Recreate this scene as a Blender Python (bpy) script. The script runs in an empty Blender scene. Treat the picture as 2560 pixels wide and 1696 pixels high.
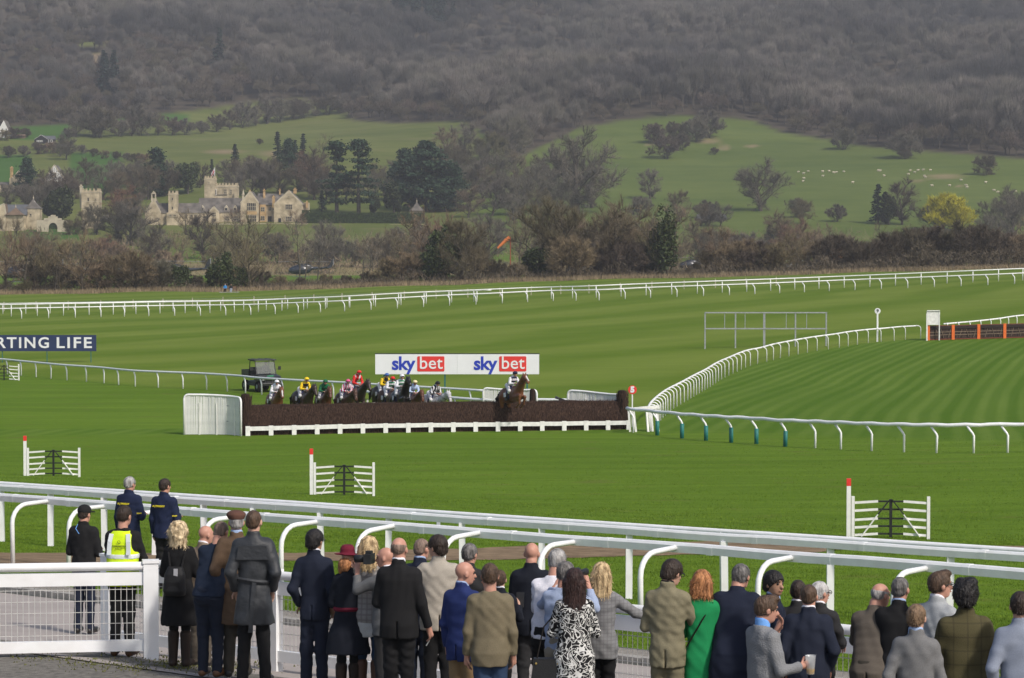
import bpy, math, random
import numpy as np
from mathutils import Vector, Matrix
R = math.radians
scene = bpy.context.scene
col = scene.collection

# ------------------------------------------------------------------ camera, light, exposure
CAMZ, F, CX, CY, HOR = 9.6, 6500.0, 1280.0, 848.0, 586.0      # photograph is 2560 x 1696
PITCH = math.atan((CY - HOR) / F)
cam_d = bpy.data.cameras.new('camera'); cam = bpy.data.objects.new('camera', cam_d); col.objects.link(cam)
cam.location = (0, 0, CAMZ); cam.rotation_euler = (math.pi / 2 - PITCH, 0, 0)
cam_d.sensor_width = 36.0; cam_d.lens = F / 2560 * 36.0
cam_d.clip_start = 0.5; cam_d.clip_end = 12000
scene.camera = cam

SUN_EL, SUN_AZ = 44.0, 138.0      # azimuth clockwise from +Y (view direction): the sun stands to the right and behind
world = bpy.data.worlds.new('World'); scene.world = world; world.use_nodes = True
wn = world.node_tree.nodes; wl = world.node_tree.links
bg = wn['Background']
sky = wn.new('ShaderNodeTexSky'); sky.sky_type = 'NISHITA'; sky.sun_disc = False
sky.sun_elevation = R(SUN_EL); sky.sun_rotation = R(SUN_AZ)
sky.air_density = 1.0; sky.dust_density = 3.0; sky.ozone_density = 1.0
wl.new(sky.outputs[0], bg.inputs[0]); bg.inputs[1].default_value = 0.105
sun_d = bpy.data.lights.new('sun', 'SUN'); sun = bpy.data.objects.new('sun', sun_d); col.objects.link(sun)
sun_d.energy = 2.3; sun_d.angle = R(5.0); sun_d.color = (1.0, 0.94, 0.86)
sdir = Vector((math.sin(R(SUN_AZ)) * math.cos(R(SUN_EL)), math.cos(R(SUN_AZ)) * math.cos(R(SUN_EL)), math.sin(R(SUN_EL))))
sun.rotation_euler = sdir.to_track_quat('Z', 'Y').to_euler()
scene.view_settings.view_transform = 'Standard'
try: scene.view_settings.look = 'None'
except Exception: pass
scene.view_settings.gamma = 1.0; scene.view_settings.exposure = 0.42
scene.view_settings.use_curve_mapping = False
scene.render.engine = 'CYCLES'
scene.cycles.max_bounces = 5; scene.cycles.diffuse_bounces = 2; scene.cycles.glossy_bounces = 2
scene.cycles.transmission_bounces = 4; scene.cycles.transparent_max_bounces = 6; scene.cycles.volume_bounces = 0; scene.cycles.volume_max_steps = 16
scene.cycles.use_denoising = True

# ------------------------------------------------------------------ pixel <-> place
def interp(x, xs, ys): return float(np.interp(x, xs, ys))
AQ = ([-60, 0, 12, 20, 25.4, 26, 27.5, 29, 31, 34, 37.5, 43.6, 51, 62, 75.6, 82, 86, 95, 112, 133, 160],
      [5.4, 5.2, 4.95, 4.85, 4.82, 4.76, 4.60, 4.47, 4.35, 4.12, 3.80, 3.24, 2.64, 2.0, 1.44, 1.0, .7, .4, .2, -.1, -.2])
FY = ([0, 300, 430, 520, 600, 720, 800, 860, 893, 1000, 1100, 1350, 1550, 1750, 2000, 2300, 2700, 3600],
      [0, 0, 0, -.6, -1.2, -1.6, 3.2, 9.5, 13.0, 22.5, 36, 69, 102, 141, 191, 246, 318, 430])
def ground_np(X, Y):
    X = np.asarray(X, float); Y = np.asarray(Y, float)
    q = Y + 0.9 * X
    near = np.interp(q, *AQ) + 0.03 * np.clip(X, -30, 30)
    t = np.clip((Y - 104) / 36, 0, 1); t = t * t * (3 - 2 * t)
    r = np.clip((Y - 165) / 130, 0, 1) * np.clip((720 - Y) / 280, 0, 1)
    xr = np.interp(X / np.maximum(Y, 1) * 295, [-90, -58, -29, 0, 19, 58, 90], [0, .1, .6, 2.0, 2.7, 4.2, 5])
    far = np.interp(Y, *FY) + r * xr
    hill = np.clip((Y - 900) / 500, 0, 1)
    far = far + hill * ((5 + 9 * np.clip((Y - 1350) / 250, 0, 1)) * np.sin(X / 95 + Y / 210) * np.sin(Y / 105 + 1.3 + X / 260) + 4 * np.sin(X / 47 - Y / 120))
    u = X / np.maximum(Y, 1)
    far = far + 9 * np.exp(-((u - .062) / .05) ** 2 - ((Y - 1330) / 130) ** 2)
    roll = 0.10 * np.sin(X / 7.3 + Y / 19) * np.sin(Y / 23 - X / 31) * np.clip((Y - 60) / 40, 0, 1)
    return near * (1 - t) + far * t + roll
def ground(x, y): return float(ground_np(x, y))
def ray(px, py):
    u = (px - CX) / F; v = (CY - py) / F
    c, s = math.cos(PITCH), math.sin(PITCH)
    return Vector((u, c + s * v, -s + c * v))
def pt(px, py, Y):
    d = ray(px, py); return Vector((0, 0, CAMZ)) + d * (Y / d.y)
_ys = np.concatenate([np.arange(12, 140, .25), np.arange(140, 700, 1.0), np.arange(700, 3600, 3.0)])
def gp(px, py, ymin=12):
    """the first point of the ground that shows at photograph pixel (px, py)"""
    d = ray(px, py); ys = _ys[_ys >= ymin]
    f = CAMZ + d.z / d.y * ys - ground_np(d.x / d.y * ys, ys)
    k = np.nonzero(f <= 0)[0]
    if len(k) == 0: Y = float(ys[-1])
    else:
        k = k[0]
        if k == 0: Y = float(ys[0])
        else: Y = float(ys[k-1] + (ys[k] - ys[k-1]) * f[k-1] / (f[k-1] - f[k]))
    x = d.x / d.y * Y
    return Vector((x, Y, ground(x, Y)))
def project(p):
    c, s = math.cos(PITCH), math.sin(PITCH)
    z = p[2] - CAMZ; fw = p[1] * c - z * s; up = p[1] * s + z * c
    return CX + F * p[0] / fw, CY - F * up / fw
def scale_at(Y): return F / Y
def ongp(px, Y):
    x = (px - CX) / F * Y
    return Vector((x, Y, ground(x, Y)))

# ------------------------------------------------------------------ the air: pale haze over the valley
def build_haze():
    lo, hi = (-1900, -90, -4), (1900, 4300, 560)
    V = [(x, y, z) for x in (lo[0], hi[0]) for y in (lo[1], hi[1]) for z in (lo[2], hi[2])]
    me = bpy.data.meshes.new('haze'); me.from_pydata(V, [], [(0, 1, 3, 2), (4, 6, 7, 5), (0, 4, 5, 1), (2, 3, 7, 6), (0, 2, 6, 4), (1, 5, 7, 3)])
    o = bpy.data.objects.new('haze', me); col.objects.link(o); o['kind'] = 'stuff'
    m = bpy.data.materials.new('haze'); m.use_nodes = True; N = m.node_tree.nodes; N.remove(N['Principled BSDF'])
    v = N.new('ShaderNodeVolumePrincipled'); v.inputs['Color'].default_value = (.95, .96, 1.0, 1); v.inputs['Density'].default_value = HAZE; v.inputs['Anisotropy'].default_value = .2
    m.node_tree.links.new(v.outputs[0], N['Material Output'].inputs['Volume']); me.materials.append(m)
HAZE = .00018
build_haze()
# ------------------------------------------------------------------ objects
def tag(o, label=None, cat=None, group=None, kind=None):
    if label: o['label'] = label
    if cat: o['category'] = cat
    if group: o['group'] = group
    if kind: o['kind'] = kind
    return o
def thing(name, label, cat, loc=(0, 0, 0), rz=0.0, group=None, scale=None):
    o = bpy.data.objects.new(name, None); col.objects.link(o)
    o.location = loc; o.rotation_euler = (0, 0, rz); o.empty_display_size = .2
    if scale is not None: o.scale = (scale, scale, scale)
    return tag(o, label, cat, group)
def link(name, me, parent=None, loc=None, mats=None, label=None):
    o = bpy.data.objects.new(name, me); col.objects.link(o)
    if parent is not None: o.parent = parent
    if loc is not None: o.location = loc
    if label: o['label'] = label
    return o
def copy_tree(o, parent=None):
    c = o.copy(); col.objects.link(c)
    if parent is not None: c.parent = parent
    for ch in list(o.children): copy_tree(ch, c)
    return c
def mesh_np(name, V, Fc, material=None, smooth=False, mi=None):
    """V (n,3); Fc list of faces or (m,k) array"""
    me = bpy.data.meshes.new(name)
    V = np.asarray(V, dtype=np.float32)
    if isinstance(Fc, np.ndarray):
        m, k = Fc.shape
        me.vertices.add(len(V)); me.vertices.foreach_set('co', V.ravel())
        me.loops.add(m * k); me.loops.foreach_set('vertex_index', Fc.astype(np.int32).ravel())
        me.polygons.add(m); me.polygons.foreach_set('loop_start', np.arange(0, m * k, k, dtype=np.int32))
        me.polygons.foreach_set('loop_total', np.full(m, k, dtype=np.int32))
        if smooth: me.polygons.foreach_set('use_smooth', np.ones(m, dtype=bool))
        me.update(calc_edges=True)
    else:
        me.from_pydata([tuple(v) for v in V], [], [tuple(f) for f in Fc])
        if smooth:
            for p in me.polygons: p.use_smooth = True
        me.update()
    if material is not None:
        for m_ in (material if isinstance(material, (list, tuple)) else [material]): me.materials.append(m_)
    if mi is not None: me.polygons.foreach_set('material_index', np.asarray(mi, dtype=np.int32))
    return me

class MB:
    """collects boxes, bars, tubes; builds ONE mesh object"""
    def __init__(s): s.v = []; s.f = []; s.m = []; s.cm = 0
    def add(s, V, Fs):
        b = len(s.v); s.v += [tuple(x) for x in V]
        for f in Fs: s.f.append(tuple(i + b for i in f)); s.m.append(s.cm)
        return s
    def box(s, c, d, rz=0, rx=0, ry=0):
        M = Matrix.Translation(c) @ Matrix.Rotation(rz, 4, 'Z') @ Matrix.Rotation(ry, 4, 'Y') @ Matrix.Rotation(rx, 4, 'X')
        h = [x / 2 for x in d]
        V = [M @ Vector((sx * h[0], sy * h[1], sz * h[2])) for sx in (-1, 1) for sy in (-1, 1) for sz in (-1, 1)]
        return s.add(V, [(0, 1, 3, 2), (4, 6, 7, 5), (0, 4, 5, 1), (2, 3, 7, 6), (0, 2, 6, 4), (1, 5, 7, 3)])
    def bar(s, a, b, w, h, up=(0, 0, 1)):
        a = Vector(a); b = Vector(b); t = (b - a).normalized(); u = Vector(up)
        if abs(t.dot(u)) > .98: u = Vector((0, 1, 0))
        x = t.cross(u).normalized(); u = x.cross(t)
        V = [p + x * i * w / 2 + u * j * h / 2 for p in (a, b) for i, j in ((-1, -1), (1, -1), (1, 1), (-1, 1))]
        return s.add(V, [(3, 2, 1, 0), (4, 5, 6, 7), (0, 1, 5, 4), (1, 2, 6, 5), (2, 3, 7, 6), (3, 0, 4, 7)])
    def tube(s, pts, r, n=8, cap=True, flat=1.0):
        pts = [Vector(p) for p in pts]; rs = r if isinstance(r, (list, tuple)) else [r] * len(pts)
        V = []; prev = None
        for i, p in enumerate(pts):
            t = (pts[min(i + 1, len(pts) - 1)] - pts[max(i - 1, 0)]).normalized()
            ref = Vector((0, 0, 1)) if abs(t.z) < .95 else Vector((0, 1, 0))
            if prev is None: x = t.cross(ref).normalized()
            else:
                x = prev - t * prev.dot(t)
                x = x.normalized() if x.length > 1e-6 else t.cross(ref).normalized()
            prev = x; y = x.cross(t)
            for k in range(n):
                a = 2 * math.pi * k / n
                V.append(p + x * math.cos(a) * rs[i] * flat + y * math.sin(a) * rs[i])
        Fs = [(i * n + k, i * n + (k + 1) % n, (i + 1) * n + (k + 1) % n, (i + 1) * n + k) for i in range(len(pts) - 1) for k in range(n)]
        if cap: Fs += [tuple(range(n))[::-1], tuple((len(pts) - 1) * n + k for k in range(n))]
        return s.add(V, Fs)
    def prism(s, poly, a, b):
        """extrude polygon (list of 2D (x,z)) from y=a to y=b"""
        n = len(poly)
        V = [(x, a, z) for x, z in poly] + [(x, b, z) for x, z in poly]
        return s.add(V, [tuple(range(n)), tuple(range(2 * n - 1, n - 1, -1))] + [(i, i + n, (i + 1) % n + n, (i + 1) % n) for i in range(n)])
    def lathe(s, prof, c=(0, 0, 0), n=16, sx=1, sy=1):
        V = [(c[0] + r * math.cos(2 * math.pi * k / n) * sx, c[1] + r * math.sin(2 * math.pi * k / n) * sy, c[2] + z) for r, z in prof for k in range(n)]
        Fs = [(i * n + k, i * n + (k + 1) % n, (i + 1) * n + (k + 1) % n, (i + 1) * n + k) for i in range(len(prof) - 1) for k in range(n)]
        return s.add(V, Fs)
    def ball(s, c, r, n=10, m=7):
        r = r if isinstance(r, (list, tuple)) else (r, r, r)
        V = []
        for i in range(m + 1):
            th = math.pi * i / m
            for k in range(n):
                a = 2 * math.pi * k / n
                V.append((c[0] + r[0] * math.sin(th) * math.cos(a), c[1] + r[1] * math.sin(th) * math.sin(a), c[2] + r[2] * math.cos(th)))
        Fs = [(i * n + k, (i + 1) * n + k, (i + 1) * n + (k + 1) % n, i * n + (k + 1) % n) for i in range(m) for k in range(n)]
        return s.add(V, Fs)
    def mesh(s, name, material, smooth=False):
        me = bpy.data.meshes.new(name); me.from_pydata(s.v, [], s.f)
        ms = material if isinstance(material, (list, tuple)) else [material]
        for m_ in ms: me.materials.append(m_)
        if len(ms) > 1: me.polygons.foreach_set('material_index', s.m)
        if smooth: me.polygons.foreach_set('use_smooth', [True] * len(me.polygons))
        me.validate(); me.update(); return me
    def build(s, name, material, parent=None, smooth=False, loc=None, label=None):
        return link(name, s.mesh(name, material, smooth), parent, loc, label=label)

# ------------------------------------------------------------------ materials
MATS = {}
def mat(name, rgb, rough=.75, var=.12, scale=6.0, bump=0.0, bscale=None, spec=.3, stretch=(1, 1, 1), metal=0.0, rgb2=None, detail=4.0, rand=0.0, rgb3=None, alpha=None, world_co=False):
    if name in MATS: return MATS[name]
    m = bpy.data.materials.new(name); m.use_nodes = True; MATS[name] = m
    nt = m.node_tree; N = nt.nodes; L = nt.links; b = N['Principled BSDF']
    b.inputs['Roughness'].default_value = rough; b.inputs['Specular IOR Level'].default_value = spec; b.inputs['Metallic'].default_value = metal
    tc = N.new('ShaderNodeTexCoord'); mp = N.new('ShaderNodeMapping'); mp.inputs['Scale'].default_value = stretch
    if world_co:
        ge = N.new('ShaderNodeNewGeometry'); L.new(ge.outputs['Position'], mp.inputs[0])
    else: L.new(tc.outputs['Object'], mp.inputs[0])
    no = N.new('ShaderNodeTexNoise'); no.inputs['Scale'].default_value = scale; no.inputs['Detail'].default_value = detail
    L.new(mp.outputs[0], no.inputs['Vector'])
    ra = N.new('ShaderNodeValToRGB'); e = ra.color_ramp.elements
    c1 = [max(0, x * (1 - var)) for x in rgb]; c2 = [min(1, x * (1 + var)) for x in (rgb2 or rgb)]
    e[0].position = .33; e[0].color = (*c1, 1); e[1].position = .67; e[1].color = (*c2, 1)
    L.new(no.outputs[0], ra.inputs[0])
    out = ra.outputs[0]
    if rand > 0:
        oi = N.new('ShaderNodeObjectInfo'); hs = N.new('ShaderNodeHueSaturation')
        mr = N.new('ShaderNodeMapRange'); mr.inputs[3].default_value = 1 - rand; mr.inputs[4].default_value = 1 + rand
        L.new(oi.outputs['Random'], mr.inputs[0]); L.new(mr.outputs[0], hs.inputs['Value'])
        if rgb3:
            wn_ = N.new('ShaderNodeTexWhiteNoise'); wn_.noise_dimensions = '1D'; L.new(oi.outputs['Random'], wn_.inputs['W'])
            mx = N.new('ShaderNodeMix'); mx.data_type = 'RGBA'; L.new(wn_.outputs['Value'], mx.inputs[0]); L.new(out, mx.inputs[6]); mx.inputs[7].default_value = (*rgb3, 1); out = mx.outputs[2]
        L.new(out, hs.inputs['Color']); out = hs.outputs[0]
    L.new(out, b.inputs['Base Color'])
    if bump > 0:
        n2 = N.new('ShaderNodeTexNoise'); n2.inputs['Scale'].default_value = bscale or scale * 3; n2.inputs['Detail'].default_value = 3
        L.new(mp.outputs[0], n2.inputs['Vector'])
        bp = N.new('ShaderNodeBump'); bp.inputs['Strength'].default_value = min(1, bump); bp.inputs['Distance'].default_value = .02
        L.new(n2.outputs[0], bp.inputs['Height']); L.new(bp.outputs[0], b.inputs['Normal'])
    if alpha is not None: b.inputs['Alpha'].default_value = alpha
    return m
def nodes_of(m): return m.node_tree.nodes, m.node_tree.links, m.node_tree.nodes['Principled BSDF']
WHITE = mat('white_plastic', (.80, .80, .795), .42, .05, 3.5, spec=.4, rgb2=(.80, .81, .82), detail=8)
WHITEW = mat('white_painted_wood', (.72, .72, .70), .6, .10, 5, bump=.15, bscale=30)
DIRTYW = mat('weathered_white', (.66, .66, .63), .6, .12, 2.5)
GREYM = mat('galvanised_steel', (.33, .35, .36), .5, .15, 6, metal=.3)
DARKM = mat('black_metal', (.02, .021, .023), .45, .2, 8, spec=.4)
ORANGE = mat('orange_paint', (.75, .16, .035), .55, .1, 6)
RED = mat('red_paint', (.72, .045, .035), .5, .06, 6)
GREENP = mat('green_sleeve', (.02, .16, .145), .5, .1, 6)
BLUEP = mat('sign_post_green', (.03, .13, .12), .5, .1, 6)

# ------------------------------------------------------------------ implicit surfaces for soft bodies
def surface_nets(Fd, org, h):
    S = Fd < 0
    nx, ny, nz = Fd.shape
    c = np.zeros((nx-1, ny-1, nz-1), np.uint8)
    for dx in (0, 1):
        for dy in (0, 1):
            for dz in (0, 1):
                c += S[dx:nx-1+dx, dy:ny-1+dy, dz:nz-1+dz]
    I, J, K = np.nonzero((c > 0) & (c < 8))
    n = len(I); acc = np.zeros((n, 3), np.float32); cnt = np.zeros(n, np.float32)
    cor = {(a, b, d): Fd[I+a, J+b, K+d] for a in (0, 1) for b in (0, 1) for d in (0, 1)}
    for ax in range(3):
        for o1 in (0, 1):
            for o2 in (0, 1):
                p0 = [0, 0, 0]; oth = [x for x in range(3) if x != ax]
                p0[oth[0]] = o1; p0[oth[1]] = o2; p1 = list(p0); p1[ax] = 1
                f0 = cor[tuple(p0)]; f1 = cor[tuple(p1)]
                m = (f0 < 0) != (f1 < 0)
                t = np.where(m, f0 / np.where(m, f0 - f1, 1), 0)
                for k in range(3):
                    acc[:, k] += np.where(m, (t if k == ax else p0[k]), 0)
                cnt += m
    V = acc / cnt[:, None]
    V += np.stack([I, J, K], 1); V = V * h + np.asarray(org, np.float32)
    idx = -np.ones((nx-1, ny-1, nz-1), np.int32); idx[I, J, K] = np.arange(n)
    Q = []
    e = S[:-1, 1:-1, 1:-1] != S[1:, 1:-1, 1:-1]; a, b, d = np.nonzero(e); fl = S[:-1, 1:-1, 1:-1][a, b, d]
    q = np.stack([idx[a, b, d], idx[a, b+1, d], idx[a, b+1, d+1], idx[a, b, d+1]], 1); q[~fl] = q[~fl][:, ::-1]; Q.append(q)
    e = S[1:-1, :-1, 1:-1] != S[1:-1, 1:, 1:-1]; a, b, d = np.nonzero(e); fl = S[1:-1, :-1, 1:-1][a, b, d]
    q = np.stack([idx[a, b, d], idx[a, b, d+1], idx[a+1, b, d+1], idx[a+1, b, d]], 1); q[~fl] = q[~fl][:, ::-1]; Q.append(q)
    e = S[1:-1, 1:-1, :-1] != S[1:-1, 1:-1, 1:]; a, b, d = np.nonzero(e); fl = S[1:-1, 1:-1, :-1][a, b, d]
    q = np.stack([idx[a, b, d], idx[a+1, b, d], idx[a+1, b+1, d], idx[a, b+1, d]], 1); q[~fl] = q[~fl][:, ::-1]; Q.append(q)
    return V, np.concatenate(Q)

def rot_zx(yaw, pitch=0.0, roll=0.0):
    return np.array((Matrix.Rotation(yaw, 3, 'Z') @ Matrix.Rotation(pitch, 3, 'X') @ Matrix.Rotation(roll, 3, 'Y')))
class Vox:
    def __init__(s, lo, hi, h):
        s.h = h; s.lo = np.array(lo, np.float32); n = np.ceil((np.array(hi) - s.lo) / h).astype(int) + 1
        s.ax = [s.lo[i] + h * np.arange(n[i], dtype=np.float32) for i in range(3)]
        s.F = np.full(n, .25, np.float32); s.k = .02; s.R = None; s.piv = None
    def frame(s, Rm=None, piv=None):
        s.R = None if Rm is None else np.asarray(Rm, np.float32); s.piv = None if piv is None else np.asarray(piv, np.float32)
    def _sub(s, lo, hi):
        sl = []
        for i in range(3):
            a = int(np.clip(math.floor((lo[i] - s.lo[i]) / s.h), 0, s.F.shape[i] - 1)); b = int(np.clip(math.ceil((hi[i] - s.lo[i]) / s.h) + 1, a + 1, s.F.shape[i]))
            sl.append(slice(a, b))
        X, Y, Z = np.meshgrid(s.ax[0][sl[0]], s.ax[1][sl[1]], s.ax[2][sl[2]], indexing='ij')
        return tuple(sl), X, Y, Z
    def _w(s, p): return np.asarray(p, np.float32) if s.R is None else s.R @ (np.asarray(p, np.float32) - s.piv) + s.piv
    def _loc(s, X, Y, Z):
        if s.R is None: return X, Y, Z
        P = np.stack([X - s.piv[0], Y - s.piv[1], Z - s.piv[2]], -1) @ s.R
        return P[..., 0] + s.piv[0], P[..., 1] + s.piv[1], P[..., 2] + s.piv[2]
    def _put(s, sl, d, k, sub=False):
        A = s.F[sl]
        if sub:
            d = -d
            if k > 0:
                hh = np.clip(.5 - .5 * (d - A) / k * -1 * -1, 0, 1) if False else np.clip(.5 + .5 * (d - A) / k, 0, 1)
                s.F[sl] = A + (d - A) * hh + k * hh * (1 - hh)
            else: s.F[sl] = np.maximum(A, d)
            return
        if k > 0:
            hh = np.clip(.5 + .5 * (A - d) / k, 0, 1)
            s.F[sl] = A + (d - A) * hh - k * hh * (1 - hh)
        else: s.F[sl] = np.minimum(A, d)
    def cap(s, a, b, ra, rb=None, k=None, sub=False):
        rb = ra if rb is None else rb; k = s.k if k is None else k
        a = s._w(a); b = s._w(b); m = max(ra, rb) + k + 2.5 * s.h
        sl, X, Y, Z = s._sub(np.minimum(a, b) - m, np.maximum(a, b) + m)
        ab = b - a; L2 = float(ab @ ab) + 1e-9
        t = np.clip(((X - a[0]) * ab[0] + (Y - a[1]) * ab[1] + (Z - a[2]) * ab[2]) / L2, 0, 1)
        d = np.sqrt((X - a[0] - ab[0] * t) ** 2 + (Y - a[1] - ab[1] * t) ** 2 + (Z - a[2] - ab[2] * t) ** 2) - (ra + (rb - ra) * t)
        s._put(sl, d, k, sub)
    def chain(s, pts, rs, k=None):
        for i in range(len(pts) - 1): s.cap(pts[i], pts[i+1], rs[i], rs[i+1], k)
    def ell(s, c, r, k=None, sub=False, Rm=None):
        k = s.k if k is None else k; m = max(r) + k + 2.5 * s.h; cw = s._w(c)
        sl, X, Y, Z = s._sub(cw - m, cw + m)
        Rl = s.R if Rm is None else (np.asarray(Rm, np.float32) if s.R is None else s.R @ np.asarray(Rm, np.float32))
        X = X - cw[0]; Y = Y - cw[1]; Z = Z - cw[2]
        if Rl is not None:
            P = np.stack([X, Y, Z], -1) @ Rl; X, Y, Z = P[..., 0], P[..., 1], P[..., 2]
        k0 = np.sqrt((X / r[0]) ** 2 + (Y / r[1]) ** 2 + (Z / r[2]) ** 2) + 1e-6
        k1 = np.sqrt((X / r[0] ** 2) ** 2 + (Y / r[1] ** 2) ** 2 + (Z / r[2] ** 2) ** 2) + 1e-6
        s._put(sl, np.maximum(k0 * (k0 - 1) / k1, -.1), k, sub)
    def loft(s, T, k=None, e=2.3, cut=True):
        """T rows: z, cx, cy, rx, ry  (z ascending)"""
        k = s.k if k is None else k; T = np.array(T, np.float32); m = k + 2.5 * s.h
        lo = (float((T[:, 1] - T[:, 3]).min()) - m, float((T[:, 2] - T[:, 4]).min()) - m, float(T[0, 0]) - m)
        hi = (float((T[:, 1] + T[:, 3]).max()) + m, float((T[:, 2] + T[:, 4]).max()) + m, float(T[-1, 0]) + m)
        sl, X, Y, Z = s._sub(lo, hi); z = Z[0, 0, :]
        g = [np.interp(z, T[:, 0], T[:, i]).astype(np.float32) for i in range(1, 5)]
        d = (((np.abs(X - g[0]) / g[2]) ** e + (np.abs(Y - g[1]) / g[3]) ** e) ** (1 / e) - 1) * np.minimum(g[2], g[3])
        d = np.maximum(d, np.maximum(Z - T[-1, 0], T[0, 0] - Z))
        s._put(sl, d, k)
    def wrinkle(s, amp, seed, wl=(.07, .2), n=5, stretch=(1, 1, 1)):
        rng = np.random.RandomState(seed); X, Y, Z = np.meshgrid(*s.ax, indexing='ij')
        m = np.abs(s.F) < .04; X, Y, Z = X[m], Y[m], Z[m]; d = np.zeros_like(X)
        for i in range(n):
            w = rng.normal(size=3); w /= np.linalg.norm(w); w *= np.array(stretch); f = 2 * math.pi / rng.uniform(*wl)
            d += np.sin(f * (w[0] * X + w[1] * Y + w[2] * Z) + rng.uniform(0, 6.28) + 1.5 * np.sin(9 * X + 7 * Z + rng.uniform(0, 6.28)))
        s.F[m] += amp * d / math.sqrt(n)
    def mesh(s, name, material, extra=None):
        F = s.F.copy(); F[0], F[-1] = .1, .1; F[:, 0], F[:, -1] = .1, .1; F[:, :, 0], F[:, :, -1] = .1, .1
        V, Q = surface_nets(F, s.lo, s.h)
        if extra is not None and len(extra.v):
            eV = np.array(extra.v, np.float32); ef = [list(f) for f in extra.f]
            eq = np.array([f if len(f) == 4 else (f + [f[-1]] * (4 - len(f)))[:4] for f in ef if len(f) in (4,)], np.int32)
            Q = np.concatenate([Q, eq + len(V)]); V = np.concatenate([V, eV])
        return mesh_np(name, V, Q, material, smooth=True)
# ------------------------------------------------------------------ turf material
def turf_material():
    m = bpy.data.materials.new('turf'); m.use_nodes = True
    N, L, b = nodes_of(m); b.inputs['Roughness'].default_value = .9; b.inputs['Specular IOR Level'].default_value = .05
    def node(t, **kw):
        n = N.new(t)
        for k, v in kw.items(): setattr(n, k, v)
        return n
    geo = node('ShaderNodeNewGeometry')
    def mapping(sc, rot=(0, 0, 0)):
        mp = node('ShaderNodeMapping'); mp.inputs['Scale'].default_value = sc; mp.inputs['Rotation'].default_value = rot
        L.new(geo.outputs['Position'], mp.inputs[0]); return mp.outputs[0]
    def noise(vec, sc, det=4, dist=0.0):
        n = node('ShaderNodeTexNoise'); n.inputs['Scale'].default_value = sc; n.inputs['Detail'].default_value = det; n.inputs['Distortion'].default_value = dist
        L.new(vec, n.inputs['Vector']); return n.outputs[0]
    def rng(v, a, b_, c=0.0, d=1.0):
        n = node('ShaderNodeMapRange'); n.inputs[1].default_value = a; n.inputs[2].default_value = b_; n.inputs[3].default_value = c; n.inputs[4].default_value = d
        L.new(v, n.inputs[0]); return n.outputs[0]
    def mth(op, a, b_=None):
        n = node('ShaderNodeMath', operation=op)
        for i, x in enumerate((a, b_)):
            if x is None: continue
            if isinstance(x, (int, float)): n.inputs[i].default_value = x
            else: L.new(x, n.inputs[i])
        return n.outputs[0]
    def mix(f, a, b_):
        n = node('ShaderNodeMix', data_type='RGBA')
        if isinstance(f, (int, float)): n.inputs[0].default_value = f
        else: L.new(f, n.inputs[0])
        for i, x in ((6, a), (7, b_)):
            if isinstance(x, tuple): n.inputs[i].default_value = (*x, 1)
            else: L.new(x, n.inputs[i])
        return n.outputs[2]
    P = mapping((1, 1, 1))
    zone = node('ShaderNodeAttribute', attribute_name='zone'); sz = node('ShaderNodeSeparateColor'); L.new(zone.outputs['Color'], sz.inputs[0])
    tone = node('ShaderNodeAttribute', attribute_name='tone'); st = node('ShaderNodeSeparateColor'); L.new(tone.outputs['Color'], st.inputs[0])
    # base: blotchy mown grass, streaked along the mowing
    big = noise(mapping((.03, .05, .05)), 1.0, 3); mid = noise(mapping((.16, .55, .5)), 1.0, 4); fine = noise(mapping((1.6, 3.4, 2)), 1.6, 5); vfine = noise(P, 19, 3)
    s = mth('ADD', mth('MULTIPLY', big, .28), mth('MULTIPLY', mid, .30)); s = mth('ADD', s, mth('MULTIPLY', fine, .26)); s = mth('ADD', s, mth('MULTIPLY', vfine, .16))
    v = rng(s, .34, .66)
    c = mix(v, GRASS_DARK, GRASS_LIGHT)
    stk = rng(noise(mapping((.05, .9, .5), (0, 0, .12)), 1.0, 4, .6), .40, .66)
    c = mix(mth('MULTIPLY', stk, .5), c, (.060, .112, .007))
    spot = rng(noise(mapping((.45, .8, .5)), 1.0, 7), .60, .70, 0, .5)
    c = mix(spot, c, (.120, .128, .032))
    # far course: broad diagonal mowing bands
    sep = node('ShaderNodeSeparateXYZ'); L.new(geo.outputs['Position'], sep.inputs[0])
    cc = mth('SUBTRACT', mth('MULTIPLY', sep.outputs[0], .77), mth('MULTIPLY', sep.outputs[1], .63))
    wob = noise(mapping((.012, .02, 0)), 1.0, 2)
    ph = mth('ADD', mth('MULTIPLY', cc, 2 * math.pi / 19.0), mth('MULTIPLY', wob, 11.0))
    band = rng(mth('SINE', ph), -.55, .55)
    ph2 = mth('ADD', mth('MULTIPLY', cc, 2 * math.pi / 6.1), mth('MULTIPLY', wob, 12.0))
    band = mth('ADD', mth('MULTIPLY', band, .78), mth('MULTIPLY', rng(mth('SINE', ph2), -1, 1), .22))
    fars = mix(band, GRASS_FAR_D, GRASS_FAR_L)
    fars = mix(rng(noise(mapping((.05, .12, 0)), 1.0, 4), .35, .75, 0, .5), fars, GRASS_FAR_D2)
    c = mix(sz.outputs[0], c, mix(.36, fars, c))
    # inside the bend: concentric mowing stripes
    ty = mth('SUBTRACT', sep.outputs[1], 115.0); rad = mth('SUBTRACT', mth('SUBTRACT', sep.outputs[0], mth('MULTIPLY', ty, .2018)), mth('MULTIPLY', mth('MULTIPLY', ty, ty), .0011))
    rad = mth('DIVIDE', rad, mth('SUBTRACT', 1.0, mth('MULTIPLY', ty, .003)))
    wob2 = noise(mapping((.07, .05, 0)), 1.0, 3)
    ph3 = mth('ADD', mth('MULTIPLY', rad, 2 * math.pi / 1.25), mth('MULTIPLY', wob2, 5.0))
    ring = rng(mth('SINE', ph3), -.5, .75)
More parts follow.
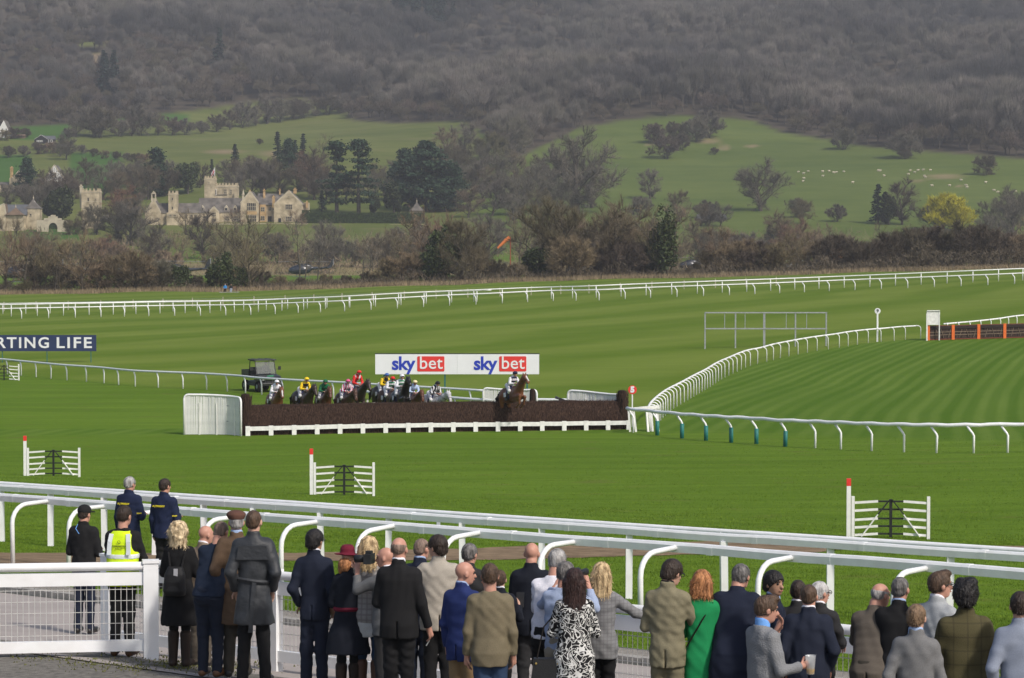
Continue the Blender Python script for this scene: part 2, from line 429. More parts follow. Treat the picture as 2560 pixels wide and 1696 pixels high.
    ph4 = mth('ADD', mth('MULTIPLY', rad, 2 * math.pi / 4.4), mth('MULTIPLY', wob2, 5.0))
    ring = mth('ADD', mth('MULTIPLY', mth('MULTIPLY', ring, rng(noise(mapping((.09, .05, 0)), 1.0, 3), .3, .7, .35, 1)), .62), mth('MULTIPLY', rng(mth('SINE', ph4), -1, 1), .30))
    rings = mix(ring, GRASS_RING_D, GRASS_RING_L)
    c = mix(sz.outputs[1], c, mix(.16, rings, c))
    # hill meadows
    hm = noise(mapping((.012, .02, .02)), 1.0, 5, .5); hf = noise(mapping((.07, .12, .1)), 1.0, 5)
    hv = rng(mth('ADD', mth('MULTIPLY', hm, .6), mth('MULTIPLY', hf, .4)), .36, .64)
    olive = mix(hv, (.090, .116, .026), (.148, .164, .048))
    olive = mix(rng(noise(mapping((.03, .06, 0)), 1.0, 5), .58, .72, 0, .55), olive, (.165, .145, .066))
    shp = mix(hv, (.078, .114, .022), (.118, .152, .036))
    shp = mix(rng(noise(mapping((.004, .05, .2)), 1.0, 3), .55, .66, 0, .35), shp, (.06, .1, .022))
    emer = mix(hv, (.046, .108, .018), (.062, .132, .024))
    c = mix(st.outputs[0], c, olive); c = mix(st.outputs[1], c, shp); c = mix(st.outputs[2], c, emer)
    wood = mix(rng(hf, .35, .65), (.045, .038, .028), (.085, .07, .05))
    c = mix(sz.outputs[2], c, wood)
    c = mix(rng(zone.outputs['Alpha'], .2, .8), c, mix(hf, (.23, .165, .095), (.31, .235, .15)))
    L.new(c, b.inputs['Base Color'])
    bp = node('ShaderNodeBump'); bp.inputs['Strength'].default_value = .55; bp.inputs['Distance'].default_value = .05
    hgt = mth('ADD', mth('MULTIPLY', vfine, .6), fine)
    L.new(hgt, bp.inputs['Height']); L.new(bp.outputs[0], b.inputs['Normal'])
    return m
GRASS_DARK = (.074, .139, .009); GRASS_LIGHT = (.130, .208, .021)
GRASS_FAR_D = (.092, .145, .012); GRASS_FAR_L = (.178, .220, .042); GRASS_FAR_D2 = (.118, .163, .019)
GRASS_RING_D = (.058, .121, .008); GRASS_RING_L = (.126, .192, .032)

CURVE_RAIL_PX = [(1641, 1072), (1651, 1052), (1681, 1024), (1722, 999.6), (1762, 975), (1803, 949), (1839, 931), (1878, 914), (1918, 905), (1949, 896), (1997, 886), (2046, 877),
                 (2095, 870), (2139, 862.5), (2184, 857), (2225, 853.6), (2265, 849.5), (2308, 847)]
CURVE_PTS = [gp(*p, ymin=100) for p in CURVE_RAIL_PX]
WOOD_PX = [(-700, 345), (30, 318), (160, 312), (280, 300), (490, 276), (600, 262), (750, 248), (840, 268), (880, 302), (1000, 309), (1159, 303), (1200, 330), (1250, 380), (1290, 398),
           (1377, 356), (1450, 320), (1540, 305), (1620, 294), (1710, 291), (1838, 296), (1882, 303), (1954, 331), (2063, 349), (2165, 367), (2300, 378), (2560, 398), (3300, 425)]
def wood_y(px): return np.interp(px, [a for a, _ in WOOD_PX], [b for _, b in WOOD_PX])
CLEAR = [((190, 292), (100, 117)), ((60, 110), (108, 118)), ((208, 272), (134, 166)), ((95, 155), (212, 232)), ((80, 110), (228, 245)), ((268, 300), (250, 264)), ((320, 345), (118, 135))]
def project_np(P):
    c, s = math.cos(PITCH), math.sin(PITCH)
    z = P[..., 2] - CAMZ; fw = P[..., 1] * c - z * s; up = P[..., 1] * s + z * c
    fw = np.maximum(fw, .1)
    return CX + F * P[..., 0] / fw, CY - F * up / fw

def build_ground():
    us = np.concatenate([np.linspace(-1.2, -.34, 10), np.linspace(-.3, .3, 240), np.linspace(.34, 1.2, 10)])
    ys = np.concatenate([np.linspace(-60, 12, 8), np.arange(16, 20, 2), np.arange(20, 70, .5), np.arange(70, 130, .7), np.geomspace(130, 4200, 420)])
    ys = np.unique(ys); Yg, Ug = np.meshgrid(ys, us, indexing='ij')
    Xg = Ug * (np.maximum(Yg, 0) + 12)
    Zg = ground_np(Xg, np.maximum(Yg, 8))
    V = np.stack([Xg, Yg, Zg], -1); ny, nx = Yg.shape
    i, j = np.meshgrid(np.arange(ny - 1), np.arange(nx - 1), indexing='ij'); a = i * nx + j
    Q = np.stack([a, a + 1, a + nx + 1, a + nx], -1).reshape(-1, 4)
    px, py = project_np(V)
    z = np.zeros((ny, nx, 4), np.float32); t = np.zeros((ny, nx, 4), np.float32); t[..., 3] = 1
    cyv = np.array([p.y for p in CURVE_PTS]); cxv = np.array([p.x for p in CURVE_PTS])
    xr = np.interp(Yg, cyv, cxv, left=-99, right=999)
    xr = np.where(Yg > cyv[-1], 999, xr); xr = np.where(Yg < 126, 999, xr)
    inner = np.clip((Xg - xr) / 1.0 + .5, 0, 1) * np.clip((Yg - 118) / 12, 0, 1)
    lowedge = np.interp(Xg, [5, 22, 60], [130, 113, 108])
    inner2 = np.clip((Xg - 7) / 2, 0, 1) * np.clip((Yg - lowedge) / 4, 0, 1) * (Yg <= 134)
    inner = np.maximum(inner, inner2)
    lrail = np.interp(Xg, [-60, -36, -20, -10, 2], [205, 180, 160, 150, 140])
    far = np.clip((Yg - lrail) / 3, 0, 1) * (1 - inner) * np.clip((430 - Yg) / 20, 0, 1)
    z[..., 0] = far; z[..., 1] = inner
    wb = wood_y(px); wood = np.clip((wb - py) / 6 + .5, 0, 1) * (Yg > 800)
    for (x0, x1), (y0, y1) in CLEAR:
        inside = (px > x0) & (px < x1) & (py > y0) & (py < y1) & (Yg > 900)
        wood = np.where(inside, 0, wood)
        if x0 in (208, 95, 80, 268): z[..., 3] = np.where(inside, 1.0, z[..., 3])
    z[..., 2] = wood
    scrub = np.clip((Yg - 405) / 12, 0, 1) * np.clip((445 - Yg) / 12, 0, 1); z[..., 3] = np.maximum(z[..., 3], scrub * .55)
    # pale dead grass along the rails of the far bend and at the back of the landing field
    z[..., 3] = np.maximum(z[..., 3], .62 * np.clip((Yg - 690) / 12, 0, 1) * np.clip((790 - Yg) / 30, 0, 1))
    right = np.clip((px - 1180) / 60, 0, 1)
    hill = np.clip((Yg - 790) / 40, 0, 1)
    t[..., 0] = hill * (1 - right); t[..., 1] = hill * right
    em = (((px > 175) & (px < 300) & (py > 382) & (py < 480)) | ((px > -300) & (px < 75) & (py > 388) & (py < 470)) | ((px < 180) & (py < 350) & (py > 300)) | ((px > 285) & (px < 470) & (py < 315) & (py > 285)) |
          ((px > 60) & (px < 210) & (py > 560) & (py < 600))) & (Yg > 800)
    t[..., 2] = np.where(em, hill, 0); 
    z[..., 3] = np.maximum(z[..., 3], 0)
    # patches of tawny grass on the knoll
    for cx_, cy_, rx_, ry_ in ((1770, 352, 40, 9), (1880, 366, 22, 4), (1810, 370, 20, 8), (1625, 362, 14, 3), (2360, 442, 60, 7), (2290, 455, 30, 4), (2400, 466, 14, 3), (700, 385, 60, 10), (560, 380, 60, 7)):
        g = np.exp(-((px - cx_) / rx_) ** 2 - ((py - cy_) / ry_) ** 2) * (Yg > 900); z[..., 3] = np.maximum(z[..., 3], g * .75)
    me = mesh_np('ground', V.reshape(-1, 3), Q, turf_material(), smooth=True)
    for nm, arr in (('zone', z), ('tone', t)):
        at = me.attributes.new(nm, 'FLOAT_COLOR', 'POINT'); at.data.foreach_set('color', arr.reshape(-1))
    tag(link('ground', me), kind='structure')
build_ground()

# ------------------------------------------------------------------ apron, path, kerb, horse walk
def sheet(name, A, B, material, off=.02, nx=60, nb=8, kind='structure', jit=0.0):
    A = [Vector(p) for p in A]; B = [Vector(p) for p in B]
    def samp(P, t):
        d = [0.0]
        for i in range(1, len(P)): d.append(d[-1] + (P[i] - P[i-1]).length)
        s = t * d[-1]
        for i in range(1, len(P)):
            if s <= d[i] or i == len(P) - 1:
                return P[i-1].lerp(P[i], (s - d[i-1]) / max(1e-6, d[i] - d[i-1]))
    V = []; rn = random.Random(5)
    for i in range(nx + 1):
        a = samp(A, i / nx); b = samp(B, i / nx)
        ja, jb = rn.uniform(-jit, jit), rn.uniform(-jit, jit)
        for k in range(nb + 1):
            p = a.lerp(b, k / nb); y = p.y + (ja if k == 0 else jb if k == nb else 0)
            V.append((p.x, y, ground(p.x, y) + off))
    Fs = np.array([(i * (nb + 1) + k, (i + 1) * (nb + 1) + k, (i + 1) * (nb + 1) + k + 1, i * (nb + 1) + k + 1) for i in range(nx) for k in range(nb)], np.int32)
    o = link(name, mesh_np(name, V, Fs, material, smooth=True)); tag(o, kind=kind); return o
def qline(q, x0, x1, n=12): return [(x0 + (x1 - x0) * i / n, q - .9 * (x0 + (x1 - x0) * i / n), 0) for i in range(n + 1)]
TARMAC = mat('worn_tarmac', (.165, .155, .138), .95, .28, 11, bump=.8, bscale=70, world_co=True, spec=.2)
CONC = mat('pale_concrete', (.335, .300, .278), .9, .07, 1.3, bump=.25, bscale=40, world_co=True, spec=.25)
KERBM = mat('kerb_concrete', (.30, .285, .26), .9, .14, 5, bump=.4, bscale=40, world_co=True)
DIRT = mat('trodden_dirt', (.20, .145, .092), 1.0, .25, 2.2, bump=.9, bscale=22, world_co=True, spec=.1)
STONES = mat('loose_gravel', (.25, .23, .20), .95, .35, 24, bump=1.0, bscale=38, world_co=True, spec=.15)
sheet('concrete_path', qline(25.3, -34, 14), qline(33.7, -34, 14), CONC, .03)
sheet('tarmac_apron', qline(-6, -34, 22), qline(26.3, -34, 22), TARMAC, .05, nb=20, jit=.08)
def moss():
    """tufts of moss and weeds growing over the edge of the tarmac"""
    rn = random.Random(3); v = MB()
    for i in range(2600):
        px = rn.uniform(20, 680) if rn.random() < .4 else rn.gauss(420, 120); py = rn.gauss(1664, 12) + (px - 200) * .03
        if not (1632 < py < 1715): continue
        p = gp(px, py)
        if rn.random() > .25 + .75 * (math.sin(p.x * 3.1) * math.sin(p.y * 2.3 + p.x) > 0.0): continue
        a = rn.uniform(0, 6.28); h = rn.uniform(.005, .028); w = rn.uniform(.006, .016)
        dx, dy = math.cos(a) * w, math.sin(a) * w; z0 = p.z + .05
        v.add([(p.x - dx, p.y - dy, z0), (p.x + dx, p.y + dy, z0), (p.x + dy * .6, p.y - dx * .6, z0 + h)], [(0, 1, 2)])
    o = v.build('moss', mat('moss_green', (.105, .110, .030), .95, .35, 14, world_co=True)); tag(o, kind='stuff', label='yellow green moss and weeds along the edge of the tarmac', cat='moss')
moss()
# kerb of separate stones
kb = MB()
def kerb_line(q, x0, x1, n, name, w=.16, h=.13):
    k = MB(); k.box((0, 0, 0), ((x1 - x0) / n * math.sqrt(1 + .81) - .015, w, h + .12)); me = k.mesh('kerb_stone', KERBM)
    root = thing(name, None, None, ((x0 + x1) / 2, q - .9 * (x0 + x1) / 2, ground((x0 + x1) / 2, q - .9 * (x0 + x1) / 2))); root['kind'] = 'structure'
    for i in range(n):
        x = x0 + (x1 - x0) * (i + .5) / n; y = q - .9 * x
        o = link('kerb_stone', me, root); z = ground(x, y)
        o.location = Vector((x, y, z + h / 2 - .06)) - root.location; o.rotation_euler = (0, math.atan2(ground(x - .5, y + .45) - ground(x + .5, y - .45), 1.35) * .5, -math.atan(.9))
kerb_line(33.85, -17, 11, 42, 'kerb')
sheet('gravel_strip', qline(35.4, -30, 12), qline(36.9, -30, 12), STONES, .03, jit=.12)
_dt = [(-700, 1380), (-60, 1384), (330, 1383), (700, 1384), (1130, 1373), (1400, 1362), (1650, 1354), (2000, 1357), (2110, 1368), (2420, 1369), (2620, 1366), (3100, 1372)]
_db = [(-700, 1424), (-60, 1421), (330, 1420), (700, 1404), (1130, 1403), (1400, 1396), (1650, 1389), (2000, 1386), (2110, 1374), (2420, 1376), (2620, 1382), (3100, 1392)]
sheet('dirt_track', [gp(*p) for p in _dt], [gp(*p) for p in _db], DIRT, .012, nx=90, nb=4, jit=.18)

# ------------------------------------------------------------------ running rails
def arc(P):
    d = [0.0]
    for i in range(1, len(P)): d.append(d[-1] + (Vector((P[i].x, P[i].y, 0)) - Vector((P[i-1].x, P[i-1].y, 0))).length)
    return d
def at_arc(P, d, s):
    for i in range(1, len(P)):
        if s <= d[i] or i == len(P) - 1: return P[i-1].lerp(P[i], (s - d[i-1]) / max(1e-6, d[i] - d[i-1]))
def smoothp(P, n=4):
    """Catmull-Rom through ground points"""
    out = []
    for i in range(len(P) - 1):
        p0, p1, p2, p3 = P[max(0, i-1)], P[i], P[i+1], P[min(len(P)-1, i+2)]
        for k in range(n):
            t = k / n
            out.append(.5 * ((2 * p1) + (p2 - p0) * t + (2 * p0 - 5 * p1 + 4 * p2 - p3) * t * t + (3 * p1 - p0 - 3 * p2 + p3) * t ** 3))
    out.append(P[-1]); return out
def resnap(P, k=1.0): return [Vector((p.x, p.y, p.z * (1 - k) + ground(p.x, p.y) * k)) for p in P]
SEC = [(-.45, -.5), (.45, -.5), (.5, .25), (.36, .5), (-.36, .5), (-.5, .25)]
def running_rail(name, label, P, hgt, spacing, rail_r, post_r, off=(0, 0), group=None, neck='straight', mats=(WHITE,), sleeves=0, sleeve_from=0, first=.2, box=None, kind_n=8, wob=0.0, extra_low=None, seed=0, posts_px=None):
    """P: ground points of the posts; off: horizontal offset of the rail from the post feet (towards its goosenecks)"""
    rn = random.Random(seed)
    P = resnap(smoothp(P)); d = arc(P); root = thing(name, label, 'rail', P[0], group=group); r0 = P[0]
    off = Vector((off[0], off[1], 0))
    top = [p + off + Vector((0, 0, hgt + wob * math.sin(i * 1.7 + seed))) for i, p in enumerate(P)]
    m = MB()
    if box: 
        pts = [p - r0 for p in top]
        V = []; 
        for i, p in enumerate(pts):
            t = (pts[min(i+1, len(pts)-1)] - pts[max(i-1, 0)]); t.z = 0; t.normalize(); nrm = Vector((t.y, -t.x, 0))
            for (a, b_) in SEC:
                V.append(p + nrm * a * box[0] + Vector((0, 0, b_ * box[1])))
        k6 = 6
        Fs = [(i * k6 + k, (i + 1) * k6 + k, (i + 1) * k6 + (k + 1) % k6, i * k6 + (k + 1) % k6) for i in range(len(pts) - 1) for k in range(k6)]
        Fs += [tuple(range(6)), tuple((len(pts)-1) * 6 + k for k in range(6))[::-1]]
        m.add(V, Fs)
    else: m.tube([p - r0 for p in top], rail_r, kind_n)
    m.build('top_rail', mats[0], root, smooth=not box)
    if extra_low:
        m = MB(); m.tube([p - r0 - Vector((0, 0, extra_low)) for p in top], rail_r, kind_n); m.build('lower_rail', mats[0], root, smooth=True)
    # posts
    n = int((d[-1] - first) / spacing) + 1; stations = [first + i * spacing for i in range(n)]
    if posts_px:
        pxs = [project(p + off * (neck == 'goose'))[0] for p in P]; stations = [float(np.interp(x, pxs, d)) for x in posts_px]
    o3 = Vector((off.x, off.y, 0)); L = o3.length
    m = MB()
    if neck == 'straight': 
        if box: m.box((0, 0, hgt / 2 - .1), (post_r * 2, post_r * 2, hgt + .2 - box[1] * .9))
        else: m.tube([(0, 0, -.15), (off.x, off.y, hgt)], post_r, 6)
    elif neck == 'bend':      # upright, then a short slanting neck up to the rail
        m.tube([(0, 0, -.15), (0, 0, hgt * .62), (off.x * .15, off.y * .15, hgt * .70), (off.x * .95, off.y * .95, hgt - .02)], post_r, 7)
    elif neck == 'goose':     # upright, round bend, then level over to the rail
        pts = [(0, 0, -.15), (0, 0, hgt - .38)]
        for k in range(1, 6):
            a = k / 5 * math.pi / 2; e = .36
            pts.append((off.x / L * e * (1 - math.cos(a)), off.y / L * e * (1 - math.cos(a)), hgt - .38 + e * math.sin(a)))
        pts.append((off.x, off.y, hgt - .01)); m.tube(pts, post_r, 9)
    elif neck == 'hoop':      # bends over backwards to the rail
        pts = [(0, 0, -.15), (0, 0, hgt - .22)]
        for k in range(1, 6):
            a = k / 5 * math.pi * .62
            pts.append((off.x * (1 - math.cos(a)) / 1.4, off.y * (1 - math.cos(a)) / 1.4, hgt - .22 + .26 * math.sin(a) * (1 if k < 4 else 1)))
        pts.append((off.x, off.y, hgt)); m.tube(pts, post_r, 6)
    pm = m.mesh('post', mats[-1], smooth=not (neck == 'straight' and box))
    sl = None
    if sleeves:
        m = MB(); m.tube([(0, 0, -.05), (0, 0, hgt * .60)], post_r * 1.9, 8); sl = m.mesh('post_sleeve', GREENP, smooth=True)
    for i, st_ in enumerate(stations):
        p = at_arc(P, d, st_)
        o = link('post', pm, root, loc=Vector((p.x, p.y, ground(p.x, p.y))) - r0)
        o.rotation_euler = (rn.gauss(0, .012), rn.gauss(0, .012), 0)
        if box:      # joint sleeve where two lengths of rail meet
            q_ = at_arc(P, d, min(d[-1] - .1, st_ + .62)); q2 = at_arc(P, d, min(d[-1], st_ + .74))
            j = MB(); t = (q2 - q_); t.z = 0; t.normalize(); nrm = Vector((t.y, -t.x, 0))
            j.add([p + off + Vector((0, 0, hgt)) - r0 + nrm * a * (box[0] + .006) + Vector((0, 0, b_ * (box[1] + .006))) for p in (q_, q2) for a, b_ in SEC], [(k, k + 6, (k + 1) % 6 + 6, (k + 1) % 6) for k in range(6)] + [tuple(range(6)), tuple(range(11, 5, -1))]); j.build('joint_collar', mats[0], root)
        if sl is not None and sleeve_from <= i < sleeve_from + sleeves: link('post_sleeve', sl, o)
    return root
# the two rails along the enclosure, box section, nearest the crowd
XU = [(-24, 71.8), (-16.5, 65.2), (-10.7, 60.2), (-4.3, 54.6), (2.2, 48.9), (5.64, 46.1), (11.5, 41.3), (15, 38.3)]
US = [Vector((x, y, ground(x, y))) for x, y in XU]
running_rail('running_rail', 'white double topped box rail on straight square posts along the near edge of the track', US, 1.29, 2.4, .06, .063, group='rails along the enclosure', box=(.16, .15), wob=.008, posts_px=[-330, -220, -110, 5, 127, 262, 388, 512, 637, 805, 970, 1157, 1355, 1572, 1812, 2075, 2373])
# second, slimmer rail just beyond the first, seen over its top
UB = [p + Vector((.50, .56, 0)) for p in US]
for p in UB: p.z = ground(p.x, p.y)
running_rail('running_rail', 'slim white rail lying right behind the double topped box rail', UB, 1.34, 7.2, .055, .04, group='rails along the enclosure', neck='straight', first=.4)
XL = [(-22, 64.8), (-15, 57.9), (-9.2, 51.9), (-2.0, 45.2), (3.0, 40.8), (6.1, 37.85), (11, 33.3)]
LS = [Vector((x, y, ground(x, y))) for x, y in XL]
LF = [p + Vector((-.62, -.72, 0)) for p in LS]
for p in LF: p.z = ground(p.x, p.y)
running_rail('running_rail', 'white box rail carried by tall curved goosenecks in front of the crowd', LF, 1.2, 2.42, .05, .045, off=(.62, .72), group='rails along the enclosure', neck='goose', box=(.16, .15), wob=.008, posts_px=[-260, -130, -10, 127, 268, 425, 603, 800, 990, 1205, 1440, 1695, 1985, 2320])

# rails out on the course
A_PX = [(-700, 806), (-200, 801), (23, 798), (220, 794), (409, 790), (670, 786), (850, 779), (1000, 771), (1110, 765), (1249, 759), (1377, 753), (1503, 751), (1629, 745), (1757, 740.5), (1880, 736), (2005, 731), (2129, 725.6), (2263, 721), (2392, 716), (2522, 711), (2700, 704), (3200, 688)]
GA = 'rails round the far side of the course'
PA = [gp(*p, ymin=250) for p in A_PX]
running_rail('running_rail', 'white rail on leaning goosenecks, nearest of the far rails', PA, 1.15, 2.95, .075, .06, off=(-.25, .35), group=GA, neck='bend', mats=(WHITE,), kind_n=6, seed=1)
PB = [p + Vector((-1.0, 9.5, 0)) for p in PA]
running_rail('running_rail', 'white rail on upright posts, middle one of the far rails', PB, 1.35, 2.95, .075, .055, group=GA, mats=(WHITE,), kind_n=6, first=1.2, seed=2)
PC = [p + Vector((-1.0, 22 - 1.4 * i, 0)) for i, p in enumerate(PA[:10])]
running_rail('running_rail', 'thin white rail on upright posts, farthest of the far rails at left', PC, 1.25, 2.95, .06, .05, group=GA, mats=(WHITE,), kind_n=6, first=.9, seed=3)
# stakes of a wire fence behind the far rails
wf = thing('wire_fence', 'row of thin pale stakes with wire behind the far rails', 'fence', PC[0] + Vector((0, 25, 0)))
m = MB(); m.box((0, 0, .5), (.10, .1, 1.25)); sm = m.mesh('stake', mat('pale_wood', (.42, .38, .31), .8, .15, 6))
PW = resnap([p + Vector((0, 34, 0)) for p in PA[:17]]); dw = arc(PW)
mw = MB()
for i in range(int(dw[-1] / 4.0)):
    p = at_arc(PW, dw, i * 4.0); link('stake', sm, wf, loc=p - wf.location)
for zz in (.55, .95): mw.tube([p - wf.location + Vector((0, 0, zz)) for p in PW], .012, 4)
mw.build('wire', GREYM, wf)

D_PX = [(-160, 922), (8, 935), (46, 939), (85, 943), (164, 951), (246, 957), (329, 966), (416, 970.5), (506, 974.5), (597, 981), (645, 986.5), (742, 993.5), (842, 999), (950, 1006), (1110, 1016), (1215, 1023)]
PD = [gp(*p, ymin=110) for p in D_PX]
running_rail('running_rail', 'white rail on slim posts crossing behind the utility vehicle and the horses', PD, 1.0, 2.2, .07, .045, off=(-.1, .12), group='rails round the approach to the fence', neck='bend', mats=(mat('rail_grey_white', (.62, .65, .67), .45, .05, 3), WHITE), kind_n=7, first=.3, seed=4)
E_PX = [(905, 1022), (1000, 1030), (1110, 1038), (1220, 1046), (1330, 1045), (1440, 1046)]
PE = [gp(*p, ymin=110) for p in E_PX]
running_rail('running_rail', 'short white rail standing close behind the horses and the brush fence', PE, .95, 1.5, .08, .045, off=(-.1, .12), group='rails round the approach to the fence', neck='bend', mats=(mat('rail_grey_white', (.6, .6, .6)), WHITE), kind_n=7, seed=5)
running_rail('running_rail', 'white rail sweeping round the bend on many hooped posts', CURVE_PTS, 1.02, 1.75, .06, .034, off=(-.42, .06), group='rails round the bend', neck='hoop', kind_n=7, seed=6, first=.4)
H_PX = [(2366, 843), (2440, 836), (2500, 829), (2560, 820), (2700, 806)]
running_rail('running_rail', 'white rail on close posts rising beyond the orange hurdle', [gp(*p, ymin=150) for p in H_PX], 1.05, 1.7, .07, .04, off=(-.2, .1), group='rails round the bend', neck='hoop', kind_n=6, seed=7)
N_PX = [(1583, 1082), (1643, 1089), (1705, 1096.5), (1765, 1102), (1828, 1107), (1891, 1110.5), (1963, 1117), (2038, 1120.5), (2102, 1124), (2179, 1128), (2260, 1131), (2341, 1133), (2434, 1133.5), (2519, 1132.6), (2700, 1131)]
PN = [gp(*p, ymin=90) for p in N_PX]
running_rail('running_rail', 'white wavy rail at right with six green sleeved posts then plain white ones', PN, 1.16, 1.33, .085, .05, off=(-.30, .16), group='rails round the bend', neck='bend', kind_n=8, sleeves=6, sleeve_from=1, first=.02, wob=.018, seed=8, posts_px=[p[0] for p in N_PX])
# low white boarded rail joining the fence to the bend
m = MB(); a = gp(1574, 1080); b = gp(1648, 1078)
jr = thing('short_rail', 'short white boarded rail between the brush fence and the bend', 'rail', a)
m.bar(Vector((0, 0, 1.08)), b - a + Vector((0, 0, 1.2)), .12, .17); m.build('board', WHITEW, jr)
for k, t in enumerate((.02, .18, .62, .7, .78, .92, .98)):
    m = MB(); p = (b - a) * t; m.bar(p + Vector((.06 * (k % 2), -.12 * (k % 3), -.1)), p + Vector((-.08, 0, 1.1)), .1, .09); m.build('leg', WHITEW, jr)

# ------------------------------------------------------------------ real grass blades on the nearer turf
def blades(name, label, n, x0, x1, y0, y1, hmin, hmax, w, seed, keep, material, off=0.0):
    r = np.random.RandomState(seed); Y = r.uniform(y0, y1, n); X = r.uniform(x0, x1, n) * Y / y1 * 1.04; m = keep(X, Y); X, Y = X[m], Y[m]; k = len(X)
    Z = ground_np(X, Y) + off; a = r.uniform(0, 6.283, k); ln = r.uniform(hmin, hmax, k) * (.75 + .5 * (np.sin(X * 1.7 + Y * .6) * np.sin(Y * 1.3 - X * .5) > 0)); b = r.uniform(0, 6.283, k); t = r.uniform(.2, .8, k)
    V = np.empty((k, 3, 3), np.float32); dx, dy = np.cos(a) * w, np.sin(a) * w
    V[:, 0] = np.stack([X - dx, Y - dy, Z - .005], 1); V[:, 1] = np.stack([X + dx, Y + dy, Z - .005], 1); V[:, 2] = np.stack([X + np.cos(b) * ln * t, Y + np.sin(b) * ln * t, Z + ln], 1)
    o = link(name, mesh_np(name, V.reshape(-1, 3), np.arange(3 * k, dtype=np.int32).reshape(-1, 3), material)); tag(o, label, 'grass', kind='stuff')
BLADE = mat('grass_blade', (.088, .152, .010), .75, .18, 1.6, rgb2=(.128, .200, .020), world_co=True, spec=.1)
def _keep(X, Y):
    q = Y + .9 * X; d = (q > 36.9) & (np.abs(X / Y) < .215)
    dq = np.interp(X / Y * F + CX, [p[0] for p in _dt], [gp(*p).y for p in _dt]); dq2 = np.interp(X / Y * F + CX, [p[0] for p in _db], [gp(*p).y for p in _db])
    return d & ~((Y > dq2 - .05) & (Y < dq + .05))
blades('grass', 'short blades of mown grass on the turf beyond the path', 340000, -14, 14, 31, 68, .018, .042, .007, 3, _keep, BLADE)
blades('grass', 'mown grass of the course between the enclosure rails and the brush fence', 220000, -26, 26, 64, 122, .018, .038, .011, 4, lambda X, Y: _keep(X, Y) & (np.random.RandomState(9).rand(len(X)) < np.clip((126 - Y) / 45, 0, 1)), BLADE)
# ------------------------------------------------------------------ lettering
def text_mesh(name, s, size, material, bold=.0, extrude=.01, space=1.0, squash=1.0):
    cu = bpy.data.curves.new(name, 'FONT'); cu.body = s; cu.size = size; cu.extrude = extrude; cu.offset = bold; cu.space_character = space
    cu.align_x = 'CENTER'; cu.align_y = 'CENTER'; cu.resolution_u = 3
    o = bpy.data.objects.new(name, cu); col.objects.link(o)
    dg = bpy.context.evaluated_depsgraph_get(); dg.update()
    me = bpy.data.meshes.new_from_object(o.evaluated_get(dg)); bpy.data.objects.remove(o); bpy.data.curves.remove(cu)
    me.transform(Matrix.Rotation(math.pi / 2, 4, 'X') @ Matrix.Scale(squash, 4, (1, 0, 0)))
    me.materials.clear(); me.materials.append(material)
    for p in me.polygons: p.material_index = 0
    me.name = name; return me
SIGNW = mat('sign_white', (.74, .75, .78), .45, .03, 1.2)
NAVY = mat('sign_navy', (.028, .042, .105), .5, .06, 1.5)
LOGOB = mat('logo_blue', (.025, .05, .42), .5, .04, 2)
LOGOR = mat('logo_red', (.68, .045, .04), .5, .04, 2)

def signboard(name, label, px0, px1, pytop, pybot, base_y, panels):
    Y = gp((px0 + px1) / 2, base_y, ymin=110).y
    a = pt(px0, pytop, Y); b = pt(px1, pybot, Y); c = (a + b) / 2; g = ground(c.x, Y)
    root = thing(name, label, 'billboard', (c.x, Y, g)); w = b.x - a.x; h = a.z - b.z; zc = c.z - g
    pw = w / panels
    m = MB(); m.box((0, 0, 0), (pw - .006, .05, h)); pm = m.mesh('board_panel', panels_mat)
    for i in range(panels): link('board_panel', pm, root, loc=(-w / 2 + pw * (i + .5), 0, zc))
    return root, w, h, zc, Y, g
# white board, two logos
panels_mat = SIGNW
sb, w, h, zc, Y, g = signboard('advertising_board', 'long white advertising board with two blue and red logos behind the horses', 938, 1348, 886, 936, 1003, 2)
m = MB(); m.box((0, .05, zc + h / 2 + .02), (w + .04, .1, .05)); m.build('top_edge', DARKM, sb)
s_ = F / Y
tm = text_mesh('lettering', 'sky', 1.07, LOGOB, .028, .008, .94); rm = text_mesh('lettering', 'bet', 1.02, SIGNW, .006, .008, 1.02)
m = MB()
bw, bh, r = 68 / s_, 38 / s_, .07
poly = []
for cx_, cz_, a0 in ((bw/2-r, bh/2-r, 0), (-bw/2+r, bh/2-r, 90), (-bw/2+r, -bh/2+r, 180), (bw/2-r, -bh/2+r, 270)):
    for k in range(5): a = R(a0 + k * 22.5); poly.append((cx_ + r * math.cos(a), cz_ + r * math.sin(a)))
m.prism(poly, -.012, 0); lp = m.mesh('logo_panel', LOGOR)
for px_sky, px_bet in ((1008, 1077), (1213, 1282)):
    xs = (px_sky - 1143) / s_; xb = (px_bet - 1143) / s_
    link('lettering', tm, sb, loc=(xs, -.034, zc + .02)); link('logo_panel', lp, sb, loc=(xb, -.027, zc + .02)); link('lettering', rm, sb, loc=(xb, -.05, zc + .05))
for px in (960, 1112, 1318):
    m = MB(); m.box((0, 0, 0), (.09, .09, zc + .4)); m.build('post', BLUEP, sb, loc=((px - 1143) / s_, .09, (zc + .4) / 2 - .1))
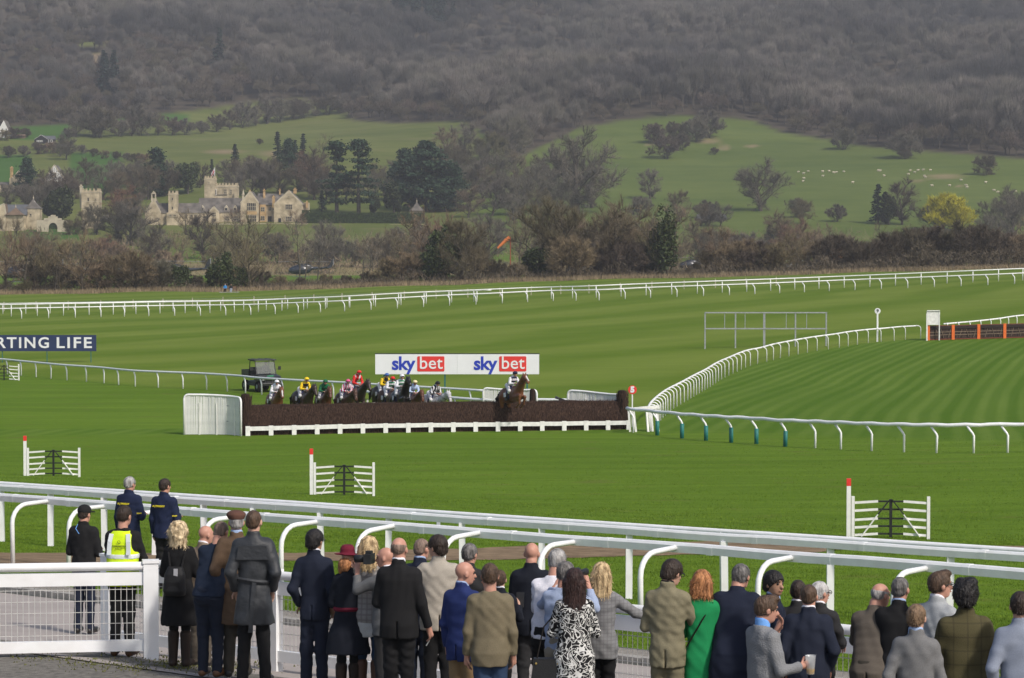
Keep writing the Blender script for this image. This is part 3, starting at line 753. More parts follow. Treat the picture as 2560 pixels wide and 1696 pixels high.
# navy board, cut by the left edge of the picture
panels_mat = NAVY
nb, w, h, zc, Y, g = signboard('advertising_board', 'navy advertising board with white capital letters on green posts at left', -150, 241, 838, 878.5, 907, 6)
s_ = F / Y
for word, xa, xb in (('SPORTING', -93, 123), ('LIFE', 141, 229)):
    lt = text_mesh('lettering', word, 1.12, SIGNW, .022, .008, 1.2)
    tw = max(v.co.x for v in lt.vertices) - min(v.co.x for v in lt.vertices); lt.transform(Matrix.Scale((xb - xa) / s_ / tw, 4, (1, 0, 0)))
    link('lettering', lt, nb, loc=(((xa + xb) / 2 - 45.5) / s_, -.035, zc - .01))
for px in (-110, 5, 117, 227):
    m = MB(); m.box((0, 0, 0), (.06, .06, zc + .6)); m.build('post', BLUEP, nb, loc=((px - 45.5) / s_, .06, (zc + .6) / 2 - .1))

# round number boards
def number_disc(label, px, py, rad_px, base, num, disc, ink, post_w, ymin=100):
    Y = gp(px, base, ymin=ymin).y; s_ = F / Y; c = pt(px, py, Y); g = ground(c.x, Y)
    t = thing('number_sign', label, 'sign', (c.x, Y, g)); z = c.z - g; r = rad_px / s_
    m = MB(); m.tube([(0, .02, z), (0, -.02, z)], r, 20); m.build('disc', disc, t)
    if num == '9':
        m = MB(); m.tube([(0, .03, z), (0, -.012, z)], r * 1.12, 20); m.build('rim', WHITE, t)
    nm = text_mesh('numeral', num, r * 1.75, ink, .012 if num == '9' else .028, .006); link('numeral', nm, t, loc=(0, -.03, z))
    m = MB(); m.box((0, .03, z / 2 - .05), (post_w, post_w, z - r * .8 + .1)); m.build('post', WHITE, t)
number_disc('white round sign with a black nine on a tall white post by the bend', 2194, 778, 6.6, 855, '9', SIGNW, mat('ink_black', (.015, .015, .02)), .13)
number_disc('red round sign with a white five at the right end of the brush fence', 1581, 975, 11, 1068, '5', RED, SIGNW, .06)

# empty steel sign frame on the far course
Y = gp(1763, 873, ymin=150).y; s_ = F / Y; g = ground((1915 - CX) / s_, Y)
ff = thing('sign_frame', 'empty grey steel frame of an advertising board on the far course', 'frame', ((1915 - CX) / s_, Y, g))
zt = pt(1915, 782, Y).z - g; zm = pt(1915, 822, Y).z - g
for px in (1763, 1839, 1911, 1989, 2066):
    m = MB(); m.box((0, 0, zt / 2 - .1), (.11 if px != 1911 else .17, .11, zt + .2)); m.build('upright', GREYM, ff, loc=((px - 1915) / s_, 0, 0))
for px in (1812, 1863, 1966, 2017):
    m = MB(); m.box((0, 0, 0), (.05, .05, zt - zm)); m.build('stud', GREYM, ff, loc=((px - 1915) / s_, 0, (zt + zm) / 2))
for z in (zt, zm):
    m = MB(); m.box((0, -.085, z), ((2068 - 1762) / s_, .055, .1)); m.build('cross_rail', GREYM, ff)

# ------------------------------------------------------------------ steeplechase fence of birch brush
BIRCH = mat('birch_brush', (.021, .013, .011), .9, .45, 16, bump=.9, bscale=40, stretch=(1, 1, .12), rgb2=(.034, .021, .017), spec=.1)
TWIG = mat('birch_twigs', (.020, .012, .010), .9, .5, 30, stretch=(1, 1, .1), rgb2=(.060, .037, .028), spec=.1)
FA = gp(607, 1090, ymin=100); FB = gp(1571, 1074, ymin=100)
fx = (FB - FA); fl = math.hypot(fx.x, fx.y); frz = math.atan2(fx.y, fx.x)
bf = thing('brush_fence', 'long dark birch steeplechase fence with a white board along its foot', 'fence', FA, frz)
# local: x along the fence, y away from the camera
def lz(x): 
    p = FA + Vector((math.cos(frz), math.sin(frz), 0)) * x; return ground(p.x, p.y) - FA.z
FH = 1.40
m = MB(); n = 60; rn = random.Random(8); V = []
prof = [(0.02, .0), (.10, .36), (.26, .95), (.40, FH - .05), (.52, FH), (.95, FH - .01), (1.05, FH - .1), (1.05, -.1), (.02, -.1)]
for i in range(n + 1):
    x = .25 + (fl - .5) * i / n; sag = .03 * math.sin(i * .4) + rn.uniform(-.015, .015)
    for yy, zz in prof: V.append((x, yy, lz(x) + zz + (sag if zz > 1 else 0)))
k = len(prof); Fs = [(i * k + j, (i + 1) * k + j, (i + 1) * k + (j + 1) % k, i * k + (j + 1) % k) for i in range(n) for j in range(k)]
Fs += [tuple(range(k)), tuple(n * k + j for j in range(k))[::-1]]
m.add(V, Fs); m.build('birch_pack', BIRCH, bf)
def twigs(x0, x1, cnt, y0=-.02, top=FH, seed=1, tilt=.22):
    rn = random.Random(seed); v = []; f = []
    for i in range(cnt):
        x = rn.uniform(x0, x1); t0 = rn.uniform(-.05, .92) ** 1.0; L = rn.uniform(.25, .6) * (1 - .3 * t0)
        def fy(t): return y0 + np.interp(t * FH, [0, .36, .95, FH], [.02, .10, .26, .46])
        t1 = min(1.05, t0 + L / FH); w = rn.uniform(.006, .016); dx = rn.gauss(.05, .10) * L + tilt * L
        if rn.random() < .28:      # tips that stand out of the top
            y = rn.uniform(.40, 1.0); zb = top - .12; a = (x, y, lz(x) + zb); b = (x + dx * .5, y + rn.uniform(-.06, .06), lz(x) + top + abs(rn.gauss(.0, .05)))
        else:
            a = (x, fy(t0) - .012, lz(x) + max(0, t0) * FH); b = (x + dx, fy(t1) - .02 - abs(rn.gauss(0, .02)), lz(x) + t1 * FH)
        i0 = len(v); v += [(a[0] - w, a[1], a[2]), (a[0] + w, a[1], a[2]), b]; f.append((i0, i0 + 1, i0 + 2))
    return v, f
v, f = twigs(.25, fl - .3, 15000)
tw = link('birch_twigs', mesh_np('birch_twigs', v, f, TWIG), bf); tw['kind'] = 'stuff'
for x, hh in ((.2, 1.98), (fl - .18, 1.92)):      # taller bundles at both ends
    m = MB(); V = []
    for i, (r_, z) in enumerate(((.24, -.1), (.26, .9), (.25, 1.5), (.2, hh - .04), (.12, hh))):
        for kk in range(9): a = kk * 2 * math.pi / 9; V.append((x + r_ * math.cos(a), .5 + r_ * 1.5 * math.sin(a), z + lz(x)))
    m.add(V, [(i * 9 + kk, i * 9 + (kk + 1) % 9, (i + 1) * 9 + (kk + 1) % 9, (i + 1) * 9 + kk) for i in range(4) for kk in range(9)] + [tuple(range(36, 45))])
    o = m.build('brush_end_post', BIRCH, bf); rn = random.Random(int(x)); v = []; f = []
    for i in range(500):
        a = rn.uniform(0, 6.28); z = rn.uniform(0, hh - .25); w = .012; xx = x + .27 * math.cos(a); yy = .5 + .40 * math.sin(a); i0 = len(v)
        v += [(xx - w, yy, z), (xx + w, yy, z), (xx + rn.gauss(0, .04), yy, z + rn.uniform(.2, .4))]; f.append((i0, i0 + 1, i0 + 2))
    t_ = link('birch_twigs', mesh_np('birch_twigs', v, f, TWIG), o); t_['kind'] = 'stuff'
nb_ = 17; bwid = (fl - .2) / nb_
for i in range(nb_):
    x = .1 + bwid * i; p = FA
    z = lz(x + bwid / 2); dz = (lz(x + bwid) - lz(x))
    m = MB(); m.bar((x + .235, -.16, lz(x) + .345), (x + bwid + .03, -.16, lz(x + bwid) + .345 + rn.uniform(-.012, .012)), .05, .20); m.build('foot_board', WHITEW, bf)
    m = MB(); m.box((x + .12, -.17, lz(x) + .21), (.22, .06, .52)); m.build('board_leg', WHITEW, bf)
m = MB(); m.box((fl - .05, -.17, lz(fl) + .21), (.2, .06, .5)); m.build('board_leg', WHITEW, bf)

# ------------------------------------------------------------------ slatted white wings
def wing(label, P, heights, slat_w=.066, pitch=.076, end_round=True, brush_at=None, legs=True):
    P = [Vector(p) for p in P]; d = arc(P); root = thing('fence_wing', label, 'fence wing', P[0], group=None); r0 = P[0]; L = d[-1]
    m = MB(); m.box((0, 0, .5), (slat_w, .03, 1.0)); sm = m.mesh('slat', WHITEW); n = int(L / pitch); rn = random.Random(4)
    def hh(s): return float(np.interp(s / L, np.linspace(0, 1, len(heights)), heights))
    for i in range(n):
        s = (i + .5) * L / n; p = at_arc(P, d, s); q = at_arc(P, d, min(L, s + .05)); o = link('slat', sm, root, loc=p - r0 + Vector((0, 0, .02)))
        h_ = hh(s) - .07 * (1 if not end_round else 1); e = min(s, L - s)
        if end_round and e < .18: h_ -= .12 * (1 - e / .18) ** 2
        o.scale = (1, 1, h_); o.rotation_euler = (rn.gauss(0, .006), rn.gauss(0, .006), math.atan2((q - p).y, (q - p).x))
    m = MB(); pts = []; ins = .2
    for s in [0, 0, 0.04, .12, .22] + [L * k / 12 for k in range(1, 12)] + [L - .22, L - .12, L - .04, L, L]: pts.append(s)
    path = []
    for i, s in enumerate(pts):
        p = at_arc(P, d, s) - r0; h_ = hh(s)
        e = min(s, L - s)
        if i in (0, len(pts) - 1): z = -.05
        elif e < .2: z = h_ - .2 + .2 * math.sqrt(max(0, 1 - (1 - e / .2) ** 2))
        else: z = h_
        path.append(p + Vector((0, -.01, z)))
    m.tube(path, .055, 7); m.build('frame', WHITE, root, smooth=True)
    for zf in (.35, .75):
        m = MB(); m.tube([at_arc(P, d, L * k / 10) - r0 + Vector((0, .04, hh(L * k / 10) * zf)) for k in range(11)], .03, 5); m.build('cross_rail', GREYM, root)
    for fr in ((.22, .48, .8) if legs else (.3, .7)):
        m = MB(); p = at_arc(P, d, L * fr) - r0; m.box(p + Vector((0, -.035, hh(L * fr) * .4)), (.07, .03, hh(L * fr) * .8)); m.build('batten', DIRTYW, root)
    return root
wing('white slatted wing standing beside the left end of the brush fence', [ongp(459, 125.1), ongp(520, 125.0), ongp(568, 124.7), ongp(588, 124.3), ongp(601, 123.8)], [1.94, 1.93, 1.9, 1.86, 1.83])
W2 = [ongp(1420, 131.0), ongp(1475, 130.5), ongp(1520, 129.9), ongp(1556, 129.2)]
wing('white slatted wing with a wavy top behind the right end of the brush fence', W2, [1.78, 1.76, 1.70, 1.66, 1.68], legs=False)
W3 = [ongp(1208, 136.0), ongp(1268, 135.7), ongp(1316, 135.4), ongp(1342, 135.2)]
w3 = wing('white slatted wing with a brown brush post behind the leading horse', W3, [1.58, 1.52, 1.5, 1.55], legs=False)
m = MB(); p = ongp(1331, 135.0); m.lathe([(.16, 0), (.17, 1.0), (.15, 1.55), (.08, 1.62), (0, 1.63)], p - W3[0] + Vector((0, -.2, 0)), 9); m.build('brush_post', BIRCH, w3)

# small black remote camera clipped beside the wing
p = ongp(1404, 133.0); cm = thing('remote_camera', 'small black remote camera on a peg at the left end of the wavy wing', 'camera', p)
m = MB(); m.tube([(0, 0, 0), (0, 0, 1.12)], .025, 6); m.build('peg', DARKM, cm)
m = MB(); m.box((.02, 0, 1.17), (.34, .14, .13), ry=.35); m.build('housing', DARKM, cm)
m = MB(); m.tube([(-.15, -.02, 1.25), (-.32, -.05, 1.31)], [.06, .075], 9); m.build('lens_hood', DARKM, cm)

# ------------------------------------------------------------------ low white and black gates on the track
GW, GH, GB = [mat('gate_white', (.76, .76, .74), .55, .06, 5, bump=.1), mat('gate_half', (.5, .5, .5)), mat('gate_black', (.018, .02, .02), .55, .2, 5)]
def bow_gate(label, px, base, post=True, flip=False, half=False, ymin=60):
    p = gp(px, base, ymin=ymin); t = thing('track_gate', label, 'gate', p, rn_.uniform(-.06, .02), group='low white gates on the course')
    w, h = 1.96, .98
    for x in (0, w):
        m = MB(); m.box((x, 0, h / 2 + .02), (.08, .08, h + .14)); m.build('end_post', GW, t)
    zs = [.08, .28, .48, .72, .93]; c = w / 2; hb = .33
    for k, z in enumerate(zs):
        dr = .05 - .03 * (k == 4)
        m = MB(); m.bar((.05, 0, z - .03), (c - hb, 0, z + .01), .035, .06); m.build('bar', GW, t)
        m = MB(); m.bar((c + hb, 0, z + .01), (w - .05, 0, z - .03), .035, .06); m.build('bar', GW, t)
        m = MB(); m.bar((c - hb, 0, z + .01), (c + hb, 0, z + .01), .028, .045); m.build('middle_bar', GB, t)
    m = MB(); m.box((c, -.03, .5), (.075, .04, 1.0)); m.build('centre_upright', GB, t)
    for sgn in (-1, 1):
        m = MB(); m.bar((c + sgn * (c - .22), -.045, .02), (c + sgn * hb * 1.02, -.045, .60), .03, .065, up=(0, 1, 0)); m.build('brace', GW, t)
        m = MB(); m.bar((c + sgn * hb, -.045, .61), (c + sgn * .02, -.045, 1.0), .03, .065, up=(0, 1, 0)); m.build('brace', GB, t)
    if post:
        m = MB(); m.box((-.11, .03, .66), (.11, .11, 1.36)); m.build('marker_post', GW, t)
        m = MB(); m.box((-.11, .03, 1.435), (.115, .115, .19)); m.build('post_tip', RED, t)
    return t
rn_ = random.Random(2)
bow_gate('white gate with black middle and red tipped post on the turf at left', 70, 1190)
bow_gate('white gate with black middle and red tipped post just below the brush fence', 787, 1237)
bow_gate('white gate with black middle and red tipped post at right, largest of the gates', 2132, 1343)
bow_gate('white gate cut by the left edge below the navy board', -26, 951, post=False, ymin=100)
bow_gate('white gate mostly hidden behind the brush fence among the horses', 919, 1052, post=False, ymin=100)

# ------------------------------------------------------------------ hurdle
hr = thing('hurdle', 'low brown brush hurdle with orange posts at the right edge', 'hurdle', gp(2320, 851, 150))
h0 = Vector(hr.location); HB = mat('hurdle_birch', (.026, .017, .014), .9, .4, 8, bump=.8, bscale=26, stretch=(1, 1, .2), rgb2=(.045, .03, .024))
HURR = mat('red_brown_rail', (.16, .04, .022), .6, .15, 6); hx = [2320, 2382, 2446, 2511, 2576, 2640]; HP = [gp(x, 851 - (x - 2320) * .026, 150) - h0 for x in hx]
for i, p in enumerate(HP):
    m = MB(); m.box(p + Vector((0, -.1, .58)), (.23, .15, 1.2)); m.build('post', ORANGE, hr)
for i in range(5):
    a, b = HP[i], HP[i + 1]
    m = MB(); m.bar(a + Vector((.08, .1, .42)), b + Vector((-.08, .1, .42)), .3, .95); m.build('birch_panel', HB, hr)
    m = MB(); m.bar(a + Vector((.08, .08, .98)), b + Vector((-.08, .08, .98)), .4, .22); m.build('padding', mat('hurdle_top', (.03, .022, .02), .9, .3, 12, bump=.6), hr)
    m = MB(); m.bar(a + Vector((.08, -.10, 1.13)), b + Vector((-.08, -.10, 1.13)), .05, .05); m.build('edge_rail', HURR, hr)
    m = MB(); m.bar(a + Vector((.08, -.10, .05)), b + Vector((-.08, -.10, .05)), .05, .07); m.build('foot_rail', HURR, hr)
    for z0, z1 in ((.62, .62), (.38, .4)):
        m = MB(); m.bar(a + Vector((.08, -.08, z0)), b + Vector((-.08, -.08, z1)), .03, .045); m.build('slat', mat('old_wood', (.2, .15, .11), .8, .2, 7), hr)
    for fa, fb in ((.25, .34), (.62, .52), (.8, .9)):
        m = MB(); m.bar(a.lerp(b, fa) + Vector((0, -.1, .15)), a.lerp(b, fb) + Vector((0, -.1, .82)), .03, .05, up=(0, 1, 0)); m.build('brace', MATS['old_wood'], hr)
wb_ = thing('wing_board', 'white upright board standing at the left end of the orange posted hurdle', 'board', gp(2317, 852, 150))
m = MB(); m.box((0, 0, 1.05), (.11, .14, 2.2)); m.build('post', WHITEW, wb_)
m = MB(); m.box((.52, .25, 1.78), (1.0, .05, 1.1)); m.build('panel', WHITEW, wb_)
m = MB(); m.bar((.04, .2, 2.36), (1.05, .2, 2.36), .1, .07); m.build('top_edge', WHITEW, wb_)
m = MB(); m.box((1.02, .25, 1.15), (.08, .1, 2.3)); m.build('post', WHITEW, wb_)
# ------------------------------------------------------------------ winter trees: trunk, limbs, and crowns of real twigs
def bark(name, rgb, rgb2=None, rand=.0, rgb3=None): return mat(name, rgb, .95, .25, 1.2, rgb2=rgb2, spec=.1, rand=rand, rgb3=rgb3)
TRUNK = bark('bark', (.070, .060, .048), (.105, .092, .072))
TWIGS = {
 'brown': bark('twig_brown', (0.128, 0.098, 0.069), (0.183, 0.142, 0.102), .16, (0.152, 0.134, 0.079)),
 'grey': bark('twig_grey', (0.121, 0.106, 0.089), (0.172, 0.152, 0.128), .14, (0.138, 0.129, 0.091)),
 'dark': bark('twig_dark', (0.092, 0.071, 0.057), (0.127, 0.099, 0.082), .15, (0.100, 0.088, 0.056)),
 'red': bark('twig_red', (0.172, 0.101, 0.068), (0.230, 0.138, 0.097), .10),
 'olive': bark('twig_olive', (0.115, 0.108, 0.055), (0.160, 0.145, 0.078), .15),
 'yellow': bark('twig_yellow', (0.400, 0.360, 0.021), (0.550, 0.500, 0.037), .05),
 'orange': bark('twig_orange', (0.260, 0.140, 0.053), (0.320, 0.180, 0.074), .05),
 'pale': bark('twig_pale', (0.200, 0.170, 0.126), (0.270, 0.230, 0.179)),
 'warm': bark('twig_warm', (0.180, 0.126, 0.083), (0.246, 0.180, 0.123), .14, (0.180, 0.156, 0.088)),
 'wood': bark('twig_wood', (0.122, 0.110, 0.102), (0.172, 0.157, 0.146), .20, (0.118, 0.114, 0.097)),
}
LEAFS = {
 'ivy': mat('ivy_leaves', (.022, .036, .012), .6, .4, 1.6, rgb2=(.055, .075, .022), spec=.3),
 'yew': mat('yew_needles', (.014, .024, .010), .7, .4, 1.2, rgb2=(.045, .056, .020), spec=.2),
 'cedar': mat('cedar_needles', (.013, .032, .017), .7, .35, .9, rgb2=(.036, .066, .034), spec=.2),
 'spruce': mat('spruce_needles', (.010, .024, .018), .7, .35, .9, rgb2=(.026, .046, .034), spec=.2),
 'hedge': mat('hedge_leaves', (.016, .030, .010), .7, .4, 1.5, rgb2=(.040, .060, .018), spec=.2),
}
def patchy(m):
    N, L, b = nodes_of(m); src = b.inputs['Base Color'].links[0].from_socket; ge = N.new('ShaderNodeNewGeometry'); no = N.new('ShaderNodeTexNoise'); no.inputs['Scale'].default_value = .008; no.inputs['Detail'].default_value = 4; L.new(ge.outputs['Position'], no.inputs['Vector'])
    ra = N.new('ShaderNodeValToRGB'); e = ra.color_ramp.elements; e[0].position = .38; e[0].color = (.50, .51, .54, 1); e[1].position = .62; e[1].color = (1.30, 1.25, 1.18, 1); L.new(no.outputs[0], ra.inputs[0])
    mx = N.new('ShaderNodeMix'); mx.data_type = 'RGBA'; mx.blend_type = 'MULTIPLY'; mx.inputs[0].default_value = 1; L.new(src, mx.inputs[6]); L.new(ra.outputs[0], mx.inputs[7]); L.new(mx.outputs[2], b.inputs['Base Color'])
patchy(TWIGS['wood'])
class TB:
    def __init__(s): s.v = []; s.f = []; s.tv = []; s.tf = []
    def tube(s, pts, r0, r1, n=5):
        b = len(s.v); m = len(pts)
        for i, p in enumerate(pts):
            t = (pts[min(i+1, m-1)] - pts[max(i-1, 0)]).normalized(); ref = Vector((1, 0, 0)) if abs(t.x) < .8 else Vector((0, 1, 0))
            x = t.cross(ref).normalized(); y = t.cross(x); r = r0 + (r1 - r0) * i / (m - 1)
            for k in range(n):
                a = 6.2832 * k / n; s.v.append(tuple(p + x * (math.cos(a) * r) + y * (math.sin(a) * r)))
        for i in range(m - 1):
            for k in range(n): s.f.append((b + i*n + k, b + i*n + (k+1) % n, b + (i+1)*n + (k+1) % n, b + (i+1)*n + k))
    def twig(s, a, d, L, w, rn):
        x = d.cross(Vector((rn.gauss(0, 1), rn.gauss(0, 1), rn.gauss(0, 1)))).normalized() * (w / 2)
        b = len(s.tv); s.tv += [tuple(a - x), tuple(a + x), tuple(a + d * L)]; s.tf.append((b, b + 1, b + 2))
    def leaf(s, c, r, rn, flat=1.0):
        n = Vector((rn.gauss(0, 1), rn.gauss(0, 1), rn.gauss(0, 1) * flat)); u = Vector((rn.gauss(0, 1), rn.gauss(0, 1), rn.gauss(0, 1)))
        n.normalize(); x = n.cross(u).normalized() * r; y = n.cross(x).normalized() * r * .7
        b = len(s.tv); s.tv += [tuple(c - x), tuple(c + y), tuple(c + x), tuple(c - y)]; s.tf.append((b, b + 1, b + 2, b + 3))
def rv(rn): return Vector((rn.gauss(0, 1), rn.gauss(0, 1), rn.gauss(0, 1))).normalized()
def bare_tree(seed, H=10.0, W=9.0, clear=.18, limbs=9, subs=9, twigs=38, tl=1.0, tw=.05, rise=.55, stems=1, trunk_r=.32, low=.1, haze=2200):
    """a leafless crown filling an ellipsoid W wide; returns TB"""
    rn = random.Random(seed); T = TB(); cz = H * (clear + 1) / 2 ; rz = H * (1 - clear) / 2; rx = W / 2
    ends = []
    for st in range(stems):
        a = rn.uniform(0, 6.28); sp = 0 if stems == 1 else rn.uniform(.2, .9)
        base = Vector((math.cos(a) * sp, math.sin(a) * sp, -.2)); topz = H * (.5 + .15 * rn.random())
        lean = Vector((rn.gauss(0, .05) * H + math.cos(a) * sp * 1.5, rn.gauss(0, .05) * H + math.sin(a) * sp * 1.5, topz))
        pts = [base, base.lerp(lean, .4) + Vector((rn.gauss(0, .12), rn.gauss(0, .12), 0)), base.lerp(lean, .75), lean]
        T.tube(pts, trunk_r / math.sqrt(stems), trunk_r * .45 / math.sqrt(stems), 6)
        nl = max(3, limbs // stems)
        for i in range(nl):
            f = low + (1 - low) * (i + rn.random() * .8) / nl; f = min(1, max(clear * .9, f)); s0 = pts[0].lerp(pts[3], f)
            az = i * 2.4 + rn.uniform(-.5, .5) + st * 2.1; el = rn.uniform(.1, .75) + f * .5
            dd = Vector((math.cos(az) * math.cos(el), math.sin(az) * math.cos(el), math.sin(el)))
            # reach to the envelope
            t = .5
            for q in range(40):
                p = s0 + dd * t
                if ((p.x) / rx) ** 2 + ((p.y) / rx) ** 2 + ((p.z - cz) / rz) ** 2 > 1.0: break
                t += .04 * H
            t *= rn.uniform(.78, .98); e = s0 + dd * t
            mid = s0.lerp(e, .5) + Vector((rn.gauss(0, .04), rn.gauss(0, .04), rn.uniform(-.02, .07))) * H
            T.tube([s0, s0.lerp(mid, .6), mid, e], trunk_r * .42 * (1 - .4 * f), .03, 4)
            for j in range(subs):
                g = rn.uniform(.22, 1.0); s1 = (s0.lerp(mid, g * 2) if g < .5 else mid.lerp(e, g * 2 - 1))
                d1 = (dd * .6 + rv(rn) * .85 + Vector((0, 0, rise * .5))).normalized(); L1 = rn.uniform(.10, .26) * H * (1.15 - .4 * g)
                e1 = s1 + d1 * L1; T.tube([s1, s1.lerp(e1, .5) + rv(rn) * .03 * L1, e1], .045, .014, 3)
                for k in range(twigs):
                    h = rn.uniform(.1, 1.0); s2 = s1.lerp(e1, h); d2 = (d1 * .55 + rv(rn) * .75 + Vector((0, 0, rise))).normalized()
                    T.twig(s2, d2, rn.uniform(.5, 1.3) * tl, tw * rn.uniform(.6, 1.3), rn)
    lob = [(rv(rn), rn.uniform(.78, 1.02), rn.uniform(.35, .65)) for _ in range(8)]
    for i in range(haze):          # the fine outer haze of twigs
        dd = rv(rn); k = .80
        for l, r, w in lob:
            if (dd - l).length < w: k = max(k, r)
        k *= rn.uniform(.45, 1.0) ** .6; p = Vector((dd.x * rx * k, dd.y * rx * k, cz + dd.z * rz * k))
        T.twig(p, (dd * .6 + Vector((0, 0, rise)) + rv(rn) * .5).normalized(), tl * rn.uniform(.4, 1.0), tw * rn.uniform(.4, .9), rn)
    return T
def conifer(seed, H=16, W=6, kind='spire', n=2600, leaf=.35):
    rn = random.Random(seed); T = TB()
    T.tube([Vector((0, 0, -.3)), Vector((.1, 0, H * .4)), Vector((0, .1, H * .8)), Vector((0, 0, H * .98))], .03 * H, .02, 6)
    if kind == 'spire':
        tiers = 16
        for i in range(tiers):
            z = H * (.14 + .86 * i / tiers); r = W / 2 * (1 - i / tiers) ** .8 + .15
            for b in range(6):
                a = rn.uniform(0, 6.28); rr = r * rn.uniform(.65, 1.1); d = Vector((math.cos(a), math.sin(a), -.28))
                for k in range(int(n / tiers / 6)):
                    t = rn.uniform(.08, 1); p = Vector((0, 0, z)) + d * (rr * t) + Vector((rn.gauss(0, .25), rn.gauss(0, .25), rn.gauss(0, .14)))
                    T.leaf(p, leaf * rn.uniform(.6, 1.2), rn, 2.0)
    elif kind == 'cedar_tall':      # bare stem, flat plates near the top and some low
        zs, rs = ([.995, .97, .93, .87, .78, .66, .55, .47, .40, .30, .19], [.22, .34, .40, .30, .20, .22, .40, .85, .95, .62, .5]) if seed == 112 else ([.995, .96, .91, .84, .74, .66, .57, .48, .40, .30, .20], [.16, .26, .32, .26, .42, .52, .45, .66, .85, .8, .72])
        for z, r in zip(zs, rs):
            for b in range(5):
                a = rn.uniform(0, 6.28); L = W / 2 * r * rn.uniform(.4, 1.2); s0 = Vector((0, 0, H * z - .6)); e = s0 + Vector((math.cos(a) * L, math.sin(a) * L, .35 + rn.gauss(0, .3)))
                T.tube([s0, s0.lerp(e, .5) + Vector((0, 0, .1)), e], .1, .03, 3)
                for k in range(int(n / 55)):
                    t = rn.uniform(.25, 1.05); p = s0.lerp(e, t) + Vector((rn.gauss(0, .75), rn.gauss(0, .75), rn.gauss(.1, .34) - .5 * t * t)); T.leaf(p, leaf * rn.uniform(.5, 1.1), rn, 1.6)
    elif kind == 'cedar_wide':
        zs = [i / 15 for i in range(2, 16)]
        for z in zs:
            r = ((1 - z) ** .62 * (.9 if z > .25 else .8) + .06) * rn.uniform(.72, 1.12)
            for b in range(7):
                a = rn.uniform(0, 6.28); L = W / 2 * r * rn.uniform(.45, 1.15); s0 = Vector((0, 0, H * z - .5)); e = s0 + Vector((math.cos(a) * L, math.sin(a) * L, rn.gauss(.1, .5)))
                T.tube([s0, s0.lerp(e, .5) + Vector((0, 0, .25)), e], .16, .04, 3)
                for k in range(int(n / 98)):
                    t = rn.uniform(.2, 1.05) ** .7; p = s0.lerp(e, t) + Vector((rn.gauss(0, .9), rn.gauss(0, .9), rn.gauss(0, .42) - .6 * t * t)); T.leaf(p, leaf * rn.uniform(.5, 1.1), rn, 1.5)
    return T
def leafy(seed, H=8, W=8, n=3000, leaf=.3, lumps=9, skirt=.02):
    """dense evergreen with an uneven, lumpy outline"""
    rn = random.Random(seed); T = TB(); T.tube([Vector((0, 0, -.3)), Vector((.1, 0, H * .3)), Vector((0, .1, H * .6))], .04 * H, .1, 6)
    C = [(Vector((0, 0, H * .52)), .40)]
    for i in range(lumps):
        a = rn.uniform(0, 6.28); z = rn.uniform(.22, .86); r = (1 - abs(z - .42) * 1.1) * .6
        C.append((Vector((math.cos(a) * W / 2 * r, math.sin(a) * W / 2 * r, H * z)), rn.uniform(.18, .3)))
    for i in range(n):
        c, r = C[rn.randrange(len(C))]; d = rv(rn); t = rn.uniform(.55, 1.03)
        p = c + Vector((d.x * W / 2 * r * 1.5 * t, d.y * W / 2 * r * 1.5 * t, d.z * H * r * t)); p.z = max(H * skirt, p.z); T.leaf(p, leaf * rn.uniform(.6, 1.3), rn)
    return T
PROTO = {}
def tree_meshes(key, T, crown_mat, H):
    tm = mesh_np('trunk', T.v, np.array(T.f, np.int32), TRUNK); k = len(T.tf[0])
    cm_ = mesh_np('crown', T.tv, np.array(T.tf, np.int32), crown_mat); PROTO[key] = (tm, cm_, H)
def recrown(key, src, crown_mat):
    tm, cm_, H = PROTO[src]; c = cm_.copy(); c.materials.clear(); c.materials.append(crown_mat); PROTO[key] = (tm, c, H)
for i in range(5): tree_meshes('brown%d' % i, bare_tree(20 + i, 10, 8.6 + i % 3, twigs=44, limbs=13, subs=12, tl=1.05, tw=.05, clear=(.12, .2, .08, .16, .1)[i]), TWIGS['brown'], 10)
for i in range(3): tree_meshes('wide%d' % i, bare_tree(40 + i, 10, 11, twigs=44, limbs=17, subs=13, tl=.95, tw=.05, rise=.4, trunk_r=.42, clear=.12), TWIGS['grey'], 10)
for i in range(3): tree_meshes('open%d' % i, bare_tree(60 + i, 10, 7, haze=350, twigs=10, limbs=9, subs=7, tl=1.1, tw=.05, rise=.9, clear=.2, trunk_r=.22), TWIGS['olive'], 10)
for i in range(3): tree_meshes('bush%d' % i, bare_tree(80 + i, 5, 7.6, twigs=46, limbs=20, subs=12, tl=.7, tw=.055, rise=.5, clear=0, stems=3, trunk_r=.14, low=.05), TWIGS['dark'], 5)
recrown('greybush0', 'bush0', TWIGS['grey']); recrown('greybush1', 'bush1', TWIGS['grey']); recrown('brownbush0', 'bush2', TWIGS['warm']); recrown('brownbush1', 'bush0', TWIGS['warm'])
recrown('olivebush0', 'bush1', TWIGS['olive']); recrown('yellowbush', 'bush0', TWIGS['yellow']); recrown('orangebush', 'bush1', TWIGS['orange'])
recrown('red0', 'wide0', TWIGS['red']); recrown('grey0', 'brown0', TWIGS['grey']); recrown('grey1', 'brown2', TWIGS['grey']); recrown('dark0', 'brown1', TWIGS['dark']); recrown('darkwide', 'wide1', TWIGS['dark'])
tree_meshes('ivy0', leafy(101, 8, 6.5, 3000, .26), LEAFS['ivy'], 8); tree_meshes('ivy1', leafy(102, 8, 8, 3200, .28, 12), LEAFS['ivy'], 8)
tree_meshes('ivyslim', leafy(105, 10, 4.2, 1900, .24, 14), LEAFS['ivy'], 10)
tree_meshes('yew', leafy(103, 9, 11, 4200, .38, 14), LEAFS['yew'], 9)
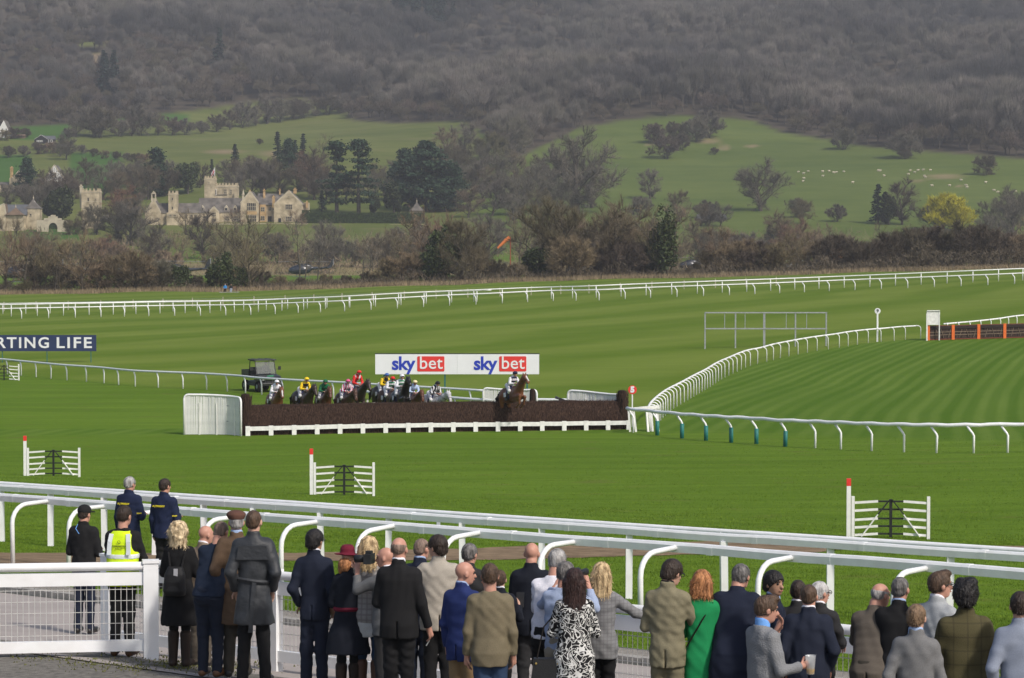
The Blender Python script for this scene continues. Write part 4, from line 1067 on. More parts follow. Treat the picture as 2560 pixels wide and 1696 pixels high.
tree_meshes('yewcone', leafy(104, 9, 6.2, 3000, .34, 6), LEAFS['yew'], 9)
tree_meshes('spruce0', conifer(110, 16, 6), LEAFS['spruce'], 16); tree_meshes('spruce1', conifer(111, 16, 9, leaf=.42), LEAFS['spruce'], 16)
tree_meshes('cedartall0', conifer(112, 24, 19, 'cedar_tall', 3600, .55), LEAFS['cedar'], 24); tree_meshes('cedartall1', conifer(113, 24, 22, 'cedar_tall', 4200, .55), LEAFS['cedar'], 24)
tree_meshes('cedarwide', conifer(114, 22, 36, 'cedar_wide', 12000, .66), LEAFS['cedar'], 22); tree_meshes('cedarmid', conifer(115, 20, 21, 'cedar_wide', 6500, .55), LEAFS['cedar'], 20)

for i in range(2): tree_meshes('sapling%d' % i, bare_tree(95 + i, 10, 5.5, haze=150, twigs=5, limbs=7, subs=5, tl=1.2, tw=.045, rise=1.1, clear=.32, trunk_r=.13, low=.35), TWIGS['pale'], 10)
for i in range(3): tree_meshes('airy%d' % i, bare_tree(70 + i, 10, 9, haze=700, twigs=20, limbs=12, subs=9, tl=1.1, tw=.046, rise=.7, clear=.1, trunk_r=.24, stems=1 + i), TWIGS['warm'], 10)
TREES = []
KINDW = {'sapling': ('bare_tree', 'slender pale sapling', 'tree'), 'airy': ('bare_tree', 'open brown tree', 'tree'), 'brown': ('bare_tree', 'bare brown tree', 'tree'), 'grey': ('bare_tree', 'bare grey tree', 'tree'), 'wide': ('bare_tree', 'broad bare grey tree', 'tree'), 'open': ('bare_tree', 'thin open bare tree', 'tree'), 'red': ('bare_tree', 'broad russet bare tree', 'tree'),
 'dark': ('bare_tree', 'dark bare tree', 'tree'), 'darkwide': ('bare_tree', 'broad dark bare tree', 'tree'), 'bush': ('bush', 'dark leafless bush', 'bush'), 'greybush': ('bush', 'grey leafless bush', 'bush'), 'brownbush': ('bush', 'brown leafless bush', 'bush'), 'olivebush': ('bush', 'olive tinged bush', 'bush'),
 'ivyslim': ('ivy_tree', 'slim ivy clad tree', 'tree'), 'ivy': ('ivy_tree', 'dark green ivy covered tree', 'tree'), 'yew': ('yew_tree', 'dense dark yew tree', 'tree'), 'yewcone': ('yew_tree', 'narrow dark yew tree', 'tree'), 'spruce': ('conifer', 'dark pointed conifer', 'tree'), 'cedartall': ('cedar_tree', 'tall cedar', 'tree'), 'cedarwide': ('cedar_tree', 'broad cedar', 'tree'), 'cedarmid': ('cedar_tree', 'cedar', 'tree'),
 'yellowbush': ('willow', 'yellow willow', 'tree'), 'orangebush': ('bush', 'orange twigged bush', 'bush')}
_rt = random.Random(77)
def tree(kind, px, base, hpx, where=None, label=None, group=None, wide=1.0, ymin=380, Y=None):
    """hpx: height in photograph pixels; the foot stands on the ground showing at (px, base)"""
    p = gp(px, base, ymin=ymin) if Y is None else ongp(px, Y)
    base_kind = kind.rstrip('0123456789'); nm, words, cat = KINDW[base_kind]
    tm, cm_, H = PROTO[kind]; h = hpx / (F / p.y); s = h / H
    t = thing(nm, None, cat, p, _rt.uniform(0, 6.28), group); t.scale = (s * wide, s * wide, s)
    link('trunk', tm, t); link('crown', cm_, t)
    TREES.append((px, base_kind, where, label, t, words)); return t
# --- hedge line behind the far rails (feet at the edge of the turf)
HB_ = 'far hedge line'
def hb(px): return float(np.interp(px, [0, 640, 1280, 1800, 2560], [731, 728, 722, 706, 690]))
HED = [('airy0', 15, 150), ('airy1', 75, 150), ('olivebush0', 62, 28), ('bush0', 110, 85), ('airy2', 140, 130), ('bush1', 170, 62), ('airy0', 205, 150), ('brownbush0', 235, 70), ('olivebush0', 290, 78), ('airy1', 262, 95), ('brownbush1', 330, 92), ('brownbush0', 372, 70),
 ('greybush0', 400, 70), ('ivy1', 448, 70), ('bush2', 490, 34), ('ivy0', 552, 96), ('open0', 600, 200), ('open1', 575, 150), ('ivy1', 592, 66), ('airy0', 622, 120), ('bush1', 648, 50), ('brownbush1', 700, 30), ('bush0', 752, 24), ('brownbush0', 815, 28), ('bush2', 865, 24), ('bush1', 920, 30),
 ('brownbush1', 975, 62), ('brownbush0', 1020, 75), ('open2', 1005, 120), ('airy1', 1070, 185), ('ivy0', 1108, 150), ('ivy1', 1085, 92), ('brown4', 1150, 150), ('bush0', 1185, 86), ('airy0', 1185, 90), ('bush1', 1240, 48), ('brownbush0', 1290, 40), ('bush2', 1330, 42),
 ('airy2', 1352, 185), ('brown0', 1400, 200), ('ivy1', 1345, 88), ('airy1', 1440, 165), ('brownbush1', 1425, 100), ('bush1', 1480, 75), ('brown3', 1540, 185), ('brownbush0', 1570, 120), ('bush0', 1560, 85), ('open0', 1650, 190), ('ivyslim', 1664, 165), ('ivyslim', 1640, 120), ('ivy1', 1650, 92), ('airy1', 1610, 150), ('bush2', 1725, 20), ('brownbush1', 1770, 58),
 ('airy2', 1800, 120), ('brownbush0', 1850, 85), ('bush1', 1885, 75), ('brownbush1', 1940, 72), ('airy1', 1985, 110), ('brownbush0', 2030, 72), ('bush0', 2085, 85), ('bush2', 2150, 74), ('bush1', 2205, 85), ('bush0', 2265, 97), ('bush2', 2330, 105), ('bush1', 2390, 107), ('bush0', 2445, 101), ('bush2', 2500, 87), ('brownbush1', 2545, 74), ('olivebush0', 2585, 78)]
for k, (kd, px, h) in enumerate(HED): tree(kd, px, None, h, HB_, group='trees and bushes of the hedge line', Y=float(np.interp(px, [0, 1280, 2560], [426, 430, 436])) + _rt.uniform(-5, 9), wide=1.05)
# --- belt of trees between the helicopter field and the manor
BT = 'tree belt below the manor'
BEL = [('airy2', 30, 640, 120), ('olivebush0', 120, 640, 60), ('brown3', 95, 655, 110), ('olivebush0', 185, 640, 60), ('brownbush0', 245, 640, 62), ('red0', 262, 640, 70), ('brownbush1', 300, 645, 60), ('wide0', 330, 590, 120), ('darkwide', 300, 585, 105), ('grey1', 385, 632, 95), ('red0', 310, 575, 100), ('dark0', 378, 635, 75), ('brownbush0', 420, 645, 60), ('airy1', 455, 640, 75),
 ('dark0', 508, 625, 112), ('brownbush1', 545, 640, 60), ('brownbush0', 590, 640, 65), ('airy0', 560, 640, 112), ('airy1', 640, 640, 108), ('greybush0', 690, 635, 70), ('brownbush1', 735, 645, 55), ('airy0', 700, 640, 85), ('sapling1', 749, 700, 155), ('sapling0', 793, 700, 140), ('sapling0', 762, 690, 120), ('wide1', 815, 640, 105), ('grey0', 825, 640, 110), ('brownbush0', 790, 640, 60), ('sapling0', 905, 690, 120), ('greybush1', 880, 640, 60), ('brownbush1', 935, 640, 70),
 ('sapling1', 925, 700, 110), ('sapling0', 934, 715, 135), ('brownbush0', 985, 640, 70), ('brown4', 975, 640, 95), ('grey1', 1030, 640, 110), ('airy0', 1060, 640, 115), ('red0', 1100, 640, 110), ('airy1', 1130, 640, 100), ('airy2', 1175, 640, 120), ('grey0', 1215, 640, 130), ('grey1', 1240, 600, 60), ('airy1', 1310, 630, 130), ('airy0', 1350, 640, 135), ('brown2', 1395, 640, 130),
 ('red0', 1420, 640, 125), ('airy1', 1460, 640, 120), ('wide2', 1500, 640, 118), ('brown3', 1545, 640, 125), ('darkwide', 1520, 650, 105), ('airy1', 1590, 640, 120), ('brown0', 1630, 640, 122), ('brownbush0', 1670, 640, 80), ('airy2', 1690, 600, 115), ('brown1', 1745, 640, 112), ('greybush0', 1785, 640, 85), ('bush0', 1830, 640, 70), ('greybush1', 1870, 640, 75), ('spruce1', 1925, 625, 95), ('brown3', 1950, 640, 125), ('open0', 1948, 630, 120), ('red0', 1990, 640, 115),
 ('airy1', 2030, 640, 120), ('airy0', 2075, 640, 100), ('brownbush1', 2105, 640, 70), ('greybush0', 2145, 640, 65), ('olivebush0', 2190, 640, 70), ('greybush1', 2235, 640, 75), ('open1', 2210, 640, 110), ('brownbush0', 2290, 640, 78), ('greybush0', 2340, 635, 80), ('airy2', 2330, 630, 90), ('brown1', 2390, 640, 80), ('greybush1', 2440, 635, 70), ('wide0', 2530, 600, 115), ('grey0', 2480, 620, 105), ('airy0', 2570, 630, 110), ('orangebush', 2085, 650, 62), ('orangebush', 2135, 655, 55), ('bush2', 2495, 640, 60)]
for kd, px, by, h in BEL: tree(kd, px, None, h, BT, group='trees of the belt in front of the manor', Y=float(np.interp(by, [560, 600, 640, 690, 715], [880, 830, 745, 560, 500])) + _rt.uniform(-20, 20))
# --- trees one can pick out
P_ = [('cedartall0', 842, 535, 180, 'tall cedar with a flat top, left of two beside the manor'), ('cedartall1', 897, 536, 185, 'tall tiered cedar, right of two beside the manor'),
 ('cedarwide', 1065, 528, 168, 'broad dark cedar rising behind the small pointed pavilion'), ('cedarmid', 1135, 528, 115, 'low spreading cedar at the right flank of the broad cedar'), ('cedarmid', 1012, 505, 130, 'cedar with a drooping flat crown left of the broad cedar'),
 ('spruce1', 805, 530, 55, 'dark conifer at the end of the clipped hedge by the manor'), ('yewcone', 985, 535, 78, 'dark rounded yew beside the small pointed pavilion'), ('yewcone', 938, 535, 50, 'short dark yew left of the rounded yew'),
 ('spruce0', 694, 415, 88, 'tall pointed conifer above the manor roofs, leftmost of a trio'), ('spruce0', 738, 430, 82, 'leaning conifer in the middle of the trio above the manor'), ('spruce0', 758, 420, 88, 'thin ragged conifer on the right of the trio above the manor'), ('cedarmid', 722, 440, 90, 'bluish conifer at the foot of the trio above the manor'),
 ('cedarmid', 392, 490, 116, 'dark cedar with drooping tiers behind the tree left of the chapel'), ('ivy1', 470, 485, 88, 'big ivy clad tree left of the flag tower'), ('spruce0', 530, 455, 58, 'small pointed conifer behind the flag'), ('spruce1', 588, 425, 66, 'feathery grey green conifer in the meadow'),
 ('yew', 150, 555, 80, 'dense round yew behind the arched gateway'), ('cedarmid', 68, 485, 88, 'dark cedar beside the yellow chimneyed house at left'), ('grey0', 290, 480, 80, 'grey bare tree on the slope behind the gatehouse tower'), ('wide2', 330, 488, 82, 'grey bare tree left of the drooping cedar'),
 ('grey1', 100, 545, 90, 'grey bare tree behind the pointed turret'), ('greybush0', 60, 520, 55, 'grey scrub behind the low farm roofs'), ('grey1', 625, 490, 90, 'bare tree behind the battlemented house'), ('dark0', 590, 480, 70, 'dark bare tree right of the flag tower'), ('grey0', 660, 490, 90, 'bare tree behind the gabled roofs'), ('red0', 770, 480, 92, 'rusty brown tree right of the conifer trio'),
 ('dark0', 785, 500, 120, 'dark bare tree beside the right gable of the manor'), ('open1', 810, 400, 70, 'slim bare tree in the meadow above the cedars'), ('grey0', 960, 490, 70, 'bare tree between the cedars'), ('grey1', 1000, 470, 80, 'bare tree above the left cedar'),
 ('brown1', 1110, 410, 85, 'rounded brown tree below the upper wood'), ('grey0', 1160, 400, 95, 'tall grey tree at the foot of the wood'), ('olivebush0', 1225, 408, 70, 'olive rounded tree at the corner of the wood'), ('grey1', 1285, 402, 110, 'pale grey tree at the tip of the wood'), ('grey0', 1200, 450, 90, 'grey tree below the wood corner'), ('wide1', 1250, 470, 95, 'broad grey tree below the wood corner'), ('grey1', 1180, 500, 100, 'grey tree right of the low cedar'),
 ('wide0', 1445, 535, 200, 'tall dark oak standing at the left of the green knoll'), ('darkwide', 1480, 520, 112, 'dark bare tree leaning out from under the tall oak'), ('grey0', 1380, 510, 95, 'grey tree left of the tall oak'), ('grey1', 1335, 515, 100, 'grey tree further left of the tall oak'), ('dark0', 1420, 480, 90, 'dark tree behind the tall oak'), ('wide2', 1300, 540, 100, 'broad grey tree left of the green knoll'), ('brown0', 1345, 550, 80, 'brown tree below the left of the green knoll'),
 ('grey0', 1626, 498, 76, 'small lone bare tree in the middle of the sheep field'), ('wide1', 1902, 528, 128, 'great lone bare oak in front of the sheep field'), ('bush1', 1662, 398, 55, 'dark dome of thorn, lowest of the clump on the knoll'), ('bush0', 1635, 360, 48, 'thorn bush at the left of the clump on the knoll'), ('bush2', 1690, 355, 48, 'thorn bush at the back of the clump on the knoll'), ('bush0', 1705, 375, 38, 'thorn bush at the right of the clump on the knoll'), ('greybush0', 1735, 355, 55, 'upright grey thorn right of the clump'), ('greybush1', 1768, 345, 62, 'tall grey thorn below the wood edge'),
 ('bush1', 1786, 387, 17, 'flat dark thorn alone on the knoll'), ('bush2', 2465, 438, 48, 'round dark thorn alone at the right of the sheep field'), ('greybush0', 2110, 375, 52, 'grey thorn at the edge of the wood above the sheep'), ('greybush1', 2262, 396, 62, 'spreading grey thorn nearest the sheep'), ('bush0', 2262, 398, 25, 'dark ivy patch under the spreading thorn'), ('bush0', 648, 362, 14, 'small dark bush alone in the upper meadow'),
 ('spruce1', 2195, 560, 102, 'dark evergreen spire left of the yellow willow'), ('yewcone', 2222, 562, 78, 'dark evergreen beside the spire left of the willow'), ('dark0', 2255, 562, 108, 'bare tree rising behind the yellow willow'), ('yellowbush', 2370, 578, 88, 'bright yellow willow below the sheep field'), ('yellowbush', 2400, 580, 62, 'smaller golden willow at the right of the bright one'), ('greybush0', 2330, 575, 60, 'grey bush in front of the yellow willow'),
 ('wide0', 2535, 565, 92, 'grey bare tree at the right edge below the sheep field'), ('grey1', 2480, 570, 75, 'grey tree right of the yellow willow'), ('brown2', 2010, 560, 65, 'brown tree below the great oak'), ('greybush1', 2090, 555, 40, 'low grey bush under the sheep field'), ('greybush0', 1990, 545, 45, 'grey scrub right of the great oak'), ('greybush1', 1760, 545, 40, 'grey scrub left of the great oak'), ('brown4', 1700, 555, 75, 'bare tree by the low roofed barn'), ('greybush0', 1600, 545, 50, 'grey scrub left of the low barn')]
for kd, px, by, h, lab in P_: tree(kd, px, by, h, None, lab, ymin=800)
for px_, kd_, h_, lab_ in ((212, 'brown1', 62, 'brown bare tree before the foot of the gatehouse tower'), (243, 'grey0', 76, 'grey bare tree at the right foot of the gatehouse tower'), (178, 'brownbush0', 36, 'brown scrub between the gateway and the gatehouse tower')): tree(kd_, px_, None, h_, None, lab_, Y=860)
for px_, kd_, h_, lab_ in ((1752, 'brown0', 58, 'brown bare tree before the left end of the low barn'), (1800, 'grey1', 62, 'grey bare tree before the right end of the low barn'), (1777, 'greybush0', 36, 'grey scrub right before the low barn')): tree(kd_, px_, None, h_, None, lab_, Y=885)
for px_, kd_, h_, lab_ in ((590, 'airy1', 70, 'open brown tree before the middle of the manor'), (742, 'airy2', 62, 'open brown tree before the right gable of the manor'), (465, 'airy0', 66, 'open brown tree before the nave of the chapel')): tree(kd_, px_, None, h_, None, lab_, Y=858)
tree('darkwide', 146, None, 100, None, 'broad dark bare tree before the white timbered house', Y=950, wide=1.15)
tree('grey1', 112, None, 75, None, 'grey bare tree at the left of the white timbered house', Y=958)
# hedgerow trees across the upper left slope
HG = 'upper meadow hedgerow'
for k, (px, by, h) in enumerate([(190, 344, 60), (230, 343, 75), (255, 345, 68), (300, 342, 40), (330, 341, 50), (352, 340, 72), (395, 339, 55), (430, 339, 42), (465, 338, 38), (500, 335, 30), (540, 330, 40), (575, 325, 52), (612, 319, 58), (640, 315, 48), (668, 310, 72), (700, 305, 55), (735, 300, 50), (760, 296, 42), (790, 291, 48), (820, 287, 44), (850, 284, 40), (170, 352, 30)]):
    tree(('grey0', 'greybush0', 'bush0', 'grey1', 'dark0', 'greybush1', 'brown1')[k % 7] if h > 45 else ('greybush0', 'bush1', 'greybush1')[k % 3], px, by, h, HG, group='trees of the hedgerow across the upper meadow', ymin=800)
LH = 'low meadow hedge'
for k, (px, by, h) in enumerate([(20, 395, 28), (60, 392, 26), (100, 386, 26), (130, 384, 28), (170, 385, 30), (205, 386, 22), (235, 392, 20), (262, 397, 20), (290, 400, 20), (318, 404, 20), (340, 408, 24), (362, 411, 26), (165, 400, 60), (150, 392, 44), (35, 348, 28), (10, 352, 26), (62, 344, 22), (88, 375, 18)]):
    tree(('bush0', 'greybush0', 'bush2', 'brownbush0')[k % 4] if h < 40 else 'grey1', px, by, h, LH, group='bushes of the low hedge below the upper meadow', ymin=800)
WM = 'wood around the manor'
for k, (px, by, h) in enumerate([(175, 500, 80), (215, 470, 70), (255, 500, 85), (300, 500, 75), (345, 470, 70), (370, 500, 85), (415, 490, 80), (430, 460, 60), (500, 470, 60), (560, 455, 55), (610, 460, 70), (640, 450, 60), (675, 470, 75), (700, 490, 80), (745, 480, 70), (800, 470, 60), (815, 500, 80), (865, 500, 70), (925, 500, 70), (940, 470, 60), (1150, 460, 85), (1120, 470, 70), (1085, 440, 75), (1060, 420, 60), (1210, 500, 85), (1260, 520, 90), (1310, 500, 80), (1360, 480, 75), (1400, 540, 90), (1345, 450, 60), (1230, 540, 90), (1170, 545, 80), (1285, 560, 80), (1290, 450, 70), (1140, 430, 70), (20, 520, 60), (110, 500, 70), (585, 500, 70)]):
    tree(('grey0', 'dark0', 'grey1', 'brown2', 'grey0', 'brown3', 'darkwide')[k % 7], px, by, h, WM, group='trees of the wood around the manor', ymin=800)
# labels that single each one out
_by = {}
for px, kd, where, lab, t, words in TREES:
    if lab: t['label'] = lab
    else: _by.setdefault((where, words), []).append((px, t))
ORD = ['leftmost', 'second', 'third', 'fourth', 'fifth', 'sixth', 'seventh', 'eighth', 'ninth', 'tenth', 'eleventh', 'twelfth', 'thirteenth', 'fourteenth', 'fifteenth', 'sixteenth', 'seventeenth', 'eighteenth', 'nineteenth', 'twentieth'] + ['twenty-%s' % x for x in ('first', 'second', 'third', 'fourth', 'fifth', 'sixth', 'seventh', 'eighth', 'ninth')] + ['thirtieth'] + ['thirty-%s' % x for x in ('first', 'second', 'third', 'fourth', 'fifth', 'sixth')]
for (where, words), L_ in _by.items():
    L_.sort(key=lambda a: a[0])
    for i, (px, t) in enumerate(L_):
        t['label'] = ('only %s in the %s' % (words, where)) if len(L_) == 1 else ('leftmost %s in the %s' % (words, where)) if i == 0 else ('rightmost %s in the %s' % (words, where)) if i == len(L_) - 1 else '%s %s from the left in the %s' % (ORD[i], words, where)

# --- scrub and dead grass at the foot of the hedge
def strip_scatter(name, label, cat, material, n, seed, fn):
    rn = random.Random(seed); v = []; f = []
    for i in range(n):
        p, d, L, w = fn(rn); x = d.cross(Vector((rn.gauss(0, 1), rn.gauss(0, 1), rn.gauss(0, 1)))).normalized() * w / 2; b = len(v)
        v += [tuple(p - x), tuple(p + x), tuple(p + d * L)]; f.append((b, b + 1, b + 2))
    o = link(name, mesh_np(name, v, np.array(f, np.int32), material)); tag(o, label, cat, kind='stuff'); return o
def _reed(rn):
    px = rn.uniform(-600, 3150); Y = rn.uniform(411, 424) + 4 * math.sin(px * .021) ; p = ongp(px, Y)
    return p, Vector((rn.gauss(0, .3), rn.gauss(0, .3), 1)).normalized(), rn.uniform(.25, .95), .09
strip_scatter('dead_grass', 'tawny strip of long dead grass along the foot of the hedge', 'grass', mat('dead_grass', (.19, .145, .088), .95, .2, .4, rgb2=(.26, .20, .125), world_co=True), 33000, 5, _reed)
def _scrub(rn):
    px = rn.uniform(-600, 3150); Y = rn.uniform(422, 446); p = ongp(px, Y); hh = .8 + 1.8 * max(0, math.sin(px * .013) * math.sin(px * .037 + 1)) + (2.0 if px > 2100 else 0) * min(1, (px - 2100) / 200)
    hh = .7 if 640 < px < 955 or 480 < px < 530 or 1680 < px < 1750 or 30 < px < 95 else hh; p.z += rn.uniform(0, hh); return p, (rv(rn) * .8 + Vector((0, 0, .8))).normalized(), rn.uniform(.5, 1.3), .10
strip_scatter('undergrowth', 'dark tangle of brambles and saplings under the hedge trees', 'undergrowth', TWIGS['dark'], 42000, 6, _scrub)
def _scrub2(rn):
    px = rn.uniform(-600, 3150); Y = rn.uniform(690, 850); p = ongp(px, Y); hh = 2.2 + 2.6 * max(0, math.sin(px * .011 + Y * .05) * math.sin(px * .029 + 2))
    if rn.random() > .25 + .75 * (math.sin(px * .009 + Y * .021) * math.sin(px * .017 - Y * .013) > -.25): p.z -= 4
    p.z += rn.uniform(0, hh); return p, (rv(rn) * .8 + Vector((0, 0, .9))).normalized(), rn.uniform(.9, 2.0), .17
strip_scatter('thicket', 'tangle of bare saplings filling the ground in front of the manor', 'thicket', TWIGS['warm'], 54000, 7, _scrub2)

# --- the hanging wood: one mass of bare trees on the hillside
def build_wood():
    keys = []
    def dome(seed, H, W, n, tl=2.0, tw=.17):
        rn = random.Random(seed); T = TB(); cz = H * .56; rz = H * .46; lum = [(rv(rn), rn.uniform(.7, 1.12), rn.uniform(.25, .5)) for _ in range(14)]
        T.tube([Vector((0, 0, -1)), Vector((.2, .1, H * .3)), Vector((0, .2, H * .6))], .34, .16, 5)
        for i in range(10):
            a = rn.uniform(0, 6.28); e = Vector((math.cos(a) * W * .36, math.sin(a) * W * .36, H * rn.uniform(.6, .9))); s0 = Vector((0, 0, H * rn.uniform(.2, .4))); T.tube([s0, s0.lerp(e, .5) + Vector((0, 0, 1.0)), e], .18, .05, 3)
        for i in range(n):
            dd = rv(rn)
            if dd.z < -.35: dd.z = -dd.z
            k = .72
            for l, r, w in lum:
                if (dd - l).length < w: k = max(k, r)
            k *= rn.uniform(.25, 1.0) ** .5; p = Vector((dd.x * W / 2 * k, dd.y * W / 2 * k, cz + dd.z * rz * k))
            T.twig(p - dd * tl * .4, (dd * .55 + Vector((0, 0, 1.35)) + rv(rn) * .35).normalized(), tl * rn.uniform(.5, 1.3), tw * rn.uniform(.6, 1.4), rn)
        return T
    for i in range(4): tree_meshes('w%d' % i, dome(200 + i, 17, (14, 13, 15.5, 12)[i], 2000, 3.0, .12), TWIGS['wood'], 17); keys.append('w%d' % i)
    tree_meshes('wc', conifer(210, 22, 9, leaf=.8, n=1400), LEAFS['spruce'], 22); tree_meshes('wb', dome(220, 10, 13, 1300, 1.4), TWIGS['dark'], 10); keys += ['wc', 'wb']
    rn = np.random.RandomState(4); pts = []; kind = []; sc = []; rot = []
    CON = [(1035, 50, 40), (1075, 45, 30), (1110, 85, 30), (1060, 65, 25), (1250, 18, 18), (1478, 40, 14), (1478, 60, 8), (540, 170, 16), (270, 235, 20), (1000, 20, 14)]
    SCR = ((0, 700), (120, 290))
    y = 980.0
    while y < 2750:
        step = 7.2 + (y - 980) * .0028
        x = -.34 * y
        while x < .34 * y:
            X = x + rn.uniform(-.6, .6) * step * 1.3; Y_ = y + rn.uniform(-.7, .7) * step; x += step * 1.35
            z = ground(X, Y_); px, py = project((X, Y_, z))
            if py > wood_y(px) - rn.uniform(0, 5) or py < -140 or px < -800 or px > 3400: continue
            if any(x0 < px < x1 and y0 - 2 < py < y1 + 3 for (x0, x1), (y0, y1) in CLEAR): continue
            edge = wood_y(px) - py
            k = rn.randint(0, 4); s = rn.uniform(.62, 1.2)
            if edge < 14 and rn.rand() < .75: k = 5; s = rn.uniform(.6, 1.1)
            elif px < 620 and py > 120 and rn.rand() < .55: k = 5; s = rn.uniform(.8, 1.3)
            elif px < 620 and py > 120: s *= .8
            dens = math.sin(X / 41 + Y_ / 63) * math.sin(Y_ / 37 - X / 55 + 2)
            if dens < -.55 and rn.rand() < .6: k = 5
            s *= 1 + .18 * dens
            for cx_, cy_, r_ in CON:
                if (px - cx_) ** 2 + ((py - cy_) * 1.0) ** 2 < r_ ** 2 and rn.rand() < .92: k = 4; s = rn.uniform(.7, 1.2)
            if k == 4 and not any((px - a) ** 2 + (py - b) ** 2 < (c * 1.1) ** 2 for a, b, c in CON): k = 0
            pts.append((X, Y_, z - .4)); kind.append(k); sc.append(s); rot.append(rn.uniform(0, 6.28))
        y += step
    me = bpy.data.meshes.new('wood'); me.from_pydata(pts, [], [])
    for nm, arr, ty in (('kind', kind, 'INT'), ('sc', sc, 'FLOAT'), ('rot', rot, 'FLOAT')):
        a = me.attributes.new(nm, ty, 'POINT'); a.data.foreach_set('value', np.array(arr, np.int32 if ty == 'INT' else np.float32))
    o = link('wood', me); tag(o, 'grey brown hanging wood of bare trees covering the hillside', 'wood', kind='stuff')
    ng = bpy.data.node_groups.new('scatter', 'GeometryNodeTree'); ng.interface.new_socket('Geometry', in_out='INPUT', socket_type='NodeSocketGeometry'); ng.interface.new_socket('Geometry', in_out='OUTPUT', socket_type='NodeSocketGeometry')
    N = ng.nodes; L = ng.links; gi = N.new('NodeGroupInput'); go = N.new('NodeGroupOutput'); jn = N.new('GeometryNodeJoinGeometry')
    def attr(nm, ty): n = N.new('GeometryNodeInputNamedAttribute'); n.data_type = ty; n.inputs[0].default_value = nm; return [x for x in n.outputs if x.enabled][0]
    ka = attr('kind', 'INT'); sa = attr('sc', 'FLOAT'); rt = attr('rot', 'FLOAT'); cx_ = N.new('ShaderNodeCombineXYZ'); L.new(rt, cx_.inputs[2])
    for i, k in enumerate(keys):
        tm, cm_, H = PROTO[k]
        # joined trunk and crown of one pattern tree, kept out of the scene itself
        nv = len(tm.vertices); V = np.empty(nv * 3, np.float32); tm.vertices.foreach_get('co', V); V2 = np.empty(len(cm_.vertices) * 3, np.float32); cm_.vertices.foreach_get('co', V2)
        faces = [tuple(p.vertices) for p in tm.polygons] + [tuple(x + nv for x in p.vertices) for p in cm_.polygons]
        pm = mesh_np('pattern_tree', np.concatenate([V.reshape(-1, 3), V2.reshape(-1, 3)]), faces, [TRUNK, cm_.materials[0]], mi=[0] * len(tm.polygons) + [1] * len(cm_.polygons))
        po = bpy.data.objects.new('pattern_tree', pm)
        oi = N.new('GeometryNodeObjectInfo'); oi.inputs['Object'].default_value = po; oi.inputs['As Instance'].default_value = True
        cmp_ = N.new('FunctionNodeCompare'); cmp_.data_type = 'INT'; cmp_.operation = 'EQUAL'
        ins = [s_ for s_ in cmp_.inputs if s_.enabled]; L.new(ka, ins[0]); ins[1].default_value = i
        ip = N.new('GeometryNodeInstanceOnPoints'); L.new(gi.outputs[0], ip.inputs['Points']); L.new(cmp_.outputs[0], ip.inputs['Selection']); L.new(oi.outputs['Geometry'], ip.inputs['Instance'])
        L.new(cx_.outputs[0], ip.inputs['Rotation']); L.new(sa, ip.inputs['Scale']); L.new(ip.outputs[0], jn.inputs[0])
    L.new(jn.outputs[0], go.inputs[0]); md = o.modifiers.new('scatter', 'NODES'); md.node_group = ng
    print('wood trees', len(pts), 'trees', len(TREES))
build_wood()
# ------------------------------------------------------------------ the stone manor and its neighbours
STONE = mat('cotswold_stone', (.37, .305, .20), .95, .26, .5, rgb2=(.48, .405, .285), bump=.3, bscale=3)
OCHRE = mat('ochre_stone', (.42, .27, .12), .95, .2, .6, rgb2=(.48, .33, .17))
PALE = mat('pale_stone', (.50, .44, .33), .95, .14, .6)
SLATE = mat('stone_slates', (.105, .095, .085), .95, .25, .5, rgb2=(.15, .135, .118))
BROWNT = mat('brown_tiles', (.165, .115, .078), .95, .2, .5)
BLUESL = mat('blue_slates', (.105, .11, .12), .9, .15, .5)
PANE = mat('window_glass', (.02, .022, .026), .15, .2, 1, spec=.6)
LEADS = mat('window_stone', (.44, .38, .28), .9, .1, 1)
WHITEHOUSE = mat('white_render', (.74, .73, .70), .8, .05, 1)
BLACKTIM = mat('black_boards', (.022, .022, .025), .8, .2, 2)
